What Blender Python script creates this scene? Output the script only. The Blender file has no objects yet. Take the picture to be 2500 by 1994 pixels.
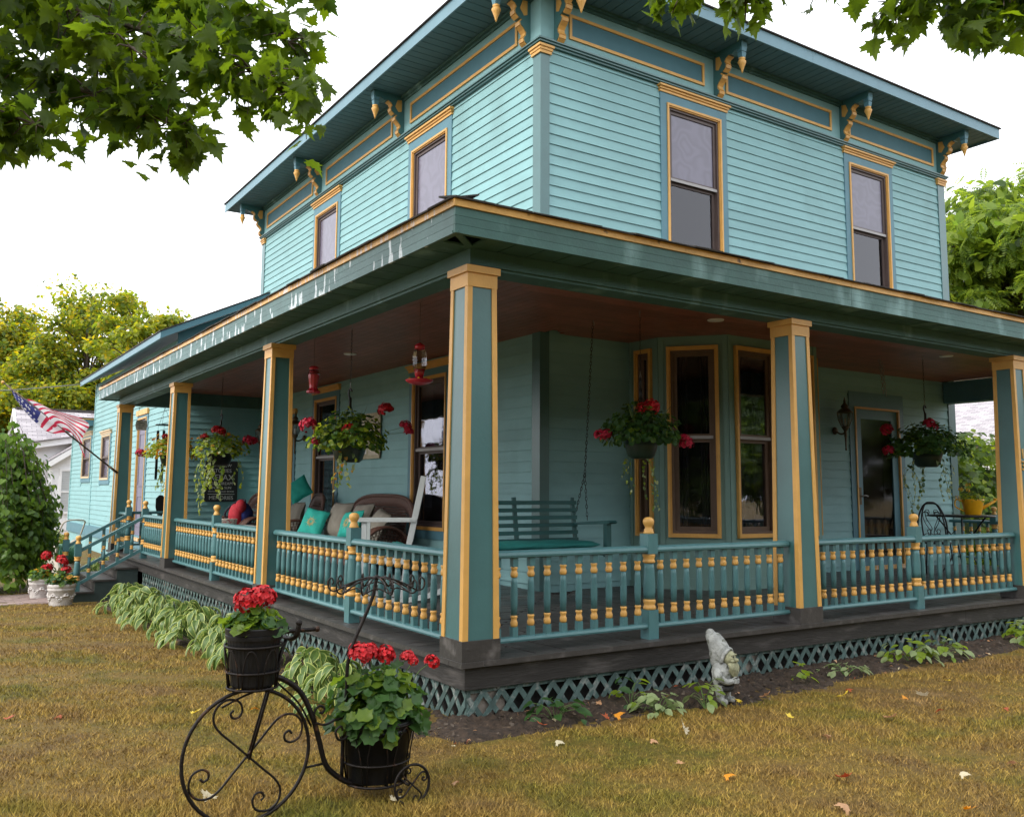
import bpy, math, random
import numpy as np
from mathutils import Vector, Matrix

random.seed(7)
RNG = np.random.default_rng(11)
SC = bpy.context.scene
COL = SC.collection
PI = math.pi

# ------------------------------------------------------------------ camera
cam_d = bpy.data.cameras.new("camera")
cam = bpy.data.objects.new("camera", cam_d)
COL.objects.link(cam)
cam_d.sensor_width = 36.0
cam_d.sensor_fit = 'HORIZONTAL'
cam_d.lens = 2192.58 / 2500.0 * 36.0
cam_d.shift_x = 0.00637
cam_d.shift_y = -0.0183
cam_d.clip_start = 0.05
cam_d.clip_end = 600
_r = Vector((0.83612971, -0.54849039, 0.00673804))
_u = Vector((-0.0673185, -0.09041527, 0.99362634))
_f = Vector((0.54438528, 0.83125409, 0.11252245))
M = Matrix(((_r.x, _u.x, -_f.x, -2.98407), (_r.y, _u.y, -_f.y, -5.04475), (_r.z, _u.z, -_f.z, 1.09088), (0, 0, 0, 1)))
cam.matrix_world = M
SC.camera = cam

# ------------------------------------------------------------------ sky and sun (bright overcast)
SUN_EL, SUN_AZ = math.radians(40), math.radians(186)      # direction the light comes from, azimuth from +X towards +Y
w = bpy.data.worlds.new("World")
SC.world = w
w.use_nodes = True
nt = w.node_tree
nt.nodes.clear()
out = nt.nodes.new("ShaderNodeOutputWorld")
bg = nt.nodes.new("ShaderNodeBackground")
sky = nt.nodes.new("ShaderNodeTexSky")
sky.sky_type = 'NISHITA'
sky.sun_disc = False
sky.sun_elevation = SUN_EL
sky.sun_rotation = PI / 2 - SUN_AZ
sky.dust_density = 5.0
sky.air_density = 1.0
mixc = nt.nodes.new("ShaderNodeMix")
mixc.data_type = 'RGBA'
mixc.inputs[0].default_value = 0.88                       # cloud cover
mixc.inputs[7].default_value = (11.0, 11.3, 11.8, 1)
nt.links.new(sky.outputs[0], mixc.inputs[6])
nt.links.new(mixc.outputs[2], bg.inputs[0])
bg.inputs[1].default_value = 0.1
nt.links.new(bg.outputs[0], out.inputs[0])
sun_d = bpy.data.lights.new("sun", 'SUN')
sun_d.energy = 1.3
sun_d.angle = math.radians(14)
sun_d.color = (1.0, 0.95, 0.86)
sun = bpy.data.objects.new("sun", sun_d)
COL.objects.link(sun)
sun.location = (-8, -6, 14)
sd = Vector((math.cos(SUN_EL) * math.cos(SUN_AZ), math.cos(SUN_EL) * math.sin(SUN_AZ), math.sin(SUN_EL)))
sun.rotation_euler = sd.to_track_quat('Z', 'Y').to_euler()

SC.view_settings.view_transform = 'Standard'
SC.view_settings.look = 'None'
SC.view_settings.exposure = 1.12
SC.view_settings.gamma = 1.0
SC.view_settings.use_curve_mapping = False
SC.render.engine = 'CYCLES'
SC.cycles.max_bounces = 9
SC.cycles.diffuse_bounces = 6
SC.cycles.transparent_max_bounces = 8

# ------------------------------------------------------------------ materials
MATS = {}


def nmat(name):
    m = bpy.data.materials.new(name)
    m.use_nodes = True
    t = m.node_tree
    return m, t, t.nodes["Principled BSDF"]


def paint(name, col, rough=0.55, var=0.12, scale=6.0, bump=0.15, bscale=60.0, metal=0.0, spec=0.4, stretch=(1, 1, 1), island=0.0, objr=0.0, stain=None, coat=0.0):
    """painted or raw surface: colour with soft blotches, fine relief, optional worn patches"""
    m, t, b = nmat(name)
    N, L = t.nodes, t.links
    tc = N.new("ShaderNodeTexCoord")
    geo = N.new("ShaderNodeNewGeometry")
    mp = N.new("ShaderNodeMapping")
    mp.inputs['Scale'].default_value = stretch
    L.new(geo.outputs['Position'], mp.inputs[0])
    n = N.new("ShaderNodeTexNoise")
    n.inputs['Scale'].default_value = scale
    n.inputs['Detail'].default_value = 6
    n.inputs['Roughness'].default_value = 0.62
    L.new(mp.outputs[0], n.inputs['Vector'])
    hs = N.new("ShaderNodeHueSaturation")
    hs.inputs['Color'].default_value = (*col, 1)
    val = N.new("ShaderNodeMapRange")
    val.inputs['From Min'].default_value = 0.3
    val.inputs['From Max'].default_value = 0.7
    val.inputs['To Min'].default_value = 1 - var
    val.inputs['To Max'].default_value = 1 + var
    L.new(n.outputs[0], val.inputs[0])
    v = val.outputs[0]
    if island:
        mr = N.new("ShaderNodeMapRange")
        mr.inputs['To Min'].default_value = 1 - island
        mr.inputs['To Max'].default_value = 1 + island
        L.new(geo.outputs['Random Per Island'], mr.inputs[0])
        mu = N.new("ShaderNodeMath")
        mu.operation = 'MULTIPLY'
        L.new(v, mu.inputs[0])
        L.new(mr.outputs[0], mu.inputs[1])
        v = mu.outputs[0]
    if objr:
        oi = N.new("ShaderNodeObjectInfo")
        mr = N.new("ShaderNodeMapRange")
        mr.inputs['To Min'].default_value = 1 - objr
        mr.inputs['To Max'].default_value = 1 + objr
        L.new(oi.outputs['Random'], mr.inputs[0])
        mu = N.new("ShaderNodeMath")
        mu.operation = 'MULTIPLY'
        L.new(v, mu.inputs[0])
        L.new(mr.outputs[0], mu.inputs[1])
        v = mu.outputs[0]
    L.new(v, hs.inputs['Value'])
    c = hs.outputs[0]
    if stain:
        # stain = (colour, mapping scale xyz, low, high)
        scol, sst, lo, hi = stain
        mp2 = N.new("ShaderNodeMapping")
        mp2.inputs['Scale'].default_value = sst
        L.new(geo.outputs['Position'], mp2.inputs[0])
        n2 = N.new("ShaderNodeTexNoise")
        n2.inputs['Scale'].default_value = 1.0
        n2.inputs['Detail'].default_value = 5
        L.new(mp2.outputs[0], n2.inputs['Vector'])
        rr = N.new("ShaderNodeMapRange")
        rr.inputs['From Min'].default_value = lo
        rr.inputs['From Max'].default_value = hi
        L.new(n2.outputs[0], rr.inputs[0])
        mx = N.new("ShaderNodeMix")
        mx.data_type = 'RGBA'
        mx.inputs[7].default_value = (*scol, 1)
        L.new(rr.outputs[0], mx.inputs[0])
        L.new(c, mx.inputs[6])
        c = mx.outputs[2]
    L.new(c, b.inputs['Base Color'])
    b.inputs['Roughness'].default_value = rough
    b.inputs['Metallic'].default_value = metal
    b.inputs['Specular IOR Level'].default_value = spec
    b.inputs['Coat Weight'].default_value = coat
    if bump:
        nb = N.new("ShaderNodeTexNoise")
        nb.inputs['Scale'].default_value = bscale
        nb.inputs['Detail'].default_value = 4
        L.new(mp.outputs[0], nb.inputs['Vector'])
        bp_ = N.new("ShaderNodeBump")
        bp_.inputs['Strength'].default_value = bump
        bp_.inputs['Distance'].default_value = 0.01
        L.new(nb.outputs[0], bp_.inputs['Height'])
        L.new(bp_.outputs[0], b.inputs['Normal'])
    MATS[name] = m
    return m


def leafmat(name, c1, c2, trans=0.45, rough=0.45, objrand=False, tcol=None):
    """leaf: colour drifts leaf by leaf between c1 and c2; thin, so light shines through"""
    m, t, b = nmat(name)
    N, L = t.nodes, t.links
    geo = N.new("ShaderNodeNewGeometry")
    src = geo.outputs['Random Per Island']
    if objrand:
        oi = N.new("ShaderNodeObjectInfo")
        src = oi.outputs['Random']
    n = N.new("ShaderNodeTexNoise")
    n.inputs['Scale'].default_value = 30
    n.inputs['Detail'].default_value = 3
    L.new(geo.outputs['Position'], n.inputs['Vector'])
    ad = N.new("ShaderNodeMath")
    ad.operation = 'MULTIPLY_ADD'
    ad.inputs[1].default_value = 0.5
    L.new(n.outputs[0], ad.inputs[0])
    sb = N.new("ShaderNodeMath")
    sb.operation = 'SUBTRACT'
    L.new(src, sb.inputs[0])
    sb.inputs[1].default_value = 0.25
    L.new(sb.outputs[0], ad.inputs[2])
    mx = N.new("ShaderNodeMix")
    mx.data_type = 'RGBA'
    mx.inputs[6].default_value = (*c1, 1)
    mx.inputs[7].default_value = (*c2, 1)
    L.new(ad.outputs[0], mx.inputs[0])
    L.new(mx.outputs[2], b.inputs['Base Color'])
    b.inputs['Roughness'].default_value = rough
    b.inputs['Specular IOR Level'].default_value = 0.35
    tr = N.new("ShaderNodeBsdfTranslucent")
    hs = N.new("ShaderNodeHueSaturation")
    hs.inputs['Hue'].default_value = 0.485
    hs.inputs['Saturation'].default_value = 1.05
    hs.inputs['Value'].default_value = 2.9
    L.new(mx.outputs[2], hs.inputs['Color'])
    L.new(hs.outputs[0], tr.inputs['Color'])
    ms = N.new("ShaderNodeMixShader")
    ms.inputs[0].default_value = trans
    L.new(b.outputs[0], ms.inputs[1])
    L.new(tr.outputs[0], ms.inputs[2])
    L.new(ms.outputs[0], N["Material Output"].inputs[0])
    MATS[name] = m
    return m


AQUA = (0.205, 0.385, 0.400)
TEAL = (0.045, 0.132, 0.135)
paint('siding', AQUA, 0.6, 0.07, 2.2, 0.1, 40, objr=0.055, stretch=(1, 1, 2.5), stain=((0.15, 0.28, 0.285), (1.2, 1.2, 0.5), 0.56, 0.85))
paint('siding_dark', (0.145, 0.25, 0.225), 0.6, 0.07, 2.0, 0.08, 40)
paint('teal', TEAL, 0.33, 0.10, 3.0, 0.08, 40, spec=0.75)
paint('casing', (0.085, 0.20, 0.25), 0.5, 0.08, 4.0, 0.1, 50)
paint('panel_blue', (0.048, 0.140, 0.172), 0.55, 0.08, 5.0, 0.1, 60)
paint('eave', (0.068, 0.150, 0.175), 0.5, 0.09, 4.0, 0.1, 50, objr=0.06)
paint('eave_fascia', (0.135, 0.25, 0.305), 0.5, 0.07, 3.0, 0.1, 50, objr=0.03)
paint('rail', (0.066, 0.165, 0.175), 0.34, 0.10, 9.0, 0.14, 70, objr=0.05)
paint('gold', (0.61, 0.335, 0.088), 0.42, 0.08, 7.0, 0.12, 70)
paint('gold_pale', (0.58, 0.44, 0.27), 0.5, 0.08, 7.0, 0.12, 70)
paint('gold_worn', (0.62, 0.36, 0.12), 0.5, 0.16, 9.0, 0.2, 60, stain=((0.62, 0.52, 0.48), (26, 26, 5), 0.55, 0.6))
paint('gold_rust', (0.64, 0.36, 0.10), 0.5, 0.14, 9.0, 0.2, 60, stain=((0.12, 0.06, 0.03), (9, 9, 9), 0.64, 0.7))
paint('fascia_green', (0.050, 0.125, 0.115), 0.55, 0.14, 5.0, 0.2, 50, stain=((0.19, 0.33, 0.33), (3.0, 3.0, 1.2), 0.58, 0.75), objr=0.05)
paint('fascia_peel', (0.085, 0.155, 0.155), 0.55, 0.14, 5.0, 0.25, 50, stain=((0.55, 0.62, 0.66), (10, 10, 2.8), 0.585, 0.60), objr=0.05)
paint('deck', (0.046, 0.042, 0.040), 0.42, 0.22, 5.0, 0.3, 30, stretch=(1, 1, 1), objr=0.14, stain=((0.12, 0.11, 0.105), (7, 7, 7), 0.56, 0.75))
paint('deck_face', (0.030, 0.027, 0.025), 0.6, 0.3, 6.0, 0.35, 26, stretch=(0.5, 0.5, 3), stain=((0.10, 0.09, 0.085), (3, 3, 14), 0.55, 0.75), objr=0.08)
paint('ceiling_wood', (0.27, 0.095, 0.066), 0.4, 0.24, 5.0, 0.2, 30, objr=0.16)
paint('lattice', (0.072, 0.118, 0.110), 0.8, 0.3, 9.0, 0.4, 40, objr=0.2, stain=((0.23, 0.25, 0.235), (18, 18, 18), 0.54, 0.68))
paint('shade_black', (0.012, 0.011, 0.010), 0.9, 0.2, 5, 0.0)  # near-black colour that paints in the shade under the deck
paint('foundation', (0.22, 0.19, 0.16), 0.9, 0.25, 9, 0.4, 30)
paint('shingle_dark', (0.05, 0.045, 0.042), 0.9, 0.35, 14, 0.6, 60)
paint('sash', (0.085, 0.06, 0.055), 0.5, 0.12, 6, 0.1, 50)
paint('meeting_rail', (0.33, 0.32, 0.32), 0.45, 0.1, 6, 0.1, 50)
paint('storm_brown', (0.12, 0.075, 0.05), 0.5, 0.15, 6, 0.1, 50)
paint('curtain', (0.055, 0.05, 0.055), 0.9, 0.3, 12, 0.2, 40, stretch=(1, 1, 0.2))
paint('lace', (0.20, 0.185, 0.26), 0.9, 0.2, 10, 0.2, 50)
paint('dark_room', (0.012, 0.011, 0.012), 0.8, 0.1, 3, 0.0)  # near-black colour stands in for unlit rooms behind the panes
paint('iron', (0.012, 0.009, 0.008), 0.5, 0.5, 16, 0.35, 90, metal=0.4, spec=0.35, stain=((0.10, 0.045, 0.022), (20, 20, 20), 0.60, 0.75))
paint('black_iron', (0.014, 0.015, 0.017), 0.4, 0.2, 16, 0.2, 90, metal=0.3, spec=0.5)
paint('pot_black', (0.007, 0.007, 0.008), 0.42, 0.3, 12, 0.15, 40, spec=0.3)
paint('pot_green', (0.016, 0.032, 0.018), 0.4, 0.2, 10, 0.1, 40, spec=0.45)
paint('soil', (0.030, 0.019, 0.012), 0.95, 0.7, 22, 1.0, 34, stain=((0.10, 0.070, 0.045), (30, 30, 30), 0.60, 0.72))
paint('stone_white', (0.50, 0.47, 0.45), 0.75, 0.14, 14, 0.5, 45, stain=((0.26, 0.23, 0.20), (9, 9, 9), 0.6, 0.78))
paint('gnome_stone', (0.30, 0.31, 0.30), 0.85, 0.3, 22, 0.6, 80, stain=((0.10, 0.11, 0.08), (26, 26, 26), 0.54, 0.68))
paint('gnome_moss', (0.27, 0.27, 0.17), 0.85, 0.3, 26, 0.6, 80)
paint('gnome_dark', (0.03, 0.03, 0.03), 0.85, 0.6, 30, 0.6, 80)
paint('wicker', (0.085, 0.038, 0.026), 0.5, 0.3, 30, 0.7, 130, stretch=(1, 1, 1.6))
paint('cushion_grey', (0.20, 0.185, 0.155), 0.9, 0.12, 10, 0.3, 120)
paint('cushion_teal', (0.012, 0.30, 0.25), 0.8, 0.12, 10, 0.3, 120)
paint('cushion_deep', (0.012, 0.155, 0.145), 0.75, 0.12, 10, 0.3, 120)
paint('stringer', (0.030, 0.048, 0.046), 0.6, 0.2, 6, 0.2, 40)
paint('embroidery', (0.42, 0.30, 0.10), 0.7, 0.3, 30, 0.4, 120)
paint('chair_grey', (0.40, 0.43, 0.44), 0.5, 0.1, 8, 0.15, 60)
paint('swing_teal', (0.022, 0.10, 0.10), 0.5, 0.12, 8, 0.15, 60, objr=0.1)
paint('steel', (0.30, 0.29, 0.28), 0.35, 0.2, 20, 0.1, 60, metal=0.9)
paint('bronze', (0.10, 0.075, 0.045), 0.4, 0.3, 20, 0.2, 70, metal=0.6)
paint('yellow_can', (0.86, 0.43, 0.010), 0.35, 0.08, 8, 0.1, 50, spec=0.5)
paint('red_plastic', (0.55, 0.025, 0.05), 0.25, 0.1, 8, 0.05, 50, spec=0.6)
paint('sign_black', (0.016, 0.017, 0.018), 0.6, 0.2, 10, 0.1, 60)
paint('sign_text', (0.42, 0.43, 0.42), 0.7, 0.1, 20, 0.0)
paint('plaque', (0.60, 0.61, 0.62), 0.7, 0.3, 40, 0.4, 60)
paint('plaque_text', (0.14, 0.15, 0.17), 0.7, 0.1, 20, 0.0)
paint('art_tan', (0.42, 0.38, 0.27), 0.7, 0.2, 14, 0.2, 40)
paint('art_cream', (0.55, 0.50, 0.42), 0.7, 0.2, 14, 0.1, 40)
paint('door_violet', (0.15, 0.14, 0.20), 0.5, 0.1, 4, 0.1, 50)
paint('door_maroon', (0.075, 0.018, 0.022), 0.35, 0.35, 5, 0.1, 30)
paint('white_paint', (0.74, 0.74, 0.75), 0.55, 0.05, 4, 0.1, 40, objr=0.02)
paint('white_siding', (0.72, 0.72, 0.74), 0.6, 0.05, 3, 0.1, 40)
paint('blind', (0.44, 0.46, 0.47), 0.6, 0.05, 4, 0.05, 40)
paint('blue_cloth', (0.02, 0.03, 0.16), 0.8, 0.2, 12, 0.2, 90)
paint('red_cloth', (0.42, 0.02, 0.035), 0.75, 0.2, 12, 0.2, 90)
paint('dark_cloth', (0.02, 0.018, 0.03), 0.8, 0.2, 12, 0.2, 90)
paint('beige_plastic', (0.46, 0.42, 0.36), 0.5, 0.1, 10, 0.1, 50)
paint('green_hose', (0.03, 0.12, 0.06), 0.4, 0.2, 10, 0.1, 50)
paint('bark', (0.085, 0.065, 0.05), 0.9, 0.35, 10, 0.8, 26, stretch=(1, 1, 0.35))
paint('stem_green', (0.09, 0.16, 0.04), 0.6, 0.2, 20, 0.1, 60)
paint('petal_red', (0.44, 0.003, 0.008), 0.55, 0.22, 40, 0.1, 80, island=0.3)
paint('petal_pink', (0.42, 0.005, 0.032), 0.55, 0.22, 40, 0.1, 80, island=0.3)
paint('petal_yellow', (0.75, 0.42, 0.02), 0.55, 0.2, 40, 0.1, 80, island=0.25)
paint('tin_floral', (0.5, 0.48, 0.42), 0.5, 0.3, 50, 0.1, 60, stain=((0.4, 0.06, 0.08), (34, 34, 34), 0.55, 0.6))
paint('concrete', (0.40, 0.37, 0.34), 0.9, 0.14, 6, 0.3, 60)
paint('brick_paver', (0.27, 0.20, 0.18), 0.85, 0.2, 14, 0.4, 60, objr=0.18)
paint('light_lens', (0.75, 0.73, 0.70), 0.4, 0.05, 10, 0.0)
paint('digit_gold', (0.62, 0.40, 0.14), 0.35, 0.1, 10, 0.05, 60, metal=0.3)
paint('cable', (0.10, 0.10, 0.11), 0.6, 0.1, 10, 0.0)
leafmat('maple_leaf', (0.026, 0.056, 0.009), (0.080, 0.128, 0.008), 0.60, 0.42, objrand=False)
leafmat('hosta_leaf', (0.055, 0.110, 0.026), (0.125, 0.190, 0.045), 0.25, 0.4)
leafmat('hosta_edge', (0.26, 0.34, 0.075), (0.44, 0.47, 0.17), 0.25, 0.45)
leafmat('geranium_leaf', (0.020, 0.060, 0.016), (0.050, 0.115, 0.022), 0.30, 0.5)
leafmat('lime_leaf', (0.10, 0.19, 0.018), (0.30, 0.34, 0.035), 0.40, 0.5)
leafmat('orange_leaf', (0.38, 0.17, 0.02), (0.45, 0.30, 0.05), 0.40, 0.5)
leafmat('variegated_leaf', (0.10, 0.16, 0.06), (0.40, 0.44, 0.22), 0.25, 0.5)
leafmat('ash_leaf', (0.085, 0.140, 0.016), (0.215, 0.235, 0.020), 0.48, 0.5)
leafmat('ash_gold', (0.24, 0.22, 0.015), (0.36, 0.29, 0.02), 0.48, 0.5)
leafmat('tree_leaf', (0.025, 0.055, 0.012), (0.065, 0.105, 0.018), 0.45, 0.5)
leafmat('locust_leaf', (0.075, 0.135, 0.020), (0.175, 0.235, 0.025), 0.48, 0.5)
leafmat('hedge_leaf', (0.050, 0.105, 0.014), (0.145, 0.215, 0.022), 0.42, 0.45)
leafmat('mulberry_leaf', (0.040, 0.095, 0.014), (0.115, 0.195, 0.022), 0.38, 0.42)
leafmat('spike_leaf', (0.06, 0.11, 0.04), (0.15, 0.20, 0.08), 0.2, 0.5)
leafmat('fallen_orange', (0.50, 0.17, 0.015), (0.62, 0.27, 0.02), 0.15, 0.6)
leafmat('fallen_red', (0.26, 0.055, 0.02), (0.36, 0.09, 0.03), 0.15, 0.6)
leafmat('fallen_pale', (0.46, 0.40, 0.26), (0.55, 0.50, 0.36), 0.15, 0.6)
leafmat('fallen_tan', (0.36, 0.19, 0.09), (0.44, 0.26, 0.14), 0.15, 0.6)
leafmat('fallen_yellow', (0.50, 0.36, 0.03), (0.60, 0.46, 0.05), 0.15, 0.6)


def glassmat(name, tint, rough, spec, trans):
    """window glass: mirror-like film over a see-through pane"""
    m, t, b = nmat(name)
    N, L = t.nodes, t.links
    fr = N.new("ShaderNodeFresnel")
    fr.inputs['IOR'].default_value = 1.5
    mu = N.new("ShaderNodeMath")
    mu.operation = 'MULTIPLY_ADD'
    mu.inputs[1].default_value = spec
    mu.inputs[2].default_value = 0.02
    L.new(fr.outputs[0], mu.inputs[0])
    gl = N.new("ShaderNodeBsdfGlossy")
    gl.inputs['Roughness'].default_value = rough
    gl.inputs['Color'].default_value = (0.95, 0.95, 1, 1)
    tp = N.new("ShaderNodeBsdfTransparent")
    tp.inputs['Color'].default_value = (*tint, 1)
    ms = N.new("ShaderNodeMixShader")
    L.new(mu.outputs[0], ms.inputs[0])
    L.new(tp.outputs[0], ms.inputs[1])
    L.new(gl.outputs[0], ms.inputs[2])
    L.new(ms.outputs[0], N["Material Output"].inputs[0])
    n = N.new("ShaderNodeTexNoise")
    n.inputs['Scale'].default_value = 3.0
    bp_ = N.new("ShaderNodeBump")
    bp_.inputs['Strength'].default_value = 0.08
    bp_.inputs['Distance'].default_value = 0.01
    L.new(n.outputs[0], bp_.inputs['Height'])
    L.new(bp_.outputs[0], gl.inputs['Normal'])
    MATS[name] = m


glassmat('glass', (0.72, 0.72, 0.75), 0.02, 0.45, 0.7)
glassmat('glass_dark', (0.42, 0.42, 0.45), 0.03, 1.0, 0.4)
glassmat('glass_clear', (0.80, 0.80, 0.80), 0.05, 0.5, 0.8)
glassmat('glass_door', (0.55, 0.55, 0.55), 0.06, 0.22, 0.8)


def screenmat():
    """insect screen over upstairs glass: fine mesh whose moire rings show as faint ripples"""
    m, t, b = nmat('screen')
    N, L = t.nodes, t.links
    geo = N.new("ShaderNodeNewGeometry")
    n = N.new("ShaderNodeTexNoise")
    n.inputs['Scale'].default_value = 1.7
    n.inputs['Detail'].default_value = 2
    L.new(geo.outputs['Position'], n.inputs['Vector'])
    wv = N.new("ShaderNodeMath")
    wv.operation = 'MULTIPLY'
    wv.inputs[1].default_value = 60
    L.new(n.outputs[0], wv.inputs[0])
    sn = N.new("ShaderNodeMath")
    sn.operation = 'SINE'
    L.new(wv.outputs[0], sn.inputs[0])
    mr = N.new("ShaderNodeMapRange")
    mr.inputs['From Min'].default_value = -1
    mr.inputs['To Min'].default_value = 0.90
    mr.inputs['To Max'].default_value = 1.08
    L.new(sn.outputs[0], mr.inputs[0])
    hs = N.new("ShaderNodeHueSaturation")
    hs.inputs['Color'].default_value = (0.125, 0.115, 0.165, 1)
    L.new(mr.outputs[0], hs.inputs['Value'])
    L.new(hs.outputs[0], b.inputs['Base Color'])
    b.inputs['Roughness'].default_value = 0.22
    b.inputs['Specular IOR Level'].default_value = 0.7
    MATS['screen'] = m


screenmat()


def grassmats():
    for nm, isblade in (('lawn', False), ('grass_blade', True)):
        m, t, b = nmat(nm)
        N, L = t.nodes, t.links
        geo = N.new("ShaderNodeNewGeometry")
        n1 = N.new("ShaderNodeTexNoise")
        n1.inputs['Scale'].default_value = 1.3
        n1.inputs['Detail'].default_value = 8
        n1.inputs['Roughness'].default_value = 0.7
        L.new(geo.outputs['Position'], n1.inputs['Vector'])
        cr = N.new("ShaderNodeValToRGB")
        e = cr.color_ramp.elements
        k = 1.18 if isblade else 0.74
        e[0].position = 0.30
        e[1].position = 0.72
        e[0].color = (0.095 * k, 0.100 * k, 0.014 * k, 1)      # green tufts
        e[1].color = (0.290 * k, 0.185 * k, 0.070 * k, 1)      # straw
        for ps, c in ((0.40, (0.150, 0.118, 0.020)), (0.50, (0.225, 0.148, 0.034)), (0.60, (0.165, 0.102, 0.032))):
            x = e.new(ps)
            x.color = (c[0] * k, c[1] * k, c[2] * k, 1)
        L.new(n1.outputs[0], cr.inputs[0])
        hs = N.new("ShaderNodeHueSaturation")
        L.new(cr.outputs[0], hs.inputs['Color'])
        mr = N.new("ShaderNodeMapRange")
        if isblade:
            mr.inputs['To Min'].default_value = 0.50
            mr.inputs['To Max'].default_value = 1.75
            L.new(geo.outputs['Random Per Island'], mr.inputs[0])
        else:
            n2 = N.new("ShaderNodeTexNoise")
            n2.inputs['Scale'].default_value = 38
            n2.inputs['Detail'].default_value = 8
            n2.inputs['Roughness'].default_value = 0.8
            L.new(geo.outputs['Position'], n2.inputs['Vector'])
            mr.inputs['From Min'].default_value = 0.3
            mr.inputs['From Max'].default_value = 0.7
            mr.inputs['To Min'].default_value = 0.55
            mr.inputs['To Max'].default_value = 1.4
            L.new(n2.outputs[0], mr.inputs[0])
            bp_ = N.new("ShaderNodeBump")
            bp_.inputs['Strength'].default_value = 0.7
            bp_.inputs['Distance'].default_value = 0.03
            L.new(n2.outputs[0], bp_.inputs['Height'])
            L.new(bp_.outputs[0], b.inputs['Normal'])
        L.new(mr.outputs[0], hs.inputs['Value'])
        L.new(hs.outputs[0], b.inputs['Base Color'])
        b.inputs['Roughness'].default_value = 0.7
        b.inputs['Specular IOR Level'].default_value = 0.2
        MATS[nm] = m


grassmats()


def roofmat():
    m, t, b = nmat('grey_shingles')
    N, L = t.nodes, t.links
    tc = N.new("ShaderNodeTexCoord")
    br = N.new("ShaderNodeTexBrick")
    br.inputs['Scale'].default_value = 1.0
    br.inputs['Brick Width'].default_value = 0.33
    br.inputs['Row Height'].default_value = 0.14
    br.inputs['Mortar Size'].default_value = 0.006
    br.inputs['Color1'].default_value = (0.44, 0.41, 0.43, 1)
    br.inputs['Color2'].default_value = (0.26, 0.24, 0.26, 1)
    br.inputs['Mortar'].default_value = (0.10, 0.09, 0.10, 1)
    L.new(tc.outputs['Object'], br.inputs['Vector'])
    L.new(br.outputs[0], b.inputs['Base Color'])
    b.inputs['Roughness'].default_value = 0.85
    bp_ = N.new("ShaderNodeBump")
    bp_.inputs['Strength'].default_value = 0.6
    bp_.inputs['Distance'].default_value = 0.02
    L.new(br.outputs[1], bp_.inputs['Height'])
    bp_.invert = True
    L.new(bp_.outputs[0], b.inputs['Normal'])
    MATS['grey_shingles'] = m


roofmat()

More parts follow.
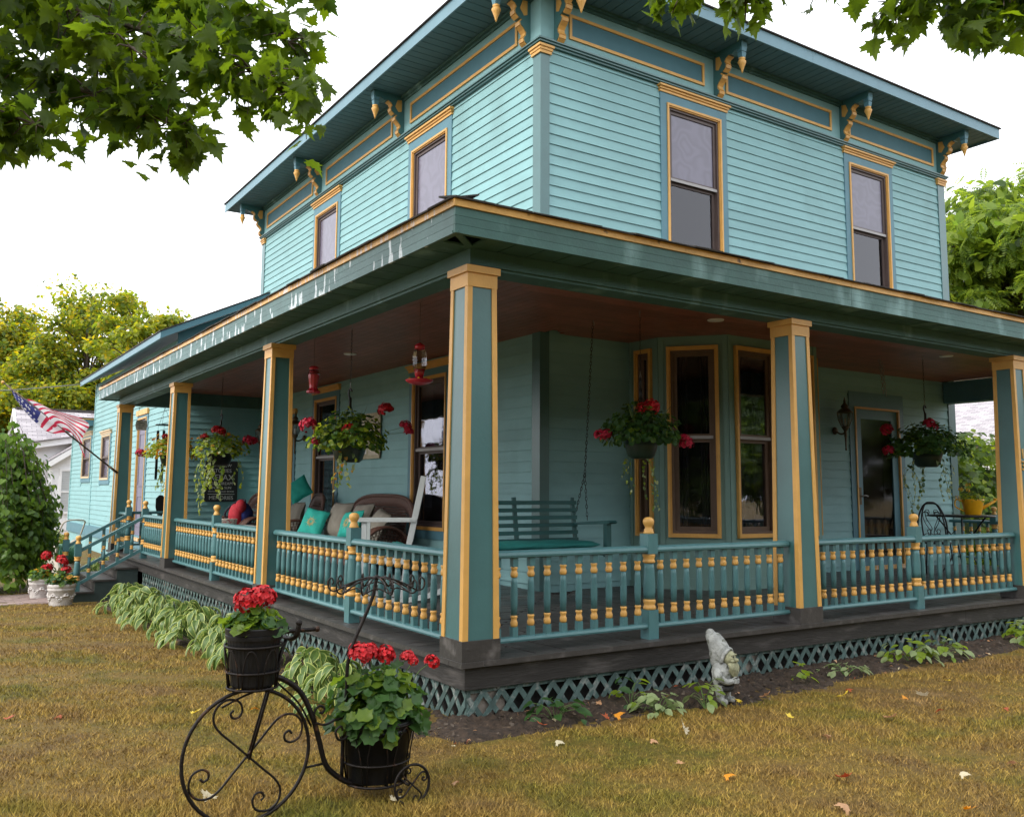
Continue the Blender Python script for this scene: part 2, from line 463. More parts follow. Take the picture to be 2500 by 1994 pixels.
# ------------------------------------------------------------------ mesh helpers
class MB:
    def __init__(s):
        s.v, s.f, s.m, s.s, s.names = [], [], [], [], []

    def mi(s, n):
        if n not in s.names:
            s.names.append(n)
        return s.names.index(n)

    def add(s, vs, fs, mat, smooth=False):
        o = len(s.v)
        k = s.mi(mat)
        s.v.extend([tuple(p) for p in vs])
        for f in fs:
            s.f.append([i + o for i in f])
            s.m.append(k)
            s.s.append(smooth)
        return s

    def box(s, x0, x1, y0, y1, z0, z1, mat, mtx=None):
        vs = [Vector((x, y, z)) for z in (z0, z1) for y in (y0, y1) for x in (x0, x1)]
        if mtx is not None:
            vs = [mtx @ p for p in vs]
        return s.add(vs, [(0, 2, 3, 1), (4, 5, 7, 6), (0, 1, 5, 4), (2, 6, 7, 3), (0, 4, 6, 2), (1, 3, 7, 5)], mat)

    def frustum(s, c, a0, a1, z0, z1, mat):
        """square frustum centred on c, half widths a0 at z0 and a1 at z1"""
        vs = []
        for a, z in ((a0, z0), (a1, z1)):
            vs += [(c[0] - a, c[1] - a, z), (c[0] + a, c[1] - a, z), (c[0] + a, c[1] + a, z), (c[0] - a, c[1] + a, z)]
        return s.add(vs, [(3, 2, 1, 0), (4, 5, 6, 7), (0, 1, 5, 4), (1, 2, 6, 5), (2, 3, 7, 6), (3, 0, 4, 7)], mat)

    def bar(s, p, q, wdt, hgt, mat, up=(0, 0, 1)):
        """rectangular bar from p to q"""
        p, q = Vector(p), Vector(q)
        d = (q - p).normalized()
        u = Vector(up)
        if abs(d.dot(u)) > 0.98:
            u = Vector((1, 0, 0))
        r = d.cross(u).normalized()
        u = r.cross(d)
        vs = []
        for c in (p, q):
            for a, b in ((-1, -1), (1, -1), (1, 1), (-1, 1)):
                vs.append(c + r * a * wdt / 2 + u * b * hgt / 2)
        return s.add(vs, [(3, 2, 1, 0), (4, 5, 6, 7), (0, 1, 5, 4), (1, 2, 6, 5), (2, 3, 7, 6), (3, 0, 4, 7)], mat)

    def tube(s, pts, r, mat, seg=6, caps=True):
        pts = [Vector(p) for p in pts]
        n = len(pts)
        rs = r if isinstance(r, (list, tuple)) else [r] * n
        vs, fs = [], []
        t0 = (pts[1] - pts[0]).normalized()
        a = t0.orthogonal().normalized()
        for i, p in enumerate(pts):
            t = (pts[min(i + 1, n - 1)] - pts[max(i - 1, 0)])
            t = t.normalized() if t.length > 1e-9 else t0
            a = (a - t * a.dot(t))
            a = a.normalized() if a.length > 1e-6 else t.orthogonal().normalized()
            b = t.cross(a)
            for k in range(seg):
                th = 2 * PI * k / seg
                vs.append(p + (a * math.cos(th) + b * math.sin(th)) * rs[i])
        for i in range(n - 1):
            for k in range(seg):
                k2 = (k + 1) % seg
                fs.append((i * seg + k, i * seg + k2, (i + 1) * seg + k2, (i + 1) * seg + k))
        if caps:
            fs.append(tuple(range(seg - 1, -1, -1)))
            fs.append(tuple(range((n - 1) * seg, n * seg)))
        return s.add(vs, fs, mat, True)

    def lathe(s, prof, mat, c=(0, 0, 0), seg=12, smooth=True, caps=True):
        """prof: (radius, z) list from bottom to top; mat may be a list, one per band"""
        n = len(prof)
        vs = []
        for r, z in prof:
            for k in range(seg):
                th = 2 * PI * k / seg
                vs.append((c[0] + r * math.cos(th), c[1] + r * math.sin(th), c[2] + z))
        o = len(s.v)
        s.v.extend(vs)
        for i in range(n - 1):
            mm = mat[i] if isinstance(mat, list) else mat
            k_ = s.mi(mm)
            for k in range(seg):
                k2 = (k + 1) % seg
                s.f.append([o + i * seg + k, o + i * seg + k2, o + (i + 1) * seg + k2, o + (i + 1) * seg + k])
                s.m.append(k_)
                s.s.append(smooth)
        if caps:
            s.f.append([o + k for k in range(seg - 1, -1, -1)])
            s.m.append(s.mi(mat[0] if isinstance(mat, list) else mat))
            s.s.append(False)
            s.f.append([o + (n - 1) * seg + k for k in range(seg)])
            s.m.append(s.mi(mat[-1] if isinstance(mat, list) else mat))
            s.s.append(False)
        return s

    def prism(s, poly, a0, a1, mat, axis='y'):
        """extrude a 2-D outline along an axis: 'y' outline is (x,z); 'x' outline is (y,z); 'z' outline is (x,y)"""
        n = len(poly)
        vs = []
        for a in (a0, a1):
            for p in poly:
                vs.append({'y': (p[0], a, p[1]), 'x': (a, p[0], p[1]), 'z': (p[0], p[1], a)}[axis])
        fs = [tuple(range(n)), tuple(range(2 * n - 1, n - 1, -1))]
        fs += [(i, i + n, (i + 1) % n + n, (i + 1) % n) for i in range(n)]
        return s.add(vs, fs, mat)

    def grid(s, fn, nu, nv, mat, smooth=True):
        vs = [fn(i / nu, j / nv) for j in range(nv + 1) for i in range(nu + 1)]
        fs = [(j * (nu + 1) + i, j * (nu + 1) + i + 1, (j + 1) * (nu + 1) + i + 1, (j + 1) * (nu + 1) + i) for j in range(nv) for i in range(nu)]
        return s.add(vs, fs, mat, smooth)

    def ball(s, c, r, mat, seg=10, rings=7):
        rx, ry, rz = r if isinstance(r, (tuple, list)) else (r, r, r)
        vs, fs = [(c[0], c[1], c[2] - rz)], []
        for j in range(1, rings):
            ph = -PI / 2 + PI * j / rings
            for k in range(seg):
                th = 2 * PI * k / seg
                vs.append((c[0] + rx * math.cos(ph) * math.cos(th), c[1] + ry * math.cos(ph) * math.sin(th), c[2] + rz * math.sin(ph)))
        vs.append((c[0], c[1], c[2] + rz))
        for k in range(seg):
            fs.append((0, 1 + (k + 1) % seg, 1 + k))
            fs.append((len(vs) - 1, 1 + (rings - 2) * seg + k, 1 + (rings - 2) * seg + (k + 1) % seg))
        for j in range(rings - 2):
            for k in range(seg):
                k2 = (k + 1) % seg
                fs.append((1 + j * seg + k, 1 + j * seg + k2, 1 + (j + 1) * seg + k2, 1 + (j + 1) * seg + k))
        return s.add(vs, fs, mat, True)

    def mesh(s, name):
        me = bpy.data.meshes.new(name)
        me.from_pydata(s.v, [], s.f)
        for n in s.names:
            me.materials.append(MATS[n])
        me.polygons.foreach_set('material_index', s.m)
        me.polygons.foreach_set('use_smooth', s.s)
        me.update()
        return me

    def build(s, name, parent=None, **kw):
        return put(name, s.mesh(name), parent, **kw)


def put(name, me, parent=None, loc=(0, 0, 0), rot=None, scale=None, label=None, kind=None):
    o = bpy.data.objects.new(name, me)
    COL.objects.link(o)
    o.location = loc
    if rot is not None:
        o.rotation_euler = rot
    if scale is not None:
        o.scale = scale
    if parent is not None:
        o.parent = parent
    if label:
        o['label'] = label
    if kind:
        o['kind'] = kind
    return o


def thing(name, label, cat, loc=(0, 0, 0), rotz=0.0, group=None):
    o = bpy.data.objects.new(name, None)
    COL.objects.link(o)
    o.empty_display_size = 0.1
    o.location = loc
    o.rotation_euler = (0, 0, rotz)
    o['label'] = label
    o['category'] = cat
    if group:
        o['group'] = group
    return o


def tag(o, label, cat, group=None):
    o['label'] = label
    o['category'] = cat
    if group:
        o['group'] = group
    return o


def struct(name, mb, parent=None):
    return mb.build(name, parent, kind='structure')


def copy_tree(o, parent=None):
    c = o.copy()
    COL.objects.link(c)
    c.parent = parent
    for ch in list(o.children):
        copy_tree(ch, c)
    return c


def lerp(a, b, t):
    return a + (b - a) * t


def curve(pts, n=8):
    """Catmull-Rom through 3-D points"""
    P = [Vector(p) for p in pts]
    P = [P[0] * 2 - P[1]] + P + [P[-1] * 2 - P[-2]]
    res = []
    for i in range(1, len(P) - 2):
        for k in range(n):
            t = k / n
            a, b, c, d = P[i - 1], P[i], P[i + 1], P[i + 2]
            res.append(0.5 * ((2 * b) + (c - a) * t + (2 * a - 5 * b + 4 * c - d) * t * t + (3 * b - a - 3 * c + d) * t ** 3))
    res.append(P[-2])
    return res


def ground_z(x, y):
    """lawn height: falls a little towards the far end of the side porch"""
    t = np.clip(np.asarray(y, float) / 10.0, 0, 1)
    t = t * t * (3 - 2 * t)
    return -0.40 - 0.21 * t


# ------------------------------------------------------------------ house
HX, HY = 3.076, 3.462            # front corner of the main house
XR, YL = 11.62, 13.88            # far ends of its two visible walls
Z0, ZC = 0.0, 2.96               # porch floor, porch ceiling
WING_X, WING_Y0, WING_Y1 = 1.30, 13.62, 23.1

house = thing('house', 'two-storey aqua clapboard house with bracketed eaves and gold trim', 'house', (HX, HY, -0.4))
HO = Vector((-HX, -HY, 0.4))     # parts below are given in world coordinates


def hpart(mb, name, label=None, kind=None, parent=None):
    return mb.build(name, parent or house, loc=HO, label=label, kind=kind)


EXPO = 0.129
_b = MB()
# one clapboard, 1 m long: thin at the top, thick at the butt
_b.add([(0, 0, EXPO + 0.016), (1, 0, EXPO + 0.016), (1, -0.004, EXPO + 0.016), (0, -0.004, EXPO + 0.016), (0, 0, 0), (1, 0, 0), (1, -0.020, 0), (0, -0.020, 0)],
       [(0, 1, 2, 3), (3, 2, 6, 7), (7, 6, 5, 4), (0, 3, 7, 4), (1, 5, 6, 2), (0, 4, 5, 1)], 'siding')
BOARD = _b.mesh('clapboard')


def wall_frame(origin, rotz):
    return Matrix.Translation(Vector(origin)) @ Matrix.Rotation(rotz, 4, 'Z')


W_RIGHT = wall_frame((0, HY, 0), 0)                  # local x = world x, local -y looks out at the lawn
W_LEFT = wall_frame((HX, 0, 0), -PI / 2)             # local x = -world y
W_END = wall_frame((0, WING_Y0, 0), 0)
W_WING = wall_frame((WING_X, 0, 0), -PI / 2)
W_EXT = wall_frame((1.302, 0, 0), -PI / 2)
HINV = Matrix.Translation(HO)
stuffb = MB()


def siding(wf, u0, u1, z0, z1, holes, single=True, zoff=0.0):
    """clapboards between u0..u1, z0..z1, cut around holes (u0,u1,z0,z1)"""
    n0 = int(math.ceil((z0 - zoff) / EXPO - 1e-6))
    n1 = int(math.floor((z1 - zoff) / EXPO + 1e-6))
    for i in range(n0, n1 + 1):
        z = zoff + i * EXPO
        if z + 0.02 >= z1:
            continue
        segs = [(u0, u1)]
        for h in holes:
            if h[2] < z + EXPO * 0.6 and h[3] > z + EXPO * 0.4:
                ns = []
                for a, b in segs:
                    if h[1] <= a or h[0] >= b:
                        ns.append((a, b))
                        continue
                    if h[0] > a:
                        ns.append((a, h[0]))
                    if h[1] < b:
                        ns.append((h[1], b))
                segs = ns
        for a, b in segs:
            if b - a < 0.03:
                continue
            jz = random.uniform(-0.002, 0.002)
            top = min(EXPO + 0.016, z1 - z)
            if single:
                o = bpy.data.objects.new('clapboard', BOARD)
                COL.objects.link(o)
                o.parent = house
                o.matrix_basis = HINV @ wf @ Matrix.Translation((a, 0, z + jz)) @ Matrix.Rotation(random.uniform(-0.008, 0.008), 4, 'X') @ Matrix.Diagonal((b - a, 1, top / (EXPO + 0.016), 1))
            else:
                vs = [wf @ Vector(p) for p in ((a, 0, z + top), (b, 0, z + top), (b, -0.004, z + top), (a, -0.004, z + top), (a, 0, z), (b, 0, z), (b, -0.020, z), (a, -0.020, z))]
                stuffb.add(vs, [(0, 1, 2, 3), (3, 2, 6, 7), (7, 6, 5, 4), (0, 3, 7, 4), (1, 5, 6, 2), (0, 4, 5, 1)], 'siding')


# openings (casing outlines): right wall by x, left wall by -y
UP_R = [(5.005, 6.262), (8.89, 10.14)]
UP_L = [(-6.93, -5.60), (-10.86, -9.57)]
LO_L = [(-6.76, -5.53), (-10.62, -9.38)]
DOOR_R = (8.79, 10.165)
DOOR_L = (-12.75, -11.46)
BAY = [(4.44, HY), (4.46, 2.95), (4.98, 2.32), (6.60, 2.32), (7.12, 2.95), (7.14, HY)]
ZUP0, ZUP1 = 4.30, 6.41
siding(W_RIGHT, HX + 0.11, XR - 0.16, 3.9, 6.52, [(a, b, 3.0, 6.515) for a, b in UP_R])
siding(W_LEFT, -YL + 0.15, -HY - 0.0, 3.9, 6.52, [(a, b, 3.0, 6.515) for a, b in UP_L] + [(-HY - 0.13, -HY, 0, 9)])
siding(W_RIGHT, HX + 0.11, XR - 0.16, -0.06, ZC, [(BAY[0][0], BAY[-1][0], -1, 9), (DOOR_R[0], DOOR_R[1], -1, 2.64)], zoff=0.03)
siding(W_LEFT, -WING_Y0, -HY, -0.06, ZC, [(-HY - 0.13, -HY, 0, 9), (DOOR_L[0], DOOR_L[1], -1, 2.64)] + [(a, b, 0.42, 2.92) for a, b in LO_L], zoff=0.03)
siding(W_END, WING_X, HX, -0.06, ZC, [], single=False)
siding(W_WING, -WING_Y1, -WING_Y0, 0.06, 4.05, [(-17.05, -15.9, -0.1, 2.93), (-21.80, -20.30, 1.20, 2.66)], single=False)
siding(W_EXT, -27.3, -WING_Y1 - 0.10, 0.02, 2.88, [(-25.12, -23.40, 1.22, 2.76)], single=False)
hpart(stuffb, 'clapboard', kind='stuff', label='clapboards of the rear wing and porch end wall')

# near-black core set back behind the boards, painting in the unlit rooms
core = MB()
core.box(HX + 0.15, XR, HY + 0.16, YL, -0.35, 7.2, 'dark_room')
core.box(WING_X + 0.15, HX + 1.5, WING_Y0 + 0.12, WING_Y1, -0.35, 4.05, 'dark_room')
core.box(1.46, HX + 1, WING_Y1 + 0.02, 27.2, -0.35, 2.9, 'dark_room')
hpart(core, 'unlit_room_core')
# thin backing right behind the boards, cut at the openings by building it from strips
back = MB()


def backing(wf, u0, u1, z0, z1, holes):
    us = sorted(set([u0, u1] + [h[0] for h in holes] + [h[1] for h in holes]))
    for a, b in zip(us[:-1], us[1:]):
        inn = [h for h in holes if h[0] <= a + 1e-6 and h[1] >= b - 1e-6]
        zs = [(z0, z1)]
        for h in inn:
            zs = [q for p in zs for q in ((p[0], min(p[1], h[2])), (max(p[0], h[3]), p[1])) if q[1] - q[0] > 0.01]
        for c, d_ in zs:
            back.box(a, b, 0.004, 0.02, c, d_, 'siding', wf)


IN = 0.10
backing(W_RIGHT, HX + 0.12, XR, 3.2, 7.2, [(a + IN, b - IN, 4.2, 6.30) for a, b in UP_R])
backing(W_LEFT, -YL, -HY - 0.02, 3.2, 7.2, [(a + IN, b - IN, 4.2, 6.25) for a, b in UP_L])
backing(W_RIGHT, HX + 0.12, XR, -0.35, 3.2, [(DOOR_R[0] + IN, DOOR_R[1] - IN, -0.1, 2.4)])
backing(W_LEFT, -WING_Y0, -HY - 0.02, -0.35, 3.2, [(DOOR_L[0] + IN, DOOR_L[1] - IN, -0.1, 2.4)] + [(a + IN, b - IN, 0.56, 2.72) for a, b in LO_L])
backing(W_END, WING_X + 0.02, HX, -0.35, 3.6, [])
backing(W_WING, -WING_Y1, -WING_Y0 - 0.02, -0.62, 4.1, [(-21.70, -20.40, 1.34, 2.52)])
backing(W_EXT, -27.3, -WING_Y1, -0.62, 2.9, [(-25.02, -23.50, 1.42, 2.57)])
hpart(back, 'sheathing')

# corner boards with gold caps
for nm, x0, x1, y0, y1 in (('front', HX - 0.030, HX + 0.105, HY - 0.030, HY + 0.13), ('right', XR - 0.165, XR + 0.03, HY - 0.030, HY + 0.13), ('back', HX - 0.03, HX + 0.13, YL - 0.16, YL + 0.03)):
    m = MB()
    if nm == 'front':
        m.prism([(x0, y0), (x1, y0), (x1, HY + 0.005), (HX + 0.005, HY + 0.005), (HX + 0.005, y1), (x0, y1)], -0.06, 6.40, 'teal', 'z')
    else:
        m.box(x0, x1, y0, y1, -0.06 if nm == 'right' else 3.2, 6.40, 'teal')
    o = hpart(m, 'corner_board')
    c = MB()
    c.box(x0 - 0.02, x1 + 0.02, y0 - 0.02, y1 + 0.02, 6.40, 6.44, 'gold')
    c.box(x0 - 0.03, x1 + 0.03, y0 - 0.03, y1 + 0.03, 6.44, 6.475, 'gold')
    c.box(x0 - 0.045, x1 + 0.045, y0 - 0.045, y1 + 0.045, 6.475, 6.505, 'gold')
    c.build('corner_cap', o)

# frieze, its moulding and panels
fr = MB()
fr.box(HX - 0.035, XR + 0.035, HY - 0.035, HY + 0.02, 6.56, 7.204, 'siding')
fr.box(HX - 0.035, HX + 0.02, HY + 0.02, YL + 0.035, 6.56, 7.204, 'siding')
fr.box(XR - 0.02, XR + 0.035, HY + 0.02, YL + 0.035, 6.56, 7.204, 'siding')
hpart(fr, 'frieze')
mo = MB()
for e, z0, z1 in ((0.05, 6.505, 6.53), (0.075, 6.53, 6.555), (0.095, 6.555, 6.575)):
    mo.box(HX - e, XR + e, HY - e, HY + 0.01, z0, z1, 'teal')
    mo.box(HX - e, HX + 0.01, HY + 0.01, YL + e, z0, z1, 'teal')
hpart(mo, 'frieze_moulding')
cr = MB()
for e, z0, z1 in ((0.06, 7.13, 7.165), (0.10, 7.165, 7.203)):
    cr.box(HX - e, XR + e, HY - e, HY - 0.036, z0, z1, 'fascia_green')
    cr.box(HX - e, HX - 0.036, HY - 0.036, YL + e, z0, z1, 'fascia_green')
hpart(cr, 'crown_moulding')


def frieze_panel(wf, u0, u1, z0=6.69, z1=7.015):
    m = MB()
    m.box(u0 + 0.04, u1 - 0.04, -0.040, -0.036, z0 + 0.04, z1 - 0.04, 'panel_blue', wf)
    o = hpart(m, 'frieze_panel')
    g = MB()
    for a, b, c, d_ in ((u0, u1, z0, z0 + 0.04), (u0, u1, z1 - 0.04, z1), (u0, u0 + 0.04, z0 + 0.04, z1 - 0.04), (u1 - 0.04, u1, z0 + 0.04, z1 - 0.04)):
        g.box(a, b, -0.056, -0.036, c, d_, 'gold', wf)
    g.build('panel_frame', o)


for a, b in ((3.47, 5.82), (6.245, 8.585), (9.01, 11.33)):
    frieze_panel(W_RIGHT, a, b)
for a, b in ((3.92, 6.86), (7.48, 10.25), (10.91, 13.58)):
    frieze_panel(W_LEFT, -b, -a)

# eave brackets: scrolled plate, gold edge strip, turned drop
FRONT = [(0.04, 0.0), (0.085, 0.035), (0.095, 0.075), (0.065, 0.115), (0.06, 0.155), (0.095, 0.20), (0.14, 0.235), (0.15, 0.275), (0.12, 0.305)]
FRONT2 = [(0.17, 0.325), (0.215, 0.36), (0.225, 0.405), (0.20, 0.45), (0.225, 0.49), (0.28, 0.515)]
PLATE = [(0, 0)] + FRONT + FRONT2 + [(0.34, 0.50), (0.41, 0.53), (0.47, 0.52), (0.52, 0.55), (0.52, 0.630), (0, 0.630)]
_m = MB()
_m.prism([(-d_, z) for d_, z in PLATE], -0.058, 0.058, 'teal', 'x')
BR_PLATE = _m.mesh('bracket')
_m = MB()
for seq in (FRONT, FRONT2):
    for (a, z), (b, z2) in zip(seq[:-1], seq[1:]):
        dx, dz = b - a, z2 - z
        l = math.hypot(dx, dz)
        nx, nz = dz / l * 0.016, -dx / l * 0.016
        _m.prism([(-a, z), (-(a + nx), z + nz), (-(b + nx), z2 + nz), (-b, z2)], -0.048, 0.048, 'gold', 'x')
BR_EDGE = _m.mesh('edge_strip')
_m = MB()
_m.frustum((0, -0.47), 0.050, 0.055, 0.565, 0.625, 'casing')
_m.frustum((0, -0.47), 0.040, 0.040, 0.55, 0.566, 'teal')
_m.frustum((0, -0.47), 0.042, 0.052, 0.49, 0.55, 'casing')
_m.frustum((0, -0.47), 0.034, 0.034, 0.475, 0.491, 'teal')
_m.frustum((0, -0.47), 0.032, 0.044, 0.405, 0.475, 'casing')
_m.lathe([(0.02, 0.375), (0.04, 0.36), (0.047, 0.40)][::-1], 'gold', (0, -0.47, 0), 10)
_m.lathe([(0.006, 0.19), (0.014, 0.215), (0.020, 0.24), (0.046, 0.31), (0.060, 0.345), (0.052, 0.362), (0.024, 0.38)], 'gold', (0, -0.47, 0), 10)
BR_DROP = _m.mesh('drop_finial')
_m = MB()
_m.prism([(-0.10, 0.36), (-0.16, 0.44), (-0.12, 0.55), (-0.05, 0.56), (-0.05, 0.38)], -0.063, 0.063, 'gold', 'x')
BR_INSET = _m.mesh('inset')


def bracket(wf, u):
    o = bpy.data.objects.new('bracket', BR_PLATE)
    COL.objects.link(o)
    o.parent = house
    o.matrix_basis = HINV @ wf @ Matrix.Translation((u, -0.036, 6.574))
    for nm, me in (('edge_strip', BR_EDGE), ('drop_finial', BR_DROP), ('inset', BR_INSET)):
        c = bpy.data.objects.new(nm, me)
        COL.objects.link(c)
        c.parent = o


for u in (3.30, 6.07, 8.86, 11.50):
    bracket(W_RIGHT, u)
for v in (3.70, 7.145, 10.54, 13.84):
    bracket(W_LEFT, -v)
bracket(wall_frame((XR, 0, 0), PI / 2), 3.7)

# main roof: soffit boards, fascia, low hip
OV = 0.685
SZ = 7.204
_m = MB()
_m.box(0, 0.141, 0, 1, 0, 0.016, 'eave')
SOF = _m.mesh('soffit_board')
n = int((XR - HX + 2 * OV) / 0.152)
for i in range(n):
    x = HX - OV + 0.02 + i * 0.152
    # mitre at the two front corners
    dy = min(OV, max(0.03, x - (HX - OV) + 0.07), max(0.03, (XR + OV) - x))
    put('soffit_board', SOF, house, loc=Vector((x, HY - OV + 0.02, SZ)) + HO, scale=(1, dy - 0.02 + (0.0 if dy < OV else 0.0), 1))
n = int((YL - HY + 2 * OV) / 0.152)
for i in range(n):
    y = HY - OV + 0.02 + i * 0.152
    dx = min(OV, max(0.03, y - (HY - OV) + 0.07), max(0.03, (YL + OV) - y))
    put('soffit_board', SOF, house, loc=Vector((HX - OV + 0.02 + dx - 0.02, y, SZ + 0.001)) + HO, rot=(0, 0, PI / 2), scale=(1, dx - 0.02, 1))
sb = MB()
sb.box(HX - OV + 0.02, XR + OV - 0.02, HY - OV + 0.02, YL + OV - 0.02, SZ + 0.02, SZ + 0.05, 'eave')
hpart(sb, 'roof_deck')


def fascia_run(p, q, z0, z1, th, mat, name, parent, off, seg=3.2):
    """fascia boards butted end to end from p to q (world xy)"""
    p, q = Vector(p), Vector(q)
    L_ = (q - p).length
    k = max(1, round(L_ / seg))
    d_ = (q - p) / L_
    ang = math.atan2(d_.y, d_.x)
    for i in range(k):
        a, b = L_ * i / k, L_ * (i + 1) / k - (0.003 if i < k - 1 else 0)
        m = MB()
        m.box(0, b - a, 0, th, z0, z1, mat)
        s_ = p + d_ * a
        m.build(name, parent, loc=Vector((s_.x, s_.y, 0)) + off, rot=(0, 0, ang))


ex0, ex1, ey0, ey1 = HX - OV, XR + OV, HY - OV, YL + OV
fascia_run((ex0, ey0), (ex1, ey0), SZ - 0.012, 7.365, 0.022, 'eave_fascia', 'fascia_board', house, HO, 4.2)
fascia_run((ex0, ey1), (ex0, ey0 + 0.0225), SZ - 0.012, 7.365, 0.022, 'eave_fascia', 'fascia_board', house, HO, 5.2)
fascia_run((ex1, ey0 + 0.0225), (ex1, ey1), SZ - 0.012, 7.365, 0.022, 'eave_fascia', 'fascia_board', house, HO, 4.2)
rf = MB()
cx, cy = (ex0 + ex1) / 2, (ey0 + ey1) / 2
e2 = 0.03
q = [(ex0 - e2, ey0 - e2, 7.385), (ex1 + e2, ey0 - e2, 7.385), (ex1 + e2, ey1 + e2, 7.385), (ex0 - e2, ey1 + e2, 7.385)]
rd = [(cx - 0.01, cy - 1.2, 8.45), (cx - 0.01, cy + 1.2, 8.45)]
rf.add(q + rd, [(0, 1, 4), (1, 2, 5, 4), (2, 3, 5), (3, 0, 4, 5)], 'shingle_dark')
rf.box(ex0 - e2, ex1 + e2, ey0 - e2, ey1 + e2, 7.367, 7.384, 'shingle_dark')
hpart(rf, 'roof')


# ------------------------------------------------------------------ windows
def rect_frame(m, u0, u1, z0, z1, wd, y0, y1, mat):
    m.box(u0, u1, y0, y1, z0, z0 + wd, mat)
    m.box(u0, u1, y0, y1, z1 - wd, z1, mat)
    m.box(u0, u0 + wd, y0, y1, z0 + wd, z1 - wd, mat)
    m.box(u1 - wd, u1, y0, y1, z0 + wd, z1 - wd, mat)


def window(wf, c0, c1, z0, ztrim, zcas, zcap, zmeet, style, parent=None, casing='casing', capw=0.012):
    """casing c0..c1; gold trim frame top at ztrim, casing head to zcas, gold cap to zcap"""
    P_ = parent or house
    t = bpy.data.objects.new('window', None)
    m = MB()
    cw = 0.115
    if zcas:
        m.box(c0, c0 + cw, -0.030, 0.0, z0 - 0.12, zcas, casing)
        m.box(c1 - cw, c1, -0.030, 0.0, z0 - 0.12, zcas, casing)
        m.box(c0 + cw, c1 - cw, -0.0295, 0.0, ztrim + 0.002, zcas, casing)
        m.box(c0 + cw, c1 - cw, -0.0295, 0.0, z0 - 0.12, z0 - 0.001, casing)
    else:
        m.box(c0 + cw - 0.02, c1 - cw + 0.02, -0.004, 0.0, z0 - 0.02, z0 - 0.001, casing)
    o = bpy.data.objects.new('window', m.mesh('window'))
    COL.objects.link(o)
    o.parent = P_
    o.matrix_basis = HINV @ wf
    f = MB()
    a, b = c0 + cw, c1 - cw
    gd = 'gold_pale' if style == 'wing' else 'gold'
    rect_frame(f, a, b, z0, ztrim, 0.030, -0.046, 0.0, gd)
    rect_frame(f, a + 0.030, b - 0.030, z0 + 0.030, ztrim - 0.030, 0.016, -0.032, 0.01, gd)
    f.build('frame', o)
    if zcap:
        c = MB()
        c.box(c0 - capw, c1 + capw, -0.045, 0.0, zcas + 0.0005, zcas + (zcap - zcas) * 0.4, gd)
        c.box(c0 - capw - 0.012, c1 + capw + 0.012, -0.062, 0.0, zcas + (zcap - zcas) * 0.4, zcas + (zcap - zcas) * 0.72, gd)
        c.box(c0 - capw - 0.03, c1 + capw + 0.03, -0.085, 0.0, zcas + (zcap - zcas) * 0.72, zcap, gd)
        c.build('cap', o)
    s_ = MB()
    ia, ib = a + 0.046, b - 0.046
    iz0, iz1 = z0 + 0.046, ztrim - 0.046
    sm = 'sash' if style != 'bay' else 'storm_brown'
    rect_frame(s_, ia, ib, iz0, iz1, 0.028, -0.012, 0.06, sm)
    # upper sash is set forward, lower sash behind it
    rect_frame(s_, ia + 0.028, ib - 0.028, zmeet, iz1 - 0.028, 0.045, 0.012, 0.045, sm)
    rect_frame(s_, ia + 0.028, ib - 0.028, iz0 + 0.028, zmeet - 0.004, 0.05, 0.045, 0.08, sm)
    s_.build('sash', o)
    mr = MB()
    mr.box(ia + 0.002, ib - 0.002, -0.004, 0.011, zmeet - 0.015, zmeet + 0.022, 'meeting_rail' if style != 'wing' else sm)
    mr.build('meeting_rail', o)
    up = MB()
    lo = MB()
    if style == 'up':
        up.box(ia + 0.07, ib - 0.07, 0.028, 0.032, zmeet + 0.042, iz1 - 0.07, 'screen')
        lo.box(ia + 0.07, ib - 0.07, 0.060, 0.064, iz0 + 0.07, zmeet - 0.05, 'glass_dark')
        bk = MB()
        bk.grid(lambda s1, t1: (lerp(ia, ib, s1), 0.118 + 0.012 * math.sin(s1 * 34), lerp(iz0, zmeet, t1)), 40, 1, 'lace')
        bk.build('curtain', o)
    elif style == 'upleft':
        up.box(ia + 0.07, ib - 0.07, 0.028, 0.032, zmeet + 0.042, iz1 - 0.07, 'screen')
        lo.box(ia + 0.07, ib - 0.07, 0.060, 0.064, iz0 + 0.07, zmeet - 0.05, 'screen')
    else:
        gm = 'glass' if style in ('low', 'bay') else 'screen'
        up.box(ia + 0.07, ib - 0.07, 0.026, 0.030, zmeet + 0.042, iz1 - 0.07, gm)
        lo.box(ia + 0.07, ib - 0.07, 0.060, 0.064, iz0 + 0.07, zmeet - 0.05, gm)
        if style in ('low', 'bay'):
            bk = MB()
            wv = ib - ia
            bk.grid(lambda s1, t1: (lerp(ia, ia + wv * 0.36, s1), 0.105 + 0.014 * math.sin(s1 * 40), lerp(iz0, iz1, t1)), 36, 1, 'curtain')
            bk.grid(lambda s1, t1: (lerp(ib - wv * 0.36, ib, s1), 0.105 + 0.014 * math.sin(s1 * 38 + 1), lerp(iz0, iz1, t1)), 36, 1, 'curtain')
            bk.build('curtain', o)
    up.build('pane', o)
    lo.build('pane', o)
    return o


for a, b in UP_R:
    window(W_RIGHT, a, b, 4.02, 6.285, 6.415, 6.508, 5.245, 'up')
for a, b in UP_L:
    window(W_LEFT, a, b, 4.02, 6.235, 6.39, 6.49, 5.10, 'upleft')
for a, b in LO_L:
    window(W_LEFT, a, b, 0.55, 2.715, 2.815, 2.915, 1.67, 'low')
window(W_WING, -21.80, -20.30, 1.33, 2.53, 2.55, 2.65, 1.93, 'wing')
window(W_EXT, -25.12, -23.40, 1.40, 2.60, 2.64, 2.77, 1.98, 'wing')

# ------------------------------------------------------------------ bay window
bay = MB()
zb0, zb1 = 0.57, 2.835
bw = MB()


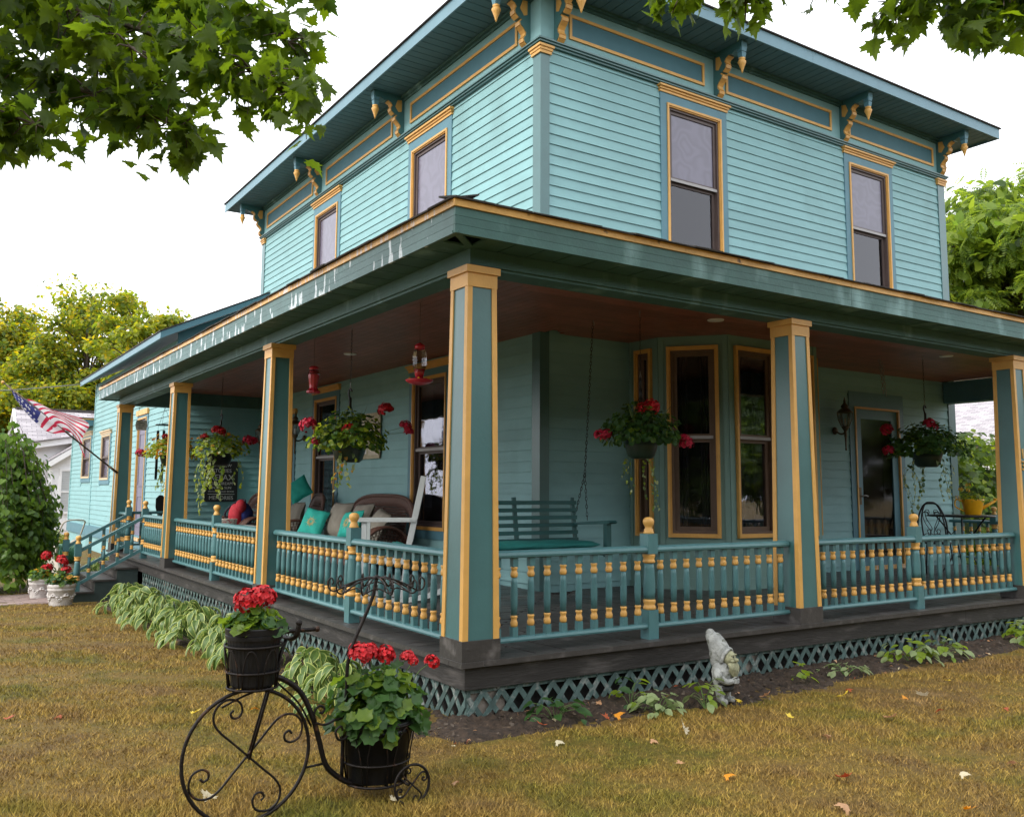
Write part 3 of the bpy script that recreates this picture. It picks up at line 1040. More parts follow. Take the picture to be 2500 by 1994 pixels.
def bay_face(i, wins):
    p, q = Vector(BAY[i]), Vector(BAY[i + 1])
    L_ = (q - p).length
    ang = math.atan2(q.y - p.y, q.x - p.x)
    wf = wall_frame((p.x, p.y, 0), ang)
    us = [0.0]
    for a, b in wins:
        us += [a, b]
    us.append(L_)
    for k in range(0, len(us), 2):
        if us[k + 1] - us[k] > 0.002:
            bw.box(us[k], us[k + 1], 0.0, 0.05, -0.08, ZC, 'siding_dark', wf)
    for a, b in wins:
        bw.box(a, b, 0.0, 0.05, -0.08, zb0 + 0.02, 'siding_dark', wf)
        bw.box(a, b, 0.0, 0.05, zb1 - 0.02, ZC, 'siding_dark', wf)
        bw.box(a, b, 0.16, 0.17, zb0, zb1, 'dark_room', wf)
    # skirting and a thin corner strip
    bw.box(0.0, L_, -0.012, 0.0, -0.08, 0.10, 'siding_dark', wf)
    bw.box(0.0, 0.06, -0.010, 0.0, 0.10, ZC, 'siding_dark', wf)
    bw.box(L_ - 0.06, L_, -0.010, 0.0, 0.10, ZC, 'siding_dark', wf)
    return wf, L_


BW = []
for i, wins in ((0, [(0.13, 0.41)]), (1, [(0.10, 0.71)]), (2, [(0.10, 0.79), (0.83, 1.52)]), (3, [(0.10, 0.71)]), (4, [(0.13, 0.41)])):
    wf, L_ = bay_face(i, wins)
    for a, b in wins:
        BW.append((wf, a, b))
hpart(bw, 'bay_wall')
for wf, a, b in BW:
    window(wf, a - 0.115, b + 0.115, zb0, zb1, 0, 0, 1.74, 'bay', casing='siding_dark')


# ------------------------------------------------------------------ doors
def door(wf, c0, c1, ztrim, zcas, style):
    m = MB()
    cw = 0.12
    z0 = -0.05
    m.box(c0, c0 + cw, -0.03, 0.0, z0, zcas, 'casing')
    m.box(c1 - cw, c1, -0.03, 0.0, z0, zcas, 'casing')
    m.box(c0 + cw, c1 - cw, -0.0295, 0.0, ztrim + 0.001, zcas, 'casing')
    o = bpy.data.objects.new('door', m.mesh('door'))
    COL.objects.link(o)
    o.parent = house
    o.matrix_basis = HINV @ wf
    g = MB()
    a, b = c0 + cw, c1 - cw
    g.box(a, a + 0.032, -0.045, 0.02, z0, ztrim, 'gold')
    g.box(b - 0.032, b, -0.045, 0.02, z0, ztrim, 'gold')
    g.box(a + 0.032, b - 0.032, -0.0445, 0.02, ztrim - 0.032, ztrim, 'gold')
    g.build('frame', o)
    s_ = MB()
    ia, ib = a + 0.034, b - 0.034
    fm = 'casing' if style == 'storm' else 'white_paint'
    if style == 'violet':
        s_.box(ia, ib, 0.0, 0.04, z0 + 0.02, ztrim - 0.034, 'door_violet')
        for p0, p1 in ((0.25, 0.95), (1.15, 2.35)):
            rect_frame(s_, ia + 0.12, ib - 0.12, p0, p1, 0.03, -0.012, 0.0, 'door_violet')
        s_.build('door_leaf', o)
    else:
        rect_frame(s_, ia, ib, z0 + 0.05, ztrim - 0.034, 0.145, -0.01, 0.03, fm)
        s_.build('door_leaf', o)
        p = MB()
        p.box(ia + 0.145, ib - 0.145, 0.005, 0.010, z0 + 0.195, ztrim - 0.18, 'glass_door')
        p.build('pane', o)
        il = MB()
        il.box(ia + 0.02, ib - 0.02, 0.10, 0.14, z0 + 0.06, ztrim - 0.05, 'door_maroon')
        rect_frame(il, ia + 0.22, ib - 0.22, 1.0, ztrim - 0.25, 0.04, 0.085, 0.10, 'door_maroon')
        rect_frame(il, ia + 0.22, ib - 0.22, 0.3, 0.8, 0.04, 0.085, 0.10, 'door_maroon')
        il.build('inner_door', o)
        h = MB()
        hx_ = ia + 0.07
        h.box(hx_ - 0.02, hx_ + 0.02, -0.020, -0.01, 0.93, 1.19, 'bronze')
        h.tube([(hx_, -0.02, 1.06), (hx_, -0.06, 1.06), (hx_ + 0.05, -0.065, 1.07), (hx_ + 0.11, -0.065, 1.055)], 0.010, 'steel', 6)
        h.build('handle', o)
    th = MB()
    th.box(a, b, -0.09, -0.046, z0, 0.02, 'gold_worn')
    th.build('threshold', o)
    return o


door(W_RIGHT, DOOR_R[0], DOOR_R[1], 2.415, 2.645, 'storm')
d2 = door(W_LEFT, DOOR_L[0], DOOR_L[1], 2.43, 2.54, 'white')
c = MB()
c.box(DOOR_L[0] - 0.02, DOOR_L[1] + 0.02, -0.06, 0, 2.541, 2.64, 'gold')
c.build('cap', d2)
d3 = door(W_WING, -17.05, -15.9, 2.70, 2.76, 'violet')
c = MB()
c.box(-17.07, -15.88, -0.06, 0, 2.761, 2.88, 'gold')
c.build('cap', d3)

# wing: corner boards, water table, base, gable and roof
wg = MB()
wg.box(WING_X - 0.028, WING_X + 0.1, WING_Y1 - 0.01, WING_Y1 + 0.10, 0.0, 4.1, 'siding')
wg.box(1.27, 1.40, 27.2, 27.33, 0.0, 2.9, 'siding')
hpart(wg, 'corner_board')
wt = MB()
wt.box(WING_X - 0.05, WING_X + 0.02, 12.7, WING_Y1, -0.22, 0.06, 'casing')
wt.box(1.251, 1.32, WING_Y1, 27.3, -0.24, 0.04, 'casing')
hpart(wt, 'water_table')
fo = MB()
fo.box(WING_X - 0.0, 3, 13.0, WING_Y1, -0.75, -0.22, 'siding')
fo.box(1.303, 3, WING_Y1, 27.3, -0.75, -0.24, 'siding')
hpart(fo, 'foundation_wall')
EVX, EVZ, RY0 = 0.90, 4.05, 13.32
slope = (5.33 - 4.17) / (3.275 - 0.885)
rx1 = 5.6


def rz(x):
    return EVZ + (x - EVX) * slope


rw = MB()
rw.add([(EVX - 0.02, RY0 - 0.02, rz(EVX) + 0.13), (rx1, RY0 - 0.02, rz(rx1) + 0.13), (rx1, WING_Y1 + 0.5, rz(rx1) + 0.13), (EVX - 0.02, WING_Y1 + 0.5, rz(EVX) + 0.13),
        (EVX - 0.02, RY0 - 0.02, rz(EVX) + 0.155), (rx1, RY0 - 0.02, rz(rx1) + 0.155), (rx1, WING_Y1 + 0.5, rz(rx1) + 0.155), (EVX - 0.02, WING_Y1 + 0.5, rz(EVX) + 0.155)],
       [(3, 2, 1, 0), (4, 5, 6, 7), (0, 1, 5, 4), (1, 2, 6, 5), (2, 3, 7, 6), (3, 0, 4, 7)], 'shingle_dark')
hpart(rw, 'wing_roof')
fw = MB()
fw.box(EVX, EVX + 0.025, RY0 + 0.025, WING_Y1 + 0.48, EVZ, EVZ + 0.135, 'eave_fascia')
fw.prism([(EVX, rz(EVX)), (HX + 0.3, rz(HX + 0.3)), (HX + 0.3, rz(HX + 0.3) + 0.13), (EVX, rz(EVX) + 0.13)], RY0, RY0 + 0.024, 'casing', 'y')
hpart(fw, 'wing_fascia')
sw = MB()
sw.add([(EVX + 0.026, RY0 + 0.026, rz(EVX) + 0.03), (HX, RY0 + 0.026, rz(HX) + 0.03), (HX, WING_Y1 + 0.4, rz(HX) + 0.03), (EVX + 0.026, WING_Y1 + 0.4, rz(EVX) + 0.03)], [(0, 1, 2, 3)], 'panel_blue')
hpart(sw, 'wing_soffit')
gw = MB()
gw.prism([(WING_X, 2.9), (HX, 2.9), (HX, rz(HX)), (WING_X, rz(WING_X))], WING_Y0 - 0.03, WING_Y0 - 0.001, 'panel_blue', 'y')
gw.box(WING_X - 0.012, WING_X - 0.002, WING_Y0 - 0.03, WING_Y1, 3.0, 3.02, 'teal')
hpart(gw, 'gable_wall')
er = MB()
er.box(0.90, 3.0, WING_Y1 + 0.12, 27.6, 3.07, 3.10, 'gold')
er.box(0.92, 0.945, WING_Y1 + 0.14, 27.6, 2.90, 3.068, 'eave_fascia')
er.box(0.946, 1.27, WING_Y1 + 0.14, WING_Y1 + 0.16, 2.90, 3.068, 'casing')
er.box(0.946, 3.0, WING_Y1 + 0.161, 27.5, 2.91, 2.93, 'panel_blue')
er.box(0.88, 3.0, WING_Y1 + 0.11, 27.62, 3.101, 3.13, 'shingle_dark')
hpart(er, 'lean_to_roof')

# ------------------------------------------------------------------ porch
porch = thing('porch', 'wrap-around porch with grey deck, tapered gold-trimmed columns and brown ceiling', 'porch', (0.15, 0.15, -0.4))
PO = Vector((-0.15, -0.15, 0.4))


def ppart(mb, name, label=None, kind=None, parent=None):
    return mb.build(name, parent or porch, loc=PO, label=label, kind=kind)


YP = 12.62                         # far end of the deck
XP = 11.62
# deck boards run from the house to the edge; a mitre board lies on the diagonal
_m = MB()
_m.box(0, 0.122, 0, 1, -0.028, 0.0, 'deck')
DB = _m.mesh('deck_board')
for i in range(int((XP - 0.26) / 0.128)):
    x = 0.26 + i * 0.128
    y1 = min(x - 0.1, HY) if x < HY + 0.1 else HY
    if y1 < 0.12:
        continue
    put('deck_board', DB, porch, loc=Vector((x, 0.075, random.uniform(-0.0015, 0.0015))) + PO, scale=(1, y1 - 0.075, 1), rot=(-0.012, 0, 0))
for i in range(int((YP - 0.26) / 0.128)):
    y = 0.26 + i * 0.128
    x1 = min(y - 0.1, HX) if y < HX + 0.1 else HX
    if y > 11.9 or x1 < 0.12:
        pass
    if x1 < 0.12:
        continue
    put('deck_board', DB, porch, loc=Vector((x1, y, random.uniform(-0.0015, 0.0015) - 0.012 * x1)) + PO, scale=(1, x1 - 0.075, 1), rot=(0.012, 0, PI / 2))
m = MB()
m.bar((0.08, 0.08, -0.016), (HX, HX, -0.050), 0.24, 0.026, 'deck')
ppart(m, 'mitre_board')
# nosing and skirt
m = MB()
for e, z0, z1 in ((0.0, -0.030, 0.004),):
    m.box(0.0, XP, 0.0, 0.073, z0, z1, 'deck')
ppart(m, 'nosing')
m = MB()
m.box(0.0, 0.073, 0.0735, YP, -0.030, 0.004, 'deck')
ppart(m, 'nosing')
fascia_run((0.062, 0.062), (XP, 0.062), -0.182, -0.031, 0.03, 'deck_face', 'skirt_board', porch, PO, 4.8)
fascia_run((0.062, YP), (0.062, 0.0925), -0.182, -0.031, 0.03, 'deck_face', 'skirt_board', porch, PO, 4.8)
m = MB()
m.box(0.16, HX, 0.16, YP - 0.1, -0.95, -0.06, 'shade_black')
m.box(HX, XP - 0.05, 0.16, HY, -0.95, -0.06, 'shade_black')
ppart(m, 'shade_block')  # solid dark blocks in place of the shade behind the lattice
m = MB()
for x in (0.13, 2.6, 5.2, 7.8, 10.4):
    m.box(x, x + 0.28, 0.12, 0.158, -0.7, -0.185, 'foundation')
for y in (2.9, 5.6, 8.3):
    m.box(0.12, 0.158, y, y + 0.28, -0.8, -0.185, 'foundation')
m.box(0.10, 0.13, 0.10, 0.13, -0.62, -0.185, 'lattice')
ppart(m, 'pier')


# lattice: crossed laths as single strips in panels
def clip_u(poly, lim, keep_less):
    res = []
    for k in range(len(poly)):
        a, b = poly[k], poly[(k + 1) % len(poly)]
        ia, ib = (a[0] <= lim) == keep_less, (b[0] <= lim) == keep_less
        if ia:
            res.append(a)
        if ia != ib:
            t = (lim - a[0]) / (b[0] - a[0])
            res.append((lim, a[1] + (b[1] - a[1]) * t))
    return res


def lattice(p, q, zt, zb):
    p, q = Vector(p), Vector(q)
    L_ = (q - p).length
    ang = math.atan2(q.y - p.y, q.x - p.x)
    pan = MB()
    pan.box(0, L_, 0.013, 0.022, zt - 0.03, zt, 'lattice')
    o = pan.build('lattice_panel', porch, loc=Vector((p.x, p.y, 0)) + PO, rot=(0, 0, ang))
    h = zt - zb
    w_, pitch, sh_ = 0.047, 0.140, 0.80
    for sgn in (1, -1):
        y0, y1 = (0.0, 0.006) if sgn > 0 else (0.0065, 0.0122)
        full = [(0, 0), (w_, 0), (w_ + sgn * h * sh_, h), (sgn * h * sh_, h)]
        me = MB()
        me.prism(full, y0, y1, 'lattice', 'y')
        mesh_ = me.mesh('lath')
        for i in range(-4, int(L_ / pitch) + 5):
            u = i * pitch + 0.03
            pts = [(a + u, b) for a, b in full]
            if max(a for a, b in pts) < 0.01 or min(a for a, b in pts) > L_ - 0.01:
                continue
            if min(a for a, b in pts) >= 0 and max(a for a, b in pts) <= L_:
                put('lath', mesh_, o, loc=(u, random.uniform(-0.001, 0.001), zb))
            else:
                c = clip_u(clip_u(pts, 0.0, False), L_, True)
                if len(c) >= 3:
                    m_ = MB()
                    m_.prism(c, y0, y1, 'lattice', 'y')
                    put('lath', m_.mesh('lath'), o, loc=(0, random.uniform(-0.001, 0.001), zb))
    return o


for a, b in ((0.10, 3.9), (3.905, 7.7), (7.705, 11.5)):
    lattice((a, 0.088), (b, 0.088), -0.184, -0.47)
for a, b in ((9.9, 6.6), (6.595, 3.3), (3.295, 0.10)):
    lattice((0.088, a), (0.088, b), -0.184, float(ground_z(0, (a + b) / 2)) - 0.10)

# stairs towards the street
stairs = thing('porch_steps', 'grey wooden steps leading up to the side porch between blue stair rails', 'steps', (-0.45, 10.9, -0.61))
SO = Vector((0.45, -10.9, 0.61))
for zt, xa, xb in ((-0.125, -0.275, 0.055), (-0.295, -0.585, -0.255), (-0.465, -0.895, -0.565)):
    m = MB()
    m.box(xa, xb, 10.08, 11.70, zt - 0.028, zt, 'deck')
    m.build('tread', stairs, loc=SO)
    m = MB()
    m.box(xa + 0.03, xa + 0.05, 10.12, 11.66, zt - 0.17, zt - 0.029, 'deck_face')
    m.build('riser', stairs, loc=SO)
for y in (10.10, 11.65):
    m = MB()
    m.prism([(-0.86, -0.66), (0.06, -0.66), (0.06, -0.154), (-0.245, -0.154), (-0.245, -0.324), (-0.555, -0.324), (-0.555, -0.494), (-0.86, -0.494)], y, y + 0.03, 'stringer', 'y')
    m.build('stringer', stairs, loc=SO)

# ---------------- columns
CX = [0.152, 3.4306, 7.079, 11.30]
CY = [4.1022, 8.2817, 12.3455]


def shaft_w(z):
    return lerp(0.131, 0.106, (z - 0.135) / (2.47 - 0.135))


_m = MB()
_m.frustum((0, 0), shaft_w(0.135), shaft_w(2.47), 0.135, 2.47, 'teal')
COL_SH = _m.mesh('column')
_m = MB()
_m.box(-0.146, 0.146, -0.146, 0.146, 0.0, 0.137, 'deck')
COL_B = _m.mesh('base')
_m = MB()
_m.frustum((0, 0), 0.118, 0.118, 2.462, 2.56, 'gold')
_m.frustum((0, 0), 0.134, 0.134, 2.556, 2.604, 'gold')
COL_C = _m.mesh('cap')
_m = MB()
w0, w1, tk, cw = shaft_w(0.14), shaft_w(2.46), 0.009, 0.033
# L-shaped strip wrapping one corner
vs = []
for z, h_ in ((0.1372, w0), (2.462, w1)):
    k_ = 1 if z < 1 else 0.88
    vs += [(-h_ - tk, -h_ - tk, z), (-h_ + cw * k_, -h_ - tk, z), (-h_ + cw * k_, -h_ + 0.004, z), (-h_ + 0.004, -h_ + cw * k_, z), (-h_ - tk, -h_ + cw * k_, z)]
_m.add(vs, [(4, 3, 2, 1, 0), (5, 6, 7, 8, 9)] + [(i, (i + 1) % 5, (i + 1) % 5 + 5, i + 5) for i in range(5)], 'gold')
COL_T = _m.mesh('corner_trim')


def column(x, y, label=None):
    o = put('column', COL_SH, porch, loc=Vector((x, y, 0)) + PO, label=label)
    put('base', COL_B, o)
    put('cap', COL_C, o)
    for k in range(4):
        put('corner_trim', COL_T, o, rot=(0, 0, k * PI / 2))
    return o


column(CX[0], CX[0], 'corner column of the porch')
for x in CX[1:]:
    col3 = column(x, CX[0], 'column carrying gold house number' if x == CX[2] else None)
for y in CY:
    column(CX[0], y)

# beams, ceiling, soffit
BO, BI = 0.095, 0.285
YE, XE = 12.94, 11.9               # porch eave ends
m = MB()
m.box(BO, XP - 0.05, BO, BI, 2.6045, 2.95, 'fascia_green')
m.box(BO - 0.02, XP - 0.05, BO - 0.02, BO - 0.0005, 2.625, 2.733, 'fascia_green')
ppart(m, 'beam')
m = MB()
m.box(BO, BI, BI + 0.001, YP - 0.1, 2.6045, 2.95, 'fascia_green')
m.box(BO - 0.02, BO - 0.0005, BO, YP - 0.1, 2.625, 2.733, 'fascia_green')
ppart(m, 'beam')
m = MB()
m.box(XP - 0.30, XP - 0.06, BI + 0.002, HY - 0.03, 2.60, 2.949, 'casing')
ppart(m, 'end_beam')
m = MB()
m.box(BI + 0.002, WING_X - 0.03, 12.28, 12.46, 2.60, 2.949, 'casing')
ppart(m, 'end_beam')
m = MB()
m.box(0.2, HX, 0.2, YE - 0.01, 3.0, 3.015, 'ceiling_wood')
m.box(HX, XE, 0.2, HY, 3.0, 3.015, 'ceiling_wood')
m.box(HX - 1.8, HX, YE - 0.01, WING_Y0, 3.0, 3.02, 'ceiling_wood')
ppart(m, 'roof_deck')
_m = MB()
_m.box(0, 0.100, 0, 1, 0, 0.012, 'ceiling_wood')
CB = _m.mesh('ceiling_board')
# boards follow the walls and meet on the diagonal
nb = int((HY - BI) / 0.105)
for i in range(nb + 1):
    y = BI + 0.004 + i * 0.105
    # right-hand side: boards along x; world x from diagonal to end
    o = put('ceiling_board', CB, porch, loc=Vector((XP - 0.31, y, ZC)) + PO, rot=(0, 0, PI / 2), scale=(1, XP - 0.31 - max(y, BI) - 0.0, 1))
nb = int((HX - BI) / 0.105)
for i in range(nb + 1):
    x = BI + 0.004 + i * 0.105
    y0 = x + 0.105
    put('ceiling_board', CB, porch, loc=Vector((x, y0, ZC - 0.0005)) + PO, scale=(1, (YP - 0.35 if x < WING_X else WING_Y0) - y0, 1))
_m = MB()
_m.lathe([(0.085, 0.0), (0.09, 0.012)], 'light_lens', (0, 0, 0), 20)
DL = _m.mesh('downlight')
for x, y in ((4.18, 1.74), (8.61, 1.76), (1.92, 6.35), (6.2, 1.4)):
    put('downlight', DL, porch, loc=Vector((x, y, ZC - 0.014)) + PO)

EO = -0.2076
_m = MB()
_m.box(0, 0.226, 0, 1, 0, 0.014, 'fascia_green')
PS = _m.mesh('soffit_board')
for i in range(int((XE - EO) / 0.238)):
    x = EO + 0.03 + i * 0.238
    dy = min(0.30, max(0.04, x - EO + 0.03))
    put('soffit_board', PS, porch, loc=Vector((x, EO + 0.022, 2.736)) + PO, scale=(1, dy - 0.022, 1))
for i in range(int((YE - EO) / 0.238)):
    y = EO + 0.03 + i * 0.238
    dx = min(0.30, max(0.04, y - EO + 0.03))
    put('soffit_board', PS, porch, loc=Vector((EO + dx, y, 2.7365)) + PO, rot=(0, 0, PI / 2), scale=(1, dx - 0.022, 1))
m = MB()
m.bar((EO + 0.01, EO + 0.01, 2.738), (BO, BO, 2.738), 0.05, 0.012, 'fascia_green')
ppart(m, 'mitre_strip')
# fascia in three courses, gold drip board, shingle edge
for k in range(3):
    z0 = 2.728 + k * 0.0575
    fascia_run((EO, EO), (XE, EO), z0, z0 + 0.0555, 0.021 + 0.003 * k, 'fascia_green', 'fascia_board', porch, PO, 3.7)
    fascia_run((EO, YE), (EO, EO + 0.0235), z0, z0 + 0.0555, 0.021 + 0.003 * k, 'fascia_peel', 'fascia_board', porch, PO, 4.4)
fascia_run((EO - 0.014, EO - 0.014), (XE, EO - 0.014), 2.9005, 2.948, 0.03, 'gold_rust', 'drip_board', porch, PO, 0.95 * 2)
fascia_run((EO - 0.014, YE), (EO - 0.014, EO + 0.0165), 2.9005, 2.948, 0.03, 'gold_worn', 'drip_board', porch, PO, 4.4)
m = MB()
m.add([(EO, EO, 2.95), (XE, EO, 2.95), (XE, HY, 3.80), (HX, HY, 3.80), (HX, YE, 3.80), (EO, YE, 2.95)], [(0, 1, 2, 3), (0, 3, 4, 5)], 'shingle_dark')
m.add([(EO, YE, 2.72), (EO, YE, 2.95), (HX, YE, 3.8), (HX, YE, 2.72)], [(0, 1, 2, 3)], 'fascia_green')
ppart(m, 'porch_roof')
# first course of shingles along the eave, each tab slightly different
_sh = []
for k in range(3):
    _m = MB()
    _m.box(0, 0.296, -0.03, 0.20, 0, 0.008 + 0.002 * k, 'shingle_dark')
    _sh.append(_m.mesh('shingle'))
for i in range(int((XE - EO) / 0.3)):
    put('shingle', random.choice(_sh), porch, loc=Vector((EO - 0.02 + i * 0.3, EO - 0.01 + random.uniform(-0.012, 0.008), 2.951 + random.uniform(0, 0.004))) + PO, rot=(0.26 + random.uniform(-0.05, 0.02), random.uniform(-0.012, 0.012), 0))
for i in range(int((YE - EO) / 0.3)):
    put('shingle', random.choice(_sh), porch, loc=Vector((EO - 0.01 + random.uniform(-0.012, 0.008), EO + 0.30 + i * 0.3, 2.951 + random.uniform(0, 0.004))) + PO, rot=(0.26 + random.uniform(-0.05, 0.02), random.uniform(-0.012, 0.012), -PI / 2))

# gold digits on the third column
def text_mesh(s, size, mat, depth=0.004):
    cu = bpy.data.curves.new('lettering', 'FONT')
    cu.body = s
    cu.size = size
    cu.extrude = depth
    cu.align_x = 'CENTER'
    cu.align_y = 'CENTER'
    ob = bpy.data.objects.new('lettering', cu)
    COL.objects.link(ob)
    dg = bpy.context.evaluated_depsgraph_get()
    me = bpy.data.meshes.new_from_object(ob.evaluated_get(dg))
    bpy.data.objects.remove(ob)
    me.materials.clear()
    me.materials.append(MATS[mat])
    return me


o = bpy.data.objects
for s_, z in (('1', 1.53), ('3', 1.40)):
    put('house_number', text_mesh(s_, 0.15, 'digit_gold', 0.006), [c_ for c_ in porch.children if c_.name.startswith('column') and abs(c_.location.x + 0.15 - CX[2]) < 0.01][0], loc=(-0.04, -(shaft_w(z) + 0.007), z), rot=(PI / 2 - 0.011, 0, 0))

# ------------------------------------------------------------------ railings
BAL = MB()
zA, zB = 0.112, 0.640
BAL.box(-0.021, 0.021, -0.021, 0.021, zA, 0.178, 'rail')
BAL.lathe([(0.021, 0.178), (0.0255, 0.188), (0.026, 0.205), (0.021, 0.220), (0.019, 0.226), (0.022, 0.236), (0.0255, 0.244), (0.022, 0.254)], 'gold', (0, 0, 0), 10)
BAL.lathe([(0.021, 0.254), (0.0245, 0.34), (0.025, 0.40), (0.022, 0.47), (0.0185, 0.508)], 'rail', (0, 0, 0), 10)
BAL.lathe([(0.020, 0.508), (0.0255, 0.518), (0.026, 0.534), (0.021, 0.548), (0.019, 0.554), (0.022, 0.564), (0.0255, 0.572), (0.022, 0.580)], 'gold', (0, 0, 0), 10)
BAL.box(-0.021, 0.021, -0.021, 0.021, 0.580, zB, 'rail')
BAL_ME = BAL.mesh('baluster')


def newel_mesh(z0, zlow, zmid, top):
    """turned newel: square foot, gold collar, turned shaft, gold collar, square block, gold ball"""
    m = MB()
    w_ = 0.048
    m.box(-w_, w_, -w_, w_, z0, zlow, 'rail')
    m.lathe([(0.046, zlow), (0.050, zlow + 0.008), (0.050, zlow + 0.020), (0.043, zlow + 0.030), (0.041, zlow + 0.040), (0.048, zlow + 0.055), (0.048, zlow + 0.068), (0.042, zlow + 0.076)], 'gold', (0, 0, 0), 14)
    a, b = zlow + 0.076, zmid
    m.lathe([(0.041, a), (0.046, lerp(a, b, 0.2)), (0.046, lerp(a, b, 0.45)), (0.040, lerp(a, b, 0.85)), (0.037, b)], 'rail', (0, 0, 0), 14)
    m.lathe([(0.042, zmid), (0.049, zmid + 0.010), (0.044, zmid + 0.022), (0.041, zmid + 0.034), (0.049, zmid + 0.052), (0.049, zmid + 0.064), (0.044, zmid + 0.070)], 'gold', (0, 0, 0), 14)
    m.box(-w_, w_, -w_, w_, zmid + 0.070, top - 0.125, 'rail')
    fin = MB()
    t = top - 0.125
    fin.lathe([(0.040, t), (0.041, t + 0.010), (0.034, t + 0.020), (0.036, t + 0.030), (0.025, t + 0.042), (0.030, t + 0.055), (0.041, t + 0.075), (0.044, t + 0.092), (0.037, t + 0.112), (0.020, t + 0.123), (0.004, t + 0.125)], 'gold', (0, 0, 0), 16)
    return m.mesh('newel_post'), fin.mesh('finial')


NEW = newel_mesh(0.0, 0.215, 0.560, 0.905)


def rail_mesh(L_):
    m = MB()
    pr_t = [(-0.042, 0.645), (-0.046, 0.66), (-0.040, 0.678), (-0.02, 0.690), (0.02, 0.690), (0.040, 0.678), (0.046, 0.66), (0.042, 0.645), (0.028, 0.640), (-0.028, 0.640)]
    m.prism([(y, z) for y, z in pr_t], 0, L_, 'rail', 'x')
    return m.mesh('top_rail')


def brail_mesh(L_):
    m = MB()
    m.prism([(-0.036, 0.082), (-0.040, 0.094), (-0.034, 0.110), (-0.020, 0.114), (0.020, 0.114), (0.034, 0.110), (0.040, 0.094), (0.036, 0.082)], 0, L_, 'rail', 'x')
    return m.mesh('bottom_rail')


def railing(p, q, newels, label, spacing=0.135):
    """straight railing from p to q; newels given as distances along it"""
    p, q = Vector((*p, 0)), Vector((*q, 0))
    L_ = (q - p).length
    ang = math.atan2(q.y - p.y, q.x - p.x)
    t = thing('porch_railing', label, 'railing', (p.x, p.y, 0), ang, 'railings round the porch')
    st = [0.0] + [x for n_ in newels for x in (n_ - 0.046, n_ + 0.046)] + [L_]
    for n_ in newels:
        o = put('newel_post', NEW[0], t, loc=(n_, 0, 0))
        put('finial', NEW[1], o)
    for a, b in zip(st[0::2], st[1::2]):
        if b - a < 0.06:
            continue
        put('top_rail', rail_mesh(b - a), t, loc=(a, 0, 0))
        put('bottom_rail', brail_mesh(b - a), t, loc=(a, 0, 0))
        k = max(1, round((b - a - 0.06) / spacing))
        for i in range(k):
            put('baluster', BAL_ME, t, loc=(a + (i + 0.5) * (b - a) / k, 0, 0), rot=(0, 0, random.uniform(-0.05, 0.05)))
    return t


railing((0.29, 0.15), (3.29, 0.15), [1.442], 'teal railing with gold-collared balusters between corner column and second front column')
railing((3.57, 0.15), (6.93, 0.15), [1.60], 'teal railing with gold-collared balusters in front of the door')
railing((7.22, 0.15), (11.16, 0.15), [1.9], 'teal railing continuing right of the third front column')
railing((0.15, 3.96), (0.15, 0.29), [1.90], 'teal railing left of the corner column, behind the tricycle planter')
railing((0.15, 8.14), (0.15, 4.24), [1.97], 'teal railing left of the second side column, near the hanging black sign')
railing((0.15, 10.28), (0.15, 8.42), [0.045], 'short teal railing between the stair head and the third side column')
railing((0.15, 12.20), (0.15, 11.50), [0.655], 'shortest teal railing at the far side of the stair head')
railing((0.29, 12.36), (1.22, 12.36), [], 'plain teal railing closing the far end of the porch below the wind chime')
railing((11.30, 0.30), (11.30, 3.40), [2.38], 'teal railing across the right end of the porch behind the bistro table')


def stair_rail(y, label):
    t = thing('stair_railing', label, 'railing', (-0.80, y, -0.61), 0, 'blue railings of the porch steps')
    nm, fn = newel_mesh(-0.08, 0.30, 0.60, 0.985)
    o = put('newel_post', nm, t)
    put('finial', fn, o)
    # world rise from the bottom newel to the stair-head newel
    z0, z1, L_ = 0.76, 1.24, 0.91
    for nme, dz, hh in (('top_rail', 0.0, 0.05), ('bottom_rail', -0.50, 0.045)):
        m = MB()
        m.bar((0.04, 0, z0 + dz), (L_, 0, z1 + dz), 0.062 if nme == 'top_rail' else 0.06, hh, 'rail')
        m.build(nme, t)
    for i in range(4):
        x = 0.04 + (i + 0.62) * (L_ - 0.06) / 4.2
        zt = lerp(z0, z1, (x - 0.04) / (L_ - 0.04))
        m = MB()
        za, zb_ = zt - 0.50, zt - 0.02
        m.box(-0.022, 0.022, -0.022, 0.022, za, za + 0.09, 'rail')
        m.lathe([(0.022, 0), (0.029, 0.012), (0.022, 0.028), (0.021, 0.036), (0.029, 0.05), (0.022, 0.062)], 'gold', (0, 0, za + 0.09), 8)
        m.lathe([(0.023, 0), (0.026, 0.06), (0.022, zb_ - 0.155 - za - 0.152)], 'rail', (0, 0, za + 0.152), 8)
        m.lathe([(0.022, 0), (0.029, 0.012), (0.022, 0.028), (0.021, 0.036), (0.029, 0.05), (0.022, 0.055)], 'gold', (0, 0, zb_ - 0.155), 8)
        m.box(-0.022, 0.022, -0.022, 0.022, zb_ - 0.10, zb_, 'rail')
        m.build('baluster', t, loc=(x, 0, 0))
    return t


stair_rail(10.235, 'blue stair railing on the near side, next to the hostas')
stair_rail(11.543, 'blue stair railing on the far side, next to the hose cart')

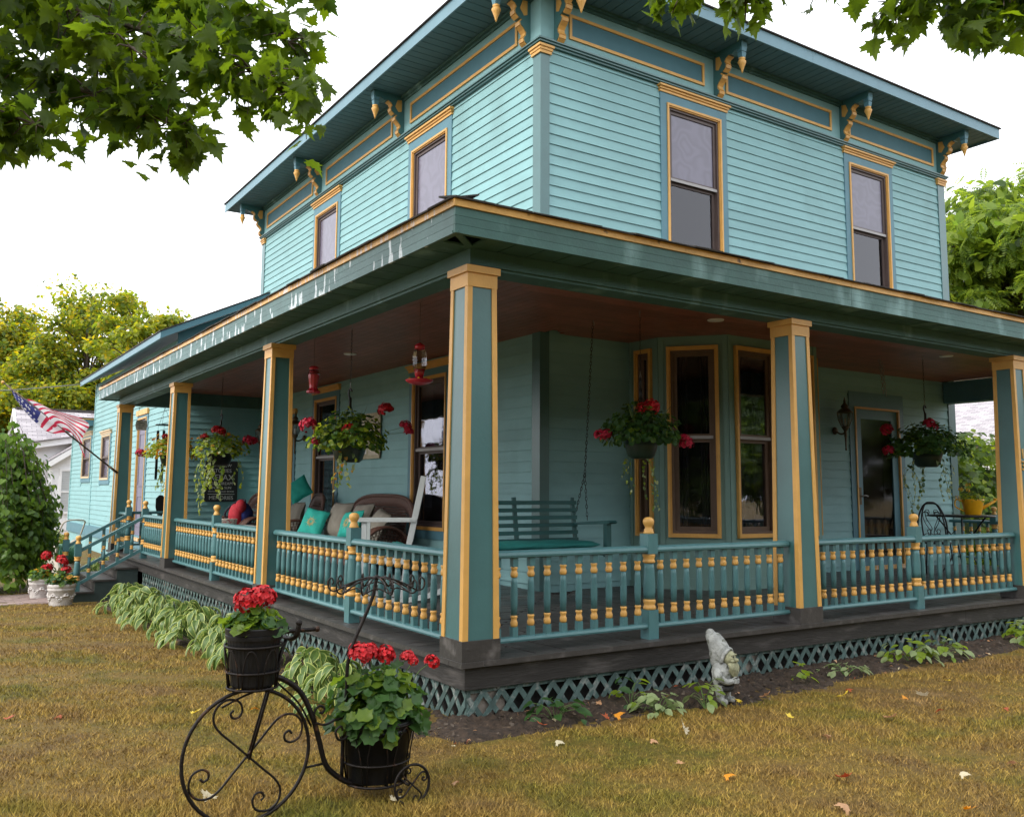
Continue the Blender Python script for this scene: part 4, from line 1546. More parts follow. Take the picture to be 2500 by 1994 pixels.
# ------------------------------------------------------------------ leaves and flowers
def scatter_leaves(name, mats, shapes, pos, nrm, size, parent=None, kind='stuff', roll=None, label=None):
    """one mesh of many leaves. shapes: list of (verts Nx3, tris) in a unit leaf lying in XY, base at origin, tip along +Y.
    pos, nrm: (n,3) arrays (leaf base, facing); size (n,)"""
    n = len(pos)
    mats_i = RNG.integers(0, len(mats), n) if not isinstance(mats[0], tuple) else None
    if mats_i is None:
        names = [a for a, _ in mats]
        pr = np.array([b for _, b in mats], float)
        mats_i = RNG.choice(len(names), n, p=pr / pr.sum())
    else:
        names = mats
    nrm = nrm / np.maximum(1e-6, np.linalg.norm(nrm, axis=1))[:, None]
    ref = RNG.normal(size=(n, 3)) if roll is None else roll
    t = ref - nrm * (ref * nrm).sum(1)[:, None]
    t = t / np.maximum(1e-6, np.linalg.norm(t, axis=1))[:, None]
    s = np.cross(t, nrm)
    V, F, MI = [], [], []
    off = 0
    sh_i = RNG.integers(0, len(shapes), n)
    for k, (sv, sf) in enumerate(shapes):
        idx = np.where(sh_i == k)[0]
        if len(idx) == 0:
            continue
        sv = np.asarray(sv, float)
        sf = np.asarray(sf, int)
        P = pos[idx][:, None, :] + size[idx][:, None, None] * (sv[None, :, 0:1] * s[idx][:, None, :] + sv[None, :, 1:2] * t[idx][:, None, :] + sv[None, :, 2:3] * nrm[idx][:, None, :])
        V.append(P.reshape(-1, 3))
        F.append((sf[None] + (np.arange(len(idx)) * len(sv))[:, None, None] + off).reshape(-1, 3))
        MI.append(np.repeat(mats_i[idx], len(sf)))
        off += len(idx) * len(sv)
    V = np.concatenate(V)
    F = np.concatenate(F)
    MI = np.concatenate(MI)
    me = bpy.data.meshes.new(name)
    me.vertices.add(len(V))
    me.vertices.foreach_set('co', V.ravel())
    me.loops.add(len(F) * 3)
    me.loops.foreach_set('vertex_index', F.ravel().astype(np.int32))
    me.polygons.add(len(F))
    me.polygons.foreach_set('loop_start', np.arange(0, len(F) * 3, 3, dtype=np.int32))
    me.polygons.foreach_set('loop_total', np.full(len(F), 3, dtype=np.int32))
    for nm in names:
        me.materials.append(MATS[nm])
    me.polygons.foreach_set('material_index', MI.astype(np.int32))
    me.polygons.foreach_set('use_smooth', np.ones(len(F), dtype=bool))
    me.update(calc_edges=True)
    return put(name, me, parent, kind=kind, label=label)


# unit leaves
DIAMOND = ([(0, 0, 0), (0.32, 0.45, 0.06), (0, 1, -0.08), (-0.32, 0.45, 0.06)], [(0, 1, 2), (0, 2, 3)])
OVAL = ([(0, 0, 0), (0.26, 0.22, 0.05), (0.34, 0.5, 0.06), (0.2, 0.8, 0.0), (0, 1, -0.12), (-0.2, 0.8, 0.0), (-0.34, 0.5, 0.06), (-0.26, 0.22, 0.05), (0, 0.5, -0.02)],
        [(8, i, (i + 1) % 8) for i in range(8)])
HEART = ([(0, 0.06, 0), (0.24, -0.06, 0.02), (0.44, 0.14, 0.07), (0.42, 0.44, 0.06), (0.22, 0.76, -0.02), (0, 1.02, -0.14), (-0.22, 0.76, -0.02), (-0.42, 0.44, 0.06), (-0.44, 0.14, 0.07), (-0.24, -0.06, 0.02), (0, 0.42, -0.03)],
         [(10, i, (i + 1) % 10) for i in range(10)])


def scallop():
    """round frilled geranium leaf"""
    vs = [(0, 0.42, -0.10)]
    n = 14
    for i in range(n):
        th = 2 * PI * i / n - PI / 2 + PI / n
        r = 0.49 + (0.075 if i % 2 else -0.04)
        vs.append((r * math.cos(th), 0.42 + r * math.sin(th), 0.05 + 0.10 * math.sin(3 * th) + (0.05 if i % 2 else -0.03)))
    return vs, [(0, 1 + i, 1 + (i + 1) % n) for i in range(n) if i != n - 1] + [(0, n, 1)]


SCALLOP = scallop()
MAPLE_OUT = [(0, 0), (0.10, 0.02), (0.30, -0.06), (0.26, 0.06), (0.36, 0.10), (0.60, 0.12), (0.50, 0.24), (0.62, 0.34), (0.44, 0.36), (0.30, 0.38), (0.34, 0.50), (0.22, 0.52), (0.24, 0.70), (0.13, 0.68), (0.08, 0.82), (0, 1.02)]


def maple(bend, cup):
    out_ = MAPLE_OUT + [(-x, y) for x, y in MAPLE_OUT[-2:0:-1]]
    vs = [(0, 0.30, 0.0)]
    for x, y in out_:
        vs.append((x, y, -bend * y * y - cup * x * x + 0.03 * math.sin(9 * x + 5 * y)))
    n = len(out_)
    return vs, [(0, 1 + i, 1 + (i + 1) % n) for i in range(n)]


MAPLES = [maple(0.10, 0.30), maple(0.28, 0.15), maple(0.0, -0.25), maple(0.35, 0.4)]
BLADE = ([(-0.03, 0, 0), (0.03, 0, 0), (0.022, 0.5, 0.03), (-0.022, 0.5, 0.03), (0, 1, 0.14)], [(0, 1, 2), (0, 2, 3), (3, 2, 4)])


def flower_head(mat, r=0.05, n=60, seed=1):
    rg = np.random.default_rng(seed)
    m = MB()
    for i in range(n):
        d_ = rg.normal(size=3)
        d_[2] = abs(d_[2]) * 0.9 - 0.25
        d_ /= np.linalg.norm(d_)
        c = Vector(d_) * r * rg.uniform(0.75, 1.05)
        a = Vector(d_).orthogonal().normalized()
        b = Vector(d_).cross(a)
        th0 = rg.uniform(0, 6.28)
        pr_ = r * rg.uniform(0.15, 0.27)
        vs = [c - Vector(d_) * 0.15 * pr_]
        for k in range(8):
            th = th0 + 2 * PI * k / 8
            rr = pr_ * (1.15 if k % 2 else 0.8)
            vs.append(c + (a * math.cos(th) + b * math.sin(th)) * rr + Vector(d_) * 0.2 * pr_)
        m.add(vs, [(0, 1 + k, 1 + (k + 1) % 8) for k in range(8)], mat, True)
    return m.mesh('flower_head')


FH_RED = [flower_head('petal_red', 0.055, 120, s) for s in (1, 2, 3)]
FH_PINK = [flower_head('petal_pink', 0.055, 110, s) for s in (4, 5)]


def flower(parent, base, tip, mesh_, s=1.0):
    """flower head on its stalk: head is the part, stalk its sub-part"""
    base, tip = Vector(base), Vector(tip)
    o = put('flower_head', mesh_, parent, loc=tip, scale=(s, s, s), rot=(random.uniform(-.4, .4), random.uniform(-.4, .4), random.uniform(0, 6)))
    m = MB()
    mid = (base + tip) / 2 + Vector((random.uniform(-.02, .02), random.uniform(-.02, .02), 0.02))
    m.tube(curve([base, mid, tip], 4), 0.0022, 'stem_green', 5)
    st = m.build('stalk', o)
    st.matrix_parent_inverse = o.matrix_basis.inverted()
    return o


def mound(n, rx, ry, rz, z0, up=0.6, low=-0.15):
    """points and outward normals on a leafy dome"""
    d_ = RNG.normal(size=(n * 3, 3))
    d_ /= np.linalg.norm(d_, axis=1)[:, None]
    d_ = d_[d_[:, 2] > low][:n]
    r = RNG.uniform(0.5, 1.0, len(d_)) ** 0.6 * (1 + 0.13 * np.sin(5 * np.arctan2(d_[:, 1], d_[:, 0]) + 4 * d_[:, 2]))
    p = d_ * r[:, None] * np.array([rx, ry, rz])
    p[:, 2] += z0
    nr = d_ + np.array([0, 0, up]) + RNG.normal(scale=0.35, size=d_.shape)
    return p, nr


def vines(k, r0, z0, lmin, lmax, swing=0.05, side=None, leaf=0.045, dens=26):
    """hanging runners with leaves; returns leaf positions, normals and stem polylines"""
    P_, N_, S_ = [], [], []
    for i in range(k):
        th = RNG.uniform(0, 2 * PI) if side is None else RNG.uniform(side[0], side[1])
        L_ = RNG.uniform(lmin, lmax)
        r = r0 * RNG.uniform(0.9, 1.15)
        pts = []
        m = 9
        for j in range(m):
            t = j / (m - 1)
            rr = r * (0.75 + 0.35 * min(1, t * 4)) + swing * math.sin(t * 5 + i)
            pts.append((rr * math.cos(th + 0.15 * math.sin(3 * t + i)), rr * math.sin(th + 0.15 * math.sin(3 * t + i)), z0 + 0.05 * (1 - t) - L_ * t))
        S_.append(pts)
        pts = np.array(pts)
        q = int(L_ * dens) + 2
        for j in range(q):
            t = (j + RNG.uniform()) / q * (m - 1)
            a = min(m - 2, int(t))
            p = pts[a] + (pts[a + 1] - pts[a]) * (t - a)
            P_.append(p)
            N_.append([math.cos(th) + RNG.normal() * .5, math.sin(th) + RNG.normal() * .5, 0.3 + RNG.normal() * .4])
    return np.array(P_), np.array(N_), S_


def hanging_basket(label, x, y, zpot, rp, hook_z, leafmats, flowers, spread=1.0, height=0.22, vine=None, spikes=0, nleaf=330, leafsize=0.062, group='hanging flower baskets under the porch roof', potmat='pot_green'):
    """pot with hanger, leafy mound, runners, spikes and geranium heads"""
    t = thing('hanging_basket', label, 'flower basket', (x, y, zpot), RNG.uniform(0, 6), group)
    rz_ = t.rotation_euler.z
    ph = 0.17
    m = MB()
    m.lathe([(rp * 0.62, 0), (rp * 0.80, 0.03), (rp * 0.95, ph * 0.7), (rp, ph), (rp * 1.05, ph), (rp * 1.05, ph + 0.02), (rp * 0.98, ph + 0.02), (rp * 0.9, ph - 0.02)], potmat, (0, 0, 0), 22)
    m.lathe([(rp * 0.97, ph - 0.02), (0.01, ph)], 'soil', (0, 0, 0), 16, caps=False)
    m.build('pot', t)
    h = MB()
    top = 0.62
    for k in range(4):
        th = k * PI / 2 + 0.4
        h.tube([(rp * 1.03 * math.cos(th), rp * 1.03 * math.sin(th), ph), (0.018 * math.cos(th), 0.018 * math.sin(th), top)], 0.0028, 'black_iron', 5)
    h.tube([(0, 0, top - 0.02), (0, 0, top + 0.10)], 0.016, 'black_iron', 6)
    h.tube(curve([(0, 0, top + 0.08), (-0.035, 0, top + 0.15), (-0.01, 0, top + 0.20), (0.035, 0, top + 0.17)], 5), 0.011, 'black_iron', 6)
    h.build('hanger', t)
    c = MB()
    z = top + 0.20
    zt = hook_z - zpot
    k = max(2, int((zt - z) / 0.036))
    for i in range(k):
        zz = lerp(z, zt, (i + 0.5) / k)
        a = 0 if i % 2 else PI / 2
        ring = [(0.008 * math.cos(a) * math.cos(q), 0.008 * math.sin(a) * math.cos(q), zz + 0.022 * math.sin(q)) for q in [2 * PI * j / 8 for j in range(9)]]
        c.tube(ring, 0.0022, 'steel' if i < 2 or i > k - 3 else 'black_iron', 4, caps=False)
    c.build('chain', t)
    pos, nr = mound(nleaf, rp * 1.35 * spread, rp * 1.35 * spread, height, ph + 0.03)
    sz = RNG.uniform(0.65, 1.2, len(pos)) * leafsize
    scatter_leaves('foliage', leafmats, [SCALLOP, SCALLOP, HEART], pos, nr, sz, t)
    if vine:
        vp, vn, st = vines(*vine[:5])
        scatter_leaves('trailing_vine', vine[5], [HEART, OVAL], vp, vn, RNG.uniform(0.6, 1.15, len(vp)) * vine[6], t, roll=np.tile([[0, 0, -1.0]], (len(vp), 1)) + RNG.normal(scale=.4, size=(len(vp), 3)))
        s_ = MB()
        for p_ in st:
            s_.tube(p_, 0.0018, 'stem_green', 4, caps=False)
        s_.build('vine_stem', t)
    if spikes:
        p_ = np.zeros((spikes, 3)) + np.array([0, 0, ph])
        d_ = RNG.normal(size=(spikes, 3))
        d_[:, 2] = np.abs(d_[:, 2]) + 0.7
        d_ /= np.linalg.norm(d_, axis=1)[:, None]
        side_ = np.cross(d_, RNG.normal(size=(spikes, 3)))
        scatter_leaves('spike_leaves', ['spike_leaf'], [BLADE], p_, side_, RNG.uniform(0.3, 0.52, spikes), t, roll=d_)
    for (dx, dy, dz, s_, col) in flowers:
        # offsets are world-aligned; undo the pot's own turn
        v = Matrix.Rotation(-rz_, 3, 'Z') @ Vector((dx, dy, dz))
        b = Vector((v.x * 0.25, v.y * 0.25, ph + 0.06))
        flower(t, b, v, random.choice(FH_RED if col == 'r' else FH_PINK), s_)
    return t


# right and toward-viewer directions in plan, used to lay flowers out around each basket
RX, RY = 0.836, -0.548
FXx, FYy = -0.544, -0.831


def fo(r, f, z, s, c):
    return (RX * r + FXx * f, RY * r + FYy * f, z, s, c)


G1 = [('geranium_leaf', 3), ('hedge_leaf', 1)]
hanging_basket('hanging basket of dark geraniums left of the bay window, red blooms on three sides', 3.169, 1.829, 1.43, 0.17, ZC, [('geranium_leaf', 5), ('hedge_leaf', 1)],
               [fo(.10, .05, .52, 1.5, 'r'), fo(.0, .1, .50, 1.1, 'r'), fo(-.42, .05, .22, 1.3, 'p'), fo(-.36, .1, .24, 1.0, 'p'), fo(.44, .1, .15, 1.3, 'p'), fo(.42, .12, .20, .9, 'p')],
               spread=1.75, height=0.33, vine=(7, 0.14, 0.02, 0.2, 0.55, [('lime_leaf', 2), ('variegated_leaf', 2)], 0.036), spikes=26, nleaf=700)
hanging_basket('hanging basket of dense dark geraniums beside the front door with trailing variegated vine', 8.249, 1.878, 1.45, 0.19, ZC, [('geranium_leaf', 6), ('hedge_leaf', 1)],
               [fo(.0, .1, .56, 1.5, 'p'), fo(.06, .1, .52, 1.1, 'p'), fo(-.56, .1, .48, 1.5, 'p'), fo(-.55, .1, .20, 1.4, 'p')],
               spread=1.95, height=0.36, vine=(10, 0.24, 0.06, 0.35, 0.7, [('variegated_leaf', 3), ('geranium_leaf', 2)], 0.05), spikes=18, nleaf=900)
hanging_basket('hanging basket with pale lime foliage and wiry red blooms above the wicker sofa', 1.037, 4.26, 1.40, 0.19, ZC, [('lime_leaf', 3), ('hedge_leaf', 4), ('geranium_leaf', 4)],
               [fo(-.44, .1, .40, 1.7, 'p'), fo(-.34, .15, .22, .9, 'p'), fo(.03, .2, .34, 1.5, 'r'), fo(.40, .0, .58, 1.6, 'r'), fo(.62, .0, .40, 1.3, 'p'), fo(.66, .0, .34, 1.0, 'p')],
               spread=1.65, height=0.36, vine=(6, 0.18, 0.06, 0.15, 0.45, [('orange_leaf', 1), ('lime_leaf', 2), ('variegated_leaf', 2)], 0.05), spikes=16, nleaf=760)
hanging_basket('hanging basket with long lime creeping vines in front of the black word sign', 1.075, 9.463, 1.47, 0.20, ZC, [('lime_leaf', 4), ('hedge_leaf', 3), ('variegated_leaf', 1), ('orange_leaf', .5)],
               [fo(-.03, .1, .55, 1.5, 'r'), fo(.05, .12, .53, 1.3, 'r'), fo(-.22, .1, .44, 1.2, 'r'), fo(.44, .0, .40, 1.6, 'p'), fo(.52, .0, .38, 1.5, 'p')],
               spread=1.60, height=0.34, vine=(13, 0.26, 0.12, 0.35, 0.95, [('lime_leaf', 5), ('variegated_leaf', 3)], 0.065), spikes=34, nleaf=420, potmat='pot_black')
hanging_basket('hanging basket of yellow and orange coleus next to the wind chime', 0.86, 11.75, 1.50, 0.20, ZC, [('lime_leaf', 6), ('orange_leaf', 2)],
               [fo(-.08, .1, .50, 1.4, 'r'), fo(.0, .12, .42, 1.7, 'r'), fo(-.05, .1, .46, 1.2, 'r'), fo(-.52, .1, .22, 1.6, 'p')],
               spread=1.75, height=0.38, vine=(8, 0.18, 0.04, 0.2, 0.5, [('lime_leaf', 2), ('variegated_leaf', 2)], 0.06), spikes=22, nleaf=600)

# ------------------------------------------------------------------ porch swing
sw = thing('porch_swing', 'dark teal slatted porch swing hanging on chains left of the bay window', 'swing', (2.32, 2.60, 0.45))
w2 = 0.80
for z_, y_ in ((0.04, -0.26), (0.04, -0.16), (0.04, -0.06), (0.035, 0.04), (0.03, 0.14)):
    m = MB()
    m.box(-w2, w2, y_ - 0.04, y_ + 0.04, z_ - 0.012, z_ + 0.012, 'swing_teal')
    m.build('seat_slat', sw)
for i in range(6):
    zz = 0.13 + i * 0.079
    m = MB()
    m.bar((-w2, 0.21 + 0.10 * (zz - 0.1), zz), (w2, 0.21 + 0.10 * (zz - 0.1), zz), 0.022, 0.042, 'swing_teal')
    m.build('back_slat', sw)
m = MB()
for x in (-w2 + 0.03, 0.0, w2 - 0.03):
    m.bar((x, 0.20, -0.02), (x, 0.285, 0.58), 0.045, 0.025, 'swing_teal', up=(0, 1, 0))
    m.bar((x, -0.30, 0.01), (x, 0.22, 0.005), 0.045, 0.04, 'swing_teal')
m.build('frame', sw)
for x in (-w2 - 0.005, w2 + 0.005):
    m = MB()
    m.prism([(-0.36, 0.315), (-0.385, 0.33), (-0.36, 0.35), (-0.1, 0.335), (0.24, 0.31), (0.24, 0.285), (-0.1, 0.30)], x - 0.05, x + 0.05, 'swing_teal', 'x')
    m.build('armrest', sw)
    m = MB()
    m.box(x - 0.03, x + 0.03, -0.31, -0.25, -0.03, 0.31, 'swing_teal')
    m.build('arm_post', sw)
m = MB()


def pillow_fn(lx, ly, lz, z0=0.0, yo=0.0, xo=0.0, wr=0.012):
    def f(s_, t_):
        # closed pillow: t along the cross-section, s along the length
        x = (s_ - 0.5) * 2
        a = 2 * PI * t_
        ex = (1 - abs(x) ** 6) ** 0.4
        cx_ = math.copysign(abs(math.cos(a)) ** 0.7, math.cos(a))
        cz_ = math.copysign(abs(math.sin(a)) ** 0.9, math.sin(a))
        return (xo + x * lx, yo + ly * cx_ * (0.86 + 0.14 * ex), z0 + lz * cz_ * ex + wr * math.sin(9 * x + 3 * a) * ex * 0.4)
    return f


m.grid(pillow_fn(w2 - 0.06, 0.24, 0.045, 0.10, -0.06), 20, 18, 'cushion_deep')
m.build('seat_cushion', sw)
ch = MB()


def chain_links(m, p, q, mat, n=None, r=0.010, wr=0.003, ln=0.026):
    p, q = Vector(p), Vector(q)
    L_ = (q - p).length
    n = n or max(2, int(L_ / (ln * 1.5)))
    d_ = (q - p).normalized()
    a = d_.orthogonal().normalized()
    b = d_.cross(a)
    for i in range(n):
        c = p.lerp(q, (i + 0.5) / n)
        s_ = a if i % 2 else b
        m.tube([c + s_ * r * math.cos(2 * PI * j / 8) + d_ * ln * math.sin(2 * PI * j / 8) for j in range(9)], wr, mat, 4, caps=False)


for x in (-w2 - 0.01, w2 + 0.01):
    chm = MB()
    chain_links(chm, (x, 0.10, 0.84), (x, -0.05, ZC - 0.45 - 0.02), 'black_iron')
    chain_links(chm, (x, 0.10, 0.84), (x, 0.27, 0.40), 'black_iron')
    chain_links(chm, (x, 0.10, 0.84), (x, 0.06, 0.34), 'black_iron')
    chm.tube(curve([(x, -0.05, ZC - 0.45), (x + 0.02, -0.05, ZC - 0.49), (x, -0.05, ZC - 0.51)], 4), 0.005, 'steel', 5)
    chm.build('chain', sw)

lc = thing('hanging_chain', 'loose pair of silver chains hanging from the porch ceiling near the door', 'chain', (8.05, 2.39, ZC))
m = MB()
chain_links(m, (0, 0, -0.02), (0.03, -0.02, -0.50), 'steel', r=0.014, wr=0.004, ln=0.03)
chain_links(m, (0.05, 0, -0.06), (0.09, -0.02, -0.53), 'steel', r=0.014, wr=0.004, ln=0.03)
m.build('chain', lc)


# ------------------------------------------------------------------ wicker sofa, armchairs
def wicker_back(m, w_, zb, zt, y0, lean, mat='wicker'):
    """arched rolled back with openwork panel"""
    pts = []
    for i in range(21):
        t = i / 20
        a = PI * t
        x = -w_ * math.copysign(abs(math.cos(a)) ** 0.55, math.cos(a))
        z = zb + (zt - zb) * abs(math.sin(a)) ** 0.55
        pts.append((x, y0 + lean * (z - zb), z))
    # broad flat rim
    m.grid(lambda s_, t_: (pts[min(20, int(s_ * 20 + .5))][0] * (1 - 0.13 * t_ * (0.7 if w_ > .8 else 1.6)), pts[min(20, int(s_ * 20 + .5))][1] - 0.03 * math.sin(t_ * PI),
                           zb + (pts[min(20, int(s_ * 20 + .5))][2] - zb) * (1 - 0.24 * t_)), 20, 4, mat)
    m.tube(pts, 0.028, mat, 8)
    return pts


def lattice_weave(m, f, nu, nv, r, mat):
    for i in range(nu + 1):
        a = i / nu
        m.tube([f(a + 0.5 * (j / 8 - 0.5) * 0.25, j / 8) for j in range(9)], r, mat, 4, caps=False)
        m.tube([f(a - 0.5 * (j / 8 - 0.5) * 0.25, j / 8) for j in range(9)], r, mat, 4, caps=False)
    for j in range(nv + 1):
        m.tube([f(i / 10, j / nv) for i in range(11)], r, mat, 4, caps=False)


def wicker_seat(kind, label, loc, rotz, w_, group):
    """local: faces -Y, x across, z up from the floor"""
    t = thing(kind, label, 'sofa' if w_ > 0.8 else 'armchair', loc, rotz, group)
    m = MB()
    wicker_back(m, w_, 0.40, 1.05, 0.32, 0.22)
    m.build('backrest', t)
    m = MB()
    lattice_weave(m, lambda a, b: ((a * 2 - 1) * w_ * 0.80 * (1 - 0.05 * b), 0.33 + 0.22 * (b * 0.46), 0.42 + 0.46 * b), int(w_ * 44), 9, 0.006, 'wicker')
    m.build('woven_panel', t)
    m = MB()
    m.box(-w_, w_, -0.34, 0.34, 0.26, 0.34, 'wicker')
    m.box(-w_ + 0.02, w_ - 0.02, -0.345, -0.33, 0.10, 0.27, 'wicker')
    m.build('seat', t)
    for sx in (-1, 1):
        m = MB()
        ring = [(sx * (w_ - 0.0), -0.05 + 0.33 * math.cos(a), 0.36 + 0.27 * math.sin(a)) for a in [PI * 0.02 + PI * 0.96 * k / 14 for k in range(15)]]
        m.grid(lambda s_, t_: (ring[min(14, int(s_ * 14 + .5))][0] + (t_ - 0.5) * 0.16 * sx, ring[min(14, int(s_ * 14 + .5))][1], ring[min(14, int(s_ * 14 + .5))][2] + 0.025 * math.sin(PI * t_)), 14, 5, 'wicker')
        for e in (-0.08, 0.08):
            m.tube([(p[0] + e * sx, p[1], p[2]) for p in ring], 0.018, 'wicker', 6)
        m.build('armrest', t)
        m = MB()

        def f(a, b):
            x = -0.05 + (a * 2 - 1) * 0.31
            h = math.sqrt(max(0, 1 - ((x + 0.05) / 0.33) ** 2)) * 0.27
            return (sx * w_, x, 0.35 + h * b)
        lattice_weave(m, f, 12, 6, 0.005, 'wicker')
        m.build('woven_panel', t)
        for y in (-0.30, 0.30):
            l = MB()
            l.tube([(sx * (w_ - 0.03), y, 0.0), (sx * (w_ - 0.03), y, 0.30)], 0.026, 'wicker', 8)
            l.build('leg', t)
    m = MB()
    m.grid(pillow_fn(w_ - 0.10, 0.30, 0.06, 0.40, -0.03), 20, 18, 'cushion_grey')
    m.build('seat_cushion', t)
    return t


wg_ = 'brown wicker seats on the side porch'
wicker_seat('wicker_sofa', 'long brown wicker sofa with curved back and grey cushions below the tan plaque', (2.40, 7.15, -0.03), -PI / 2, 1.12, wg_)
wicker_seat('wicker_armchair', 'brown wicker armchair half hidden behind the second side column, teal pillow on it', (2.35, 9.60, -0.03), -PI / 2 - 0.1, 0.42, wg_)
wicker_seat('wicker_armchair', 'brown wicker armchair holding the red and blue bag below the wall lantern', (2.0, 11.15, -0.03), -PI / 2 + 0.35, 0.42, wg_)


def cushion(label, loc, rot, lx, ly, lz, mat, motif=False, group=None):
    m = MB()
    m.grid(lambda s_, t_: pillow_sq(s_, t_, lx, ly, lz), 16, 24, mat)
    o = m.build('cushion', None, loc=loc, rot=rot)
    tag(o, label, 'cushion', group or 'cushions on the wicker seats')
    if motif:
        e = MB()
        for k in range(9):
            a = 2 * PI * k / 9
            e.add([(0.02 * math.cos(a - .25), 0.02 * math.sin(a - .25), 0), (lx * 0.5 * math.cos(a), lx * 0.5 * math.sin(a), 0), (0.02 * math.cos(a + .25), 0.02 * math.sin(a + .25), 0)], [(0, 1, 2)], 'embroidery')
            a += 0.35
            e.add([(0.04 * math.cos(a - .25), 0.04 * math.sin(a - .25), 0), (lx * 0.33 * math.cos(a), lx * 0.33 * math.sin(a), 0), (0.04 * math.cos(a + .25), 0.04 * math.sin(a + .25), 0)], [(0, 1, 2)], 'embroidery')
        e.build('embroidered_star', o, loc=(0, 0, lz * 1.02 + 0.004))
    return o


def pillow_sq(s_, t_, lx, ly, lz):
    """square pillow: t goes round the cross-section, pinched at the edges"""
    x = (s_ - 0.5) * 2
    if t_ <= 0.5:
        y, sg = t_ * 4 - 1, 1
    else:
        y, sg = 3 - t_ * 4, -1
    k = max(0.0, (1 - abs(x) ** 3.0)) * max(0.0, (1 - abs(y) ** 3.0))
    pin = 1 - 0.06 * (1 - x * x) * (abs(y) ** 2) - 0.0
    pin2 = 1 - 0.06 * (1 - y * y) * (abs(x) ** 2)
    return (x * lx * pin2, y * ly * pin, sg * lz * k ** 0.5 + 0.006 * math.sin(7 * x + 5 * y))


def face(dirv, up=(0, 0, 1), roll=0.0):
    """euler that turns local +Z towards dirv and local +Y as close to up as possible"""
    z = Vector(dirv).normalized()
    x = Vector(up).cross(z).normalized()
    y = z.cross(x)
    return (Matrix((x, y, z)).transposed() @ Matrix.Rotation(roll, 3, 'Z')).to_euler()


cushion('square grey back cushion at the left of the wicker sofa', (2.36, 7.62, 0.66), face((-1, -0.1, .35)), 0.28, 0.27, 0.10, 'cushion_grey')
cushion('square grey back cushion in the middle of the wicker sofa', (2.42, 6.98, 0.66), face((-1, 0.0, .35), roll=0.05), 0.28, 0.26, 0.10, 'cushion_grey')
cushion('crumpled grey cushion at the right end of the wicker sofa', (2.44, 6.42, 0.62), face((-1, 0.1, .5), roll=-0.2), 0.26, 0.22, 0.10, 'cushion_grey')
cushion('bright teal pillow with gold star leaning in the sofa corner', (2.05, 7.86, 0.60), face((-0.8, -0.62, .45), roll=-0.18), 0.21, 0.23, 0.07, 'cushion_teal', True)
cushion('bright teal pillow with gold star behind the ball-topped railing post', (2.18, 6.78, 0.62), face((-1, -0.1, .4), roll=0.1), 0.25, 0.20, 0.07, 'cushion_teal', True)
cushion('teal pillow on top of the wicker armchair behind the column', (2.50, 9.72, 1.10), face((-0.7, -0.7, .3), roll=0.6), 0.20, 0.20, 0.07, 'cushion_teal')
cushion('grey cushion standing in the wicker armchair behind the column', (2.42, 9.62, 0.66), face((-1, 0, .3)), 0.25, 0.25, 0.09, 'cushion_grey')

# red and blue bag
bg_ = thing('backpack', 'red and blue fabric bag slumped on the farthest wicker armchair', 'bag', (2.02, 11.25, 0.43))
m = MB()
m.ball((0, 0, 0.20), (0.19, 0.24, 0.24), 'blue_cloth', 14, 10)
m.build('body', bg_)
m = MB()
m.ball((-0.13, -0.06, 0.20), (0.13, 0.17, 0.22), 'red_cloth', 12, 9)
m.ball((-0.08, -0.16, 0.36), (0.10, 0.10, 0.13), 'red_cloth', 10, 8)
m.build('front_pocket', bg_)
m = MB()
m.tube(curve([(-0.12, 0.1, 0.08), (-0.28, 0.12, 0.22), (-0.12, 0.08, 0.42), (0.02, 0, 0.48), (0.02, -0.1, 0.44)], 5), 0.018, 'dark_cloth', 6)
m.build('strap', bg_)

# low table and floral tin
tb = thing('side_table', 'low grey side table on the side porch beside the wicker armchair', 'table', (1.35, 9.35, -0.02))
m = MB()
m.box(-0.26, 0.26, -0.42, 0.42, 0.515, 0.545, 'chair_grey')
m.build('table_top', tb)
for sx in (-0.21, 0.21):
    for sy in (-0.36, 0.36):
        m = MB()
        m.box(sx - 0.025, sx + 0.025, sy - 0.025, sy + 0.025, 0, 0.514, 'chair_grey')
        m.build('leg', tb)
tn = thing('floral_tin', 'small oval tin with pink floral print on the low side table', 'tin', (1.28, 9.62, 0.525))
m = MB()
m.lathe([(0.13, 0), (0.15, 0.02), (0.16, 0.09), (0.165, 0.095), (0.16, 0.10), (0.145, 0.09)], 'tin_floral', (0, 0, 0), 20)
m.build('tin_body', tn)

# ------------------------------------------------------------------ rocking chair
rk = thing('rocking_chair', 'pale grey wooden rocking chair with teal seat pad behind the railing', 'rocking chair', (1.22, 3.45, -0.02), -0.50)
G_ = 'chair_grey'
for sy in (-0.27, 0.27):
    m = MB()
    pts = [(x, sy, 0.05 + 0.10 * (x / 0.5) ** 2 - 0.03) for x in [-0.45 + 0.1 * i for i in range(11)]]
    for a, b in zip(pts[:-1], pts[1:]):
        m.bar(a, b, 0.035, 0.05, G_)
    m.build('rocker', rk)
    m = MB()
    m.box(-0.32, -0.27, sy - 0.025, sy + 0.025, 0.05, 0.80, G_)
    m.build('front_leg', rk)
    m = MB()
    m.bar((0.10, sy, 0.05), (0.145, sy, 0.55), 0.045, 0.05, G_)
    m.bar((0.145, sy, 0.53), (0.29, sy, 1.26), 0.045, 0.055, G_)
    m.build('back_post', rk)
    m = MB()
    m.prism([(-0.42, sy - 0.045), (0.16, sy - 0.04), (0.22, sy - 0.03), (0.22, sy + 0.03), (0.16, sy + 0.04), (-0.42, sy + 0.05), (-0.45, sy)], 0.80, 0.826, G_, 'z')
    m.build('armrest', rk)
m = MB()
m.bar((-0.30, -0.27, 0.42), (-0.30, 0.27, 0.42), 0.04, 0.06, G_)
m.bar((0.12, -0.27, 0.40), (0.12, 0.27, 0.40), 0.04, 0.06, G_)
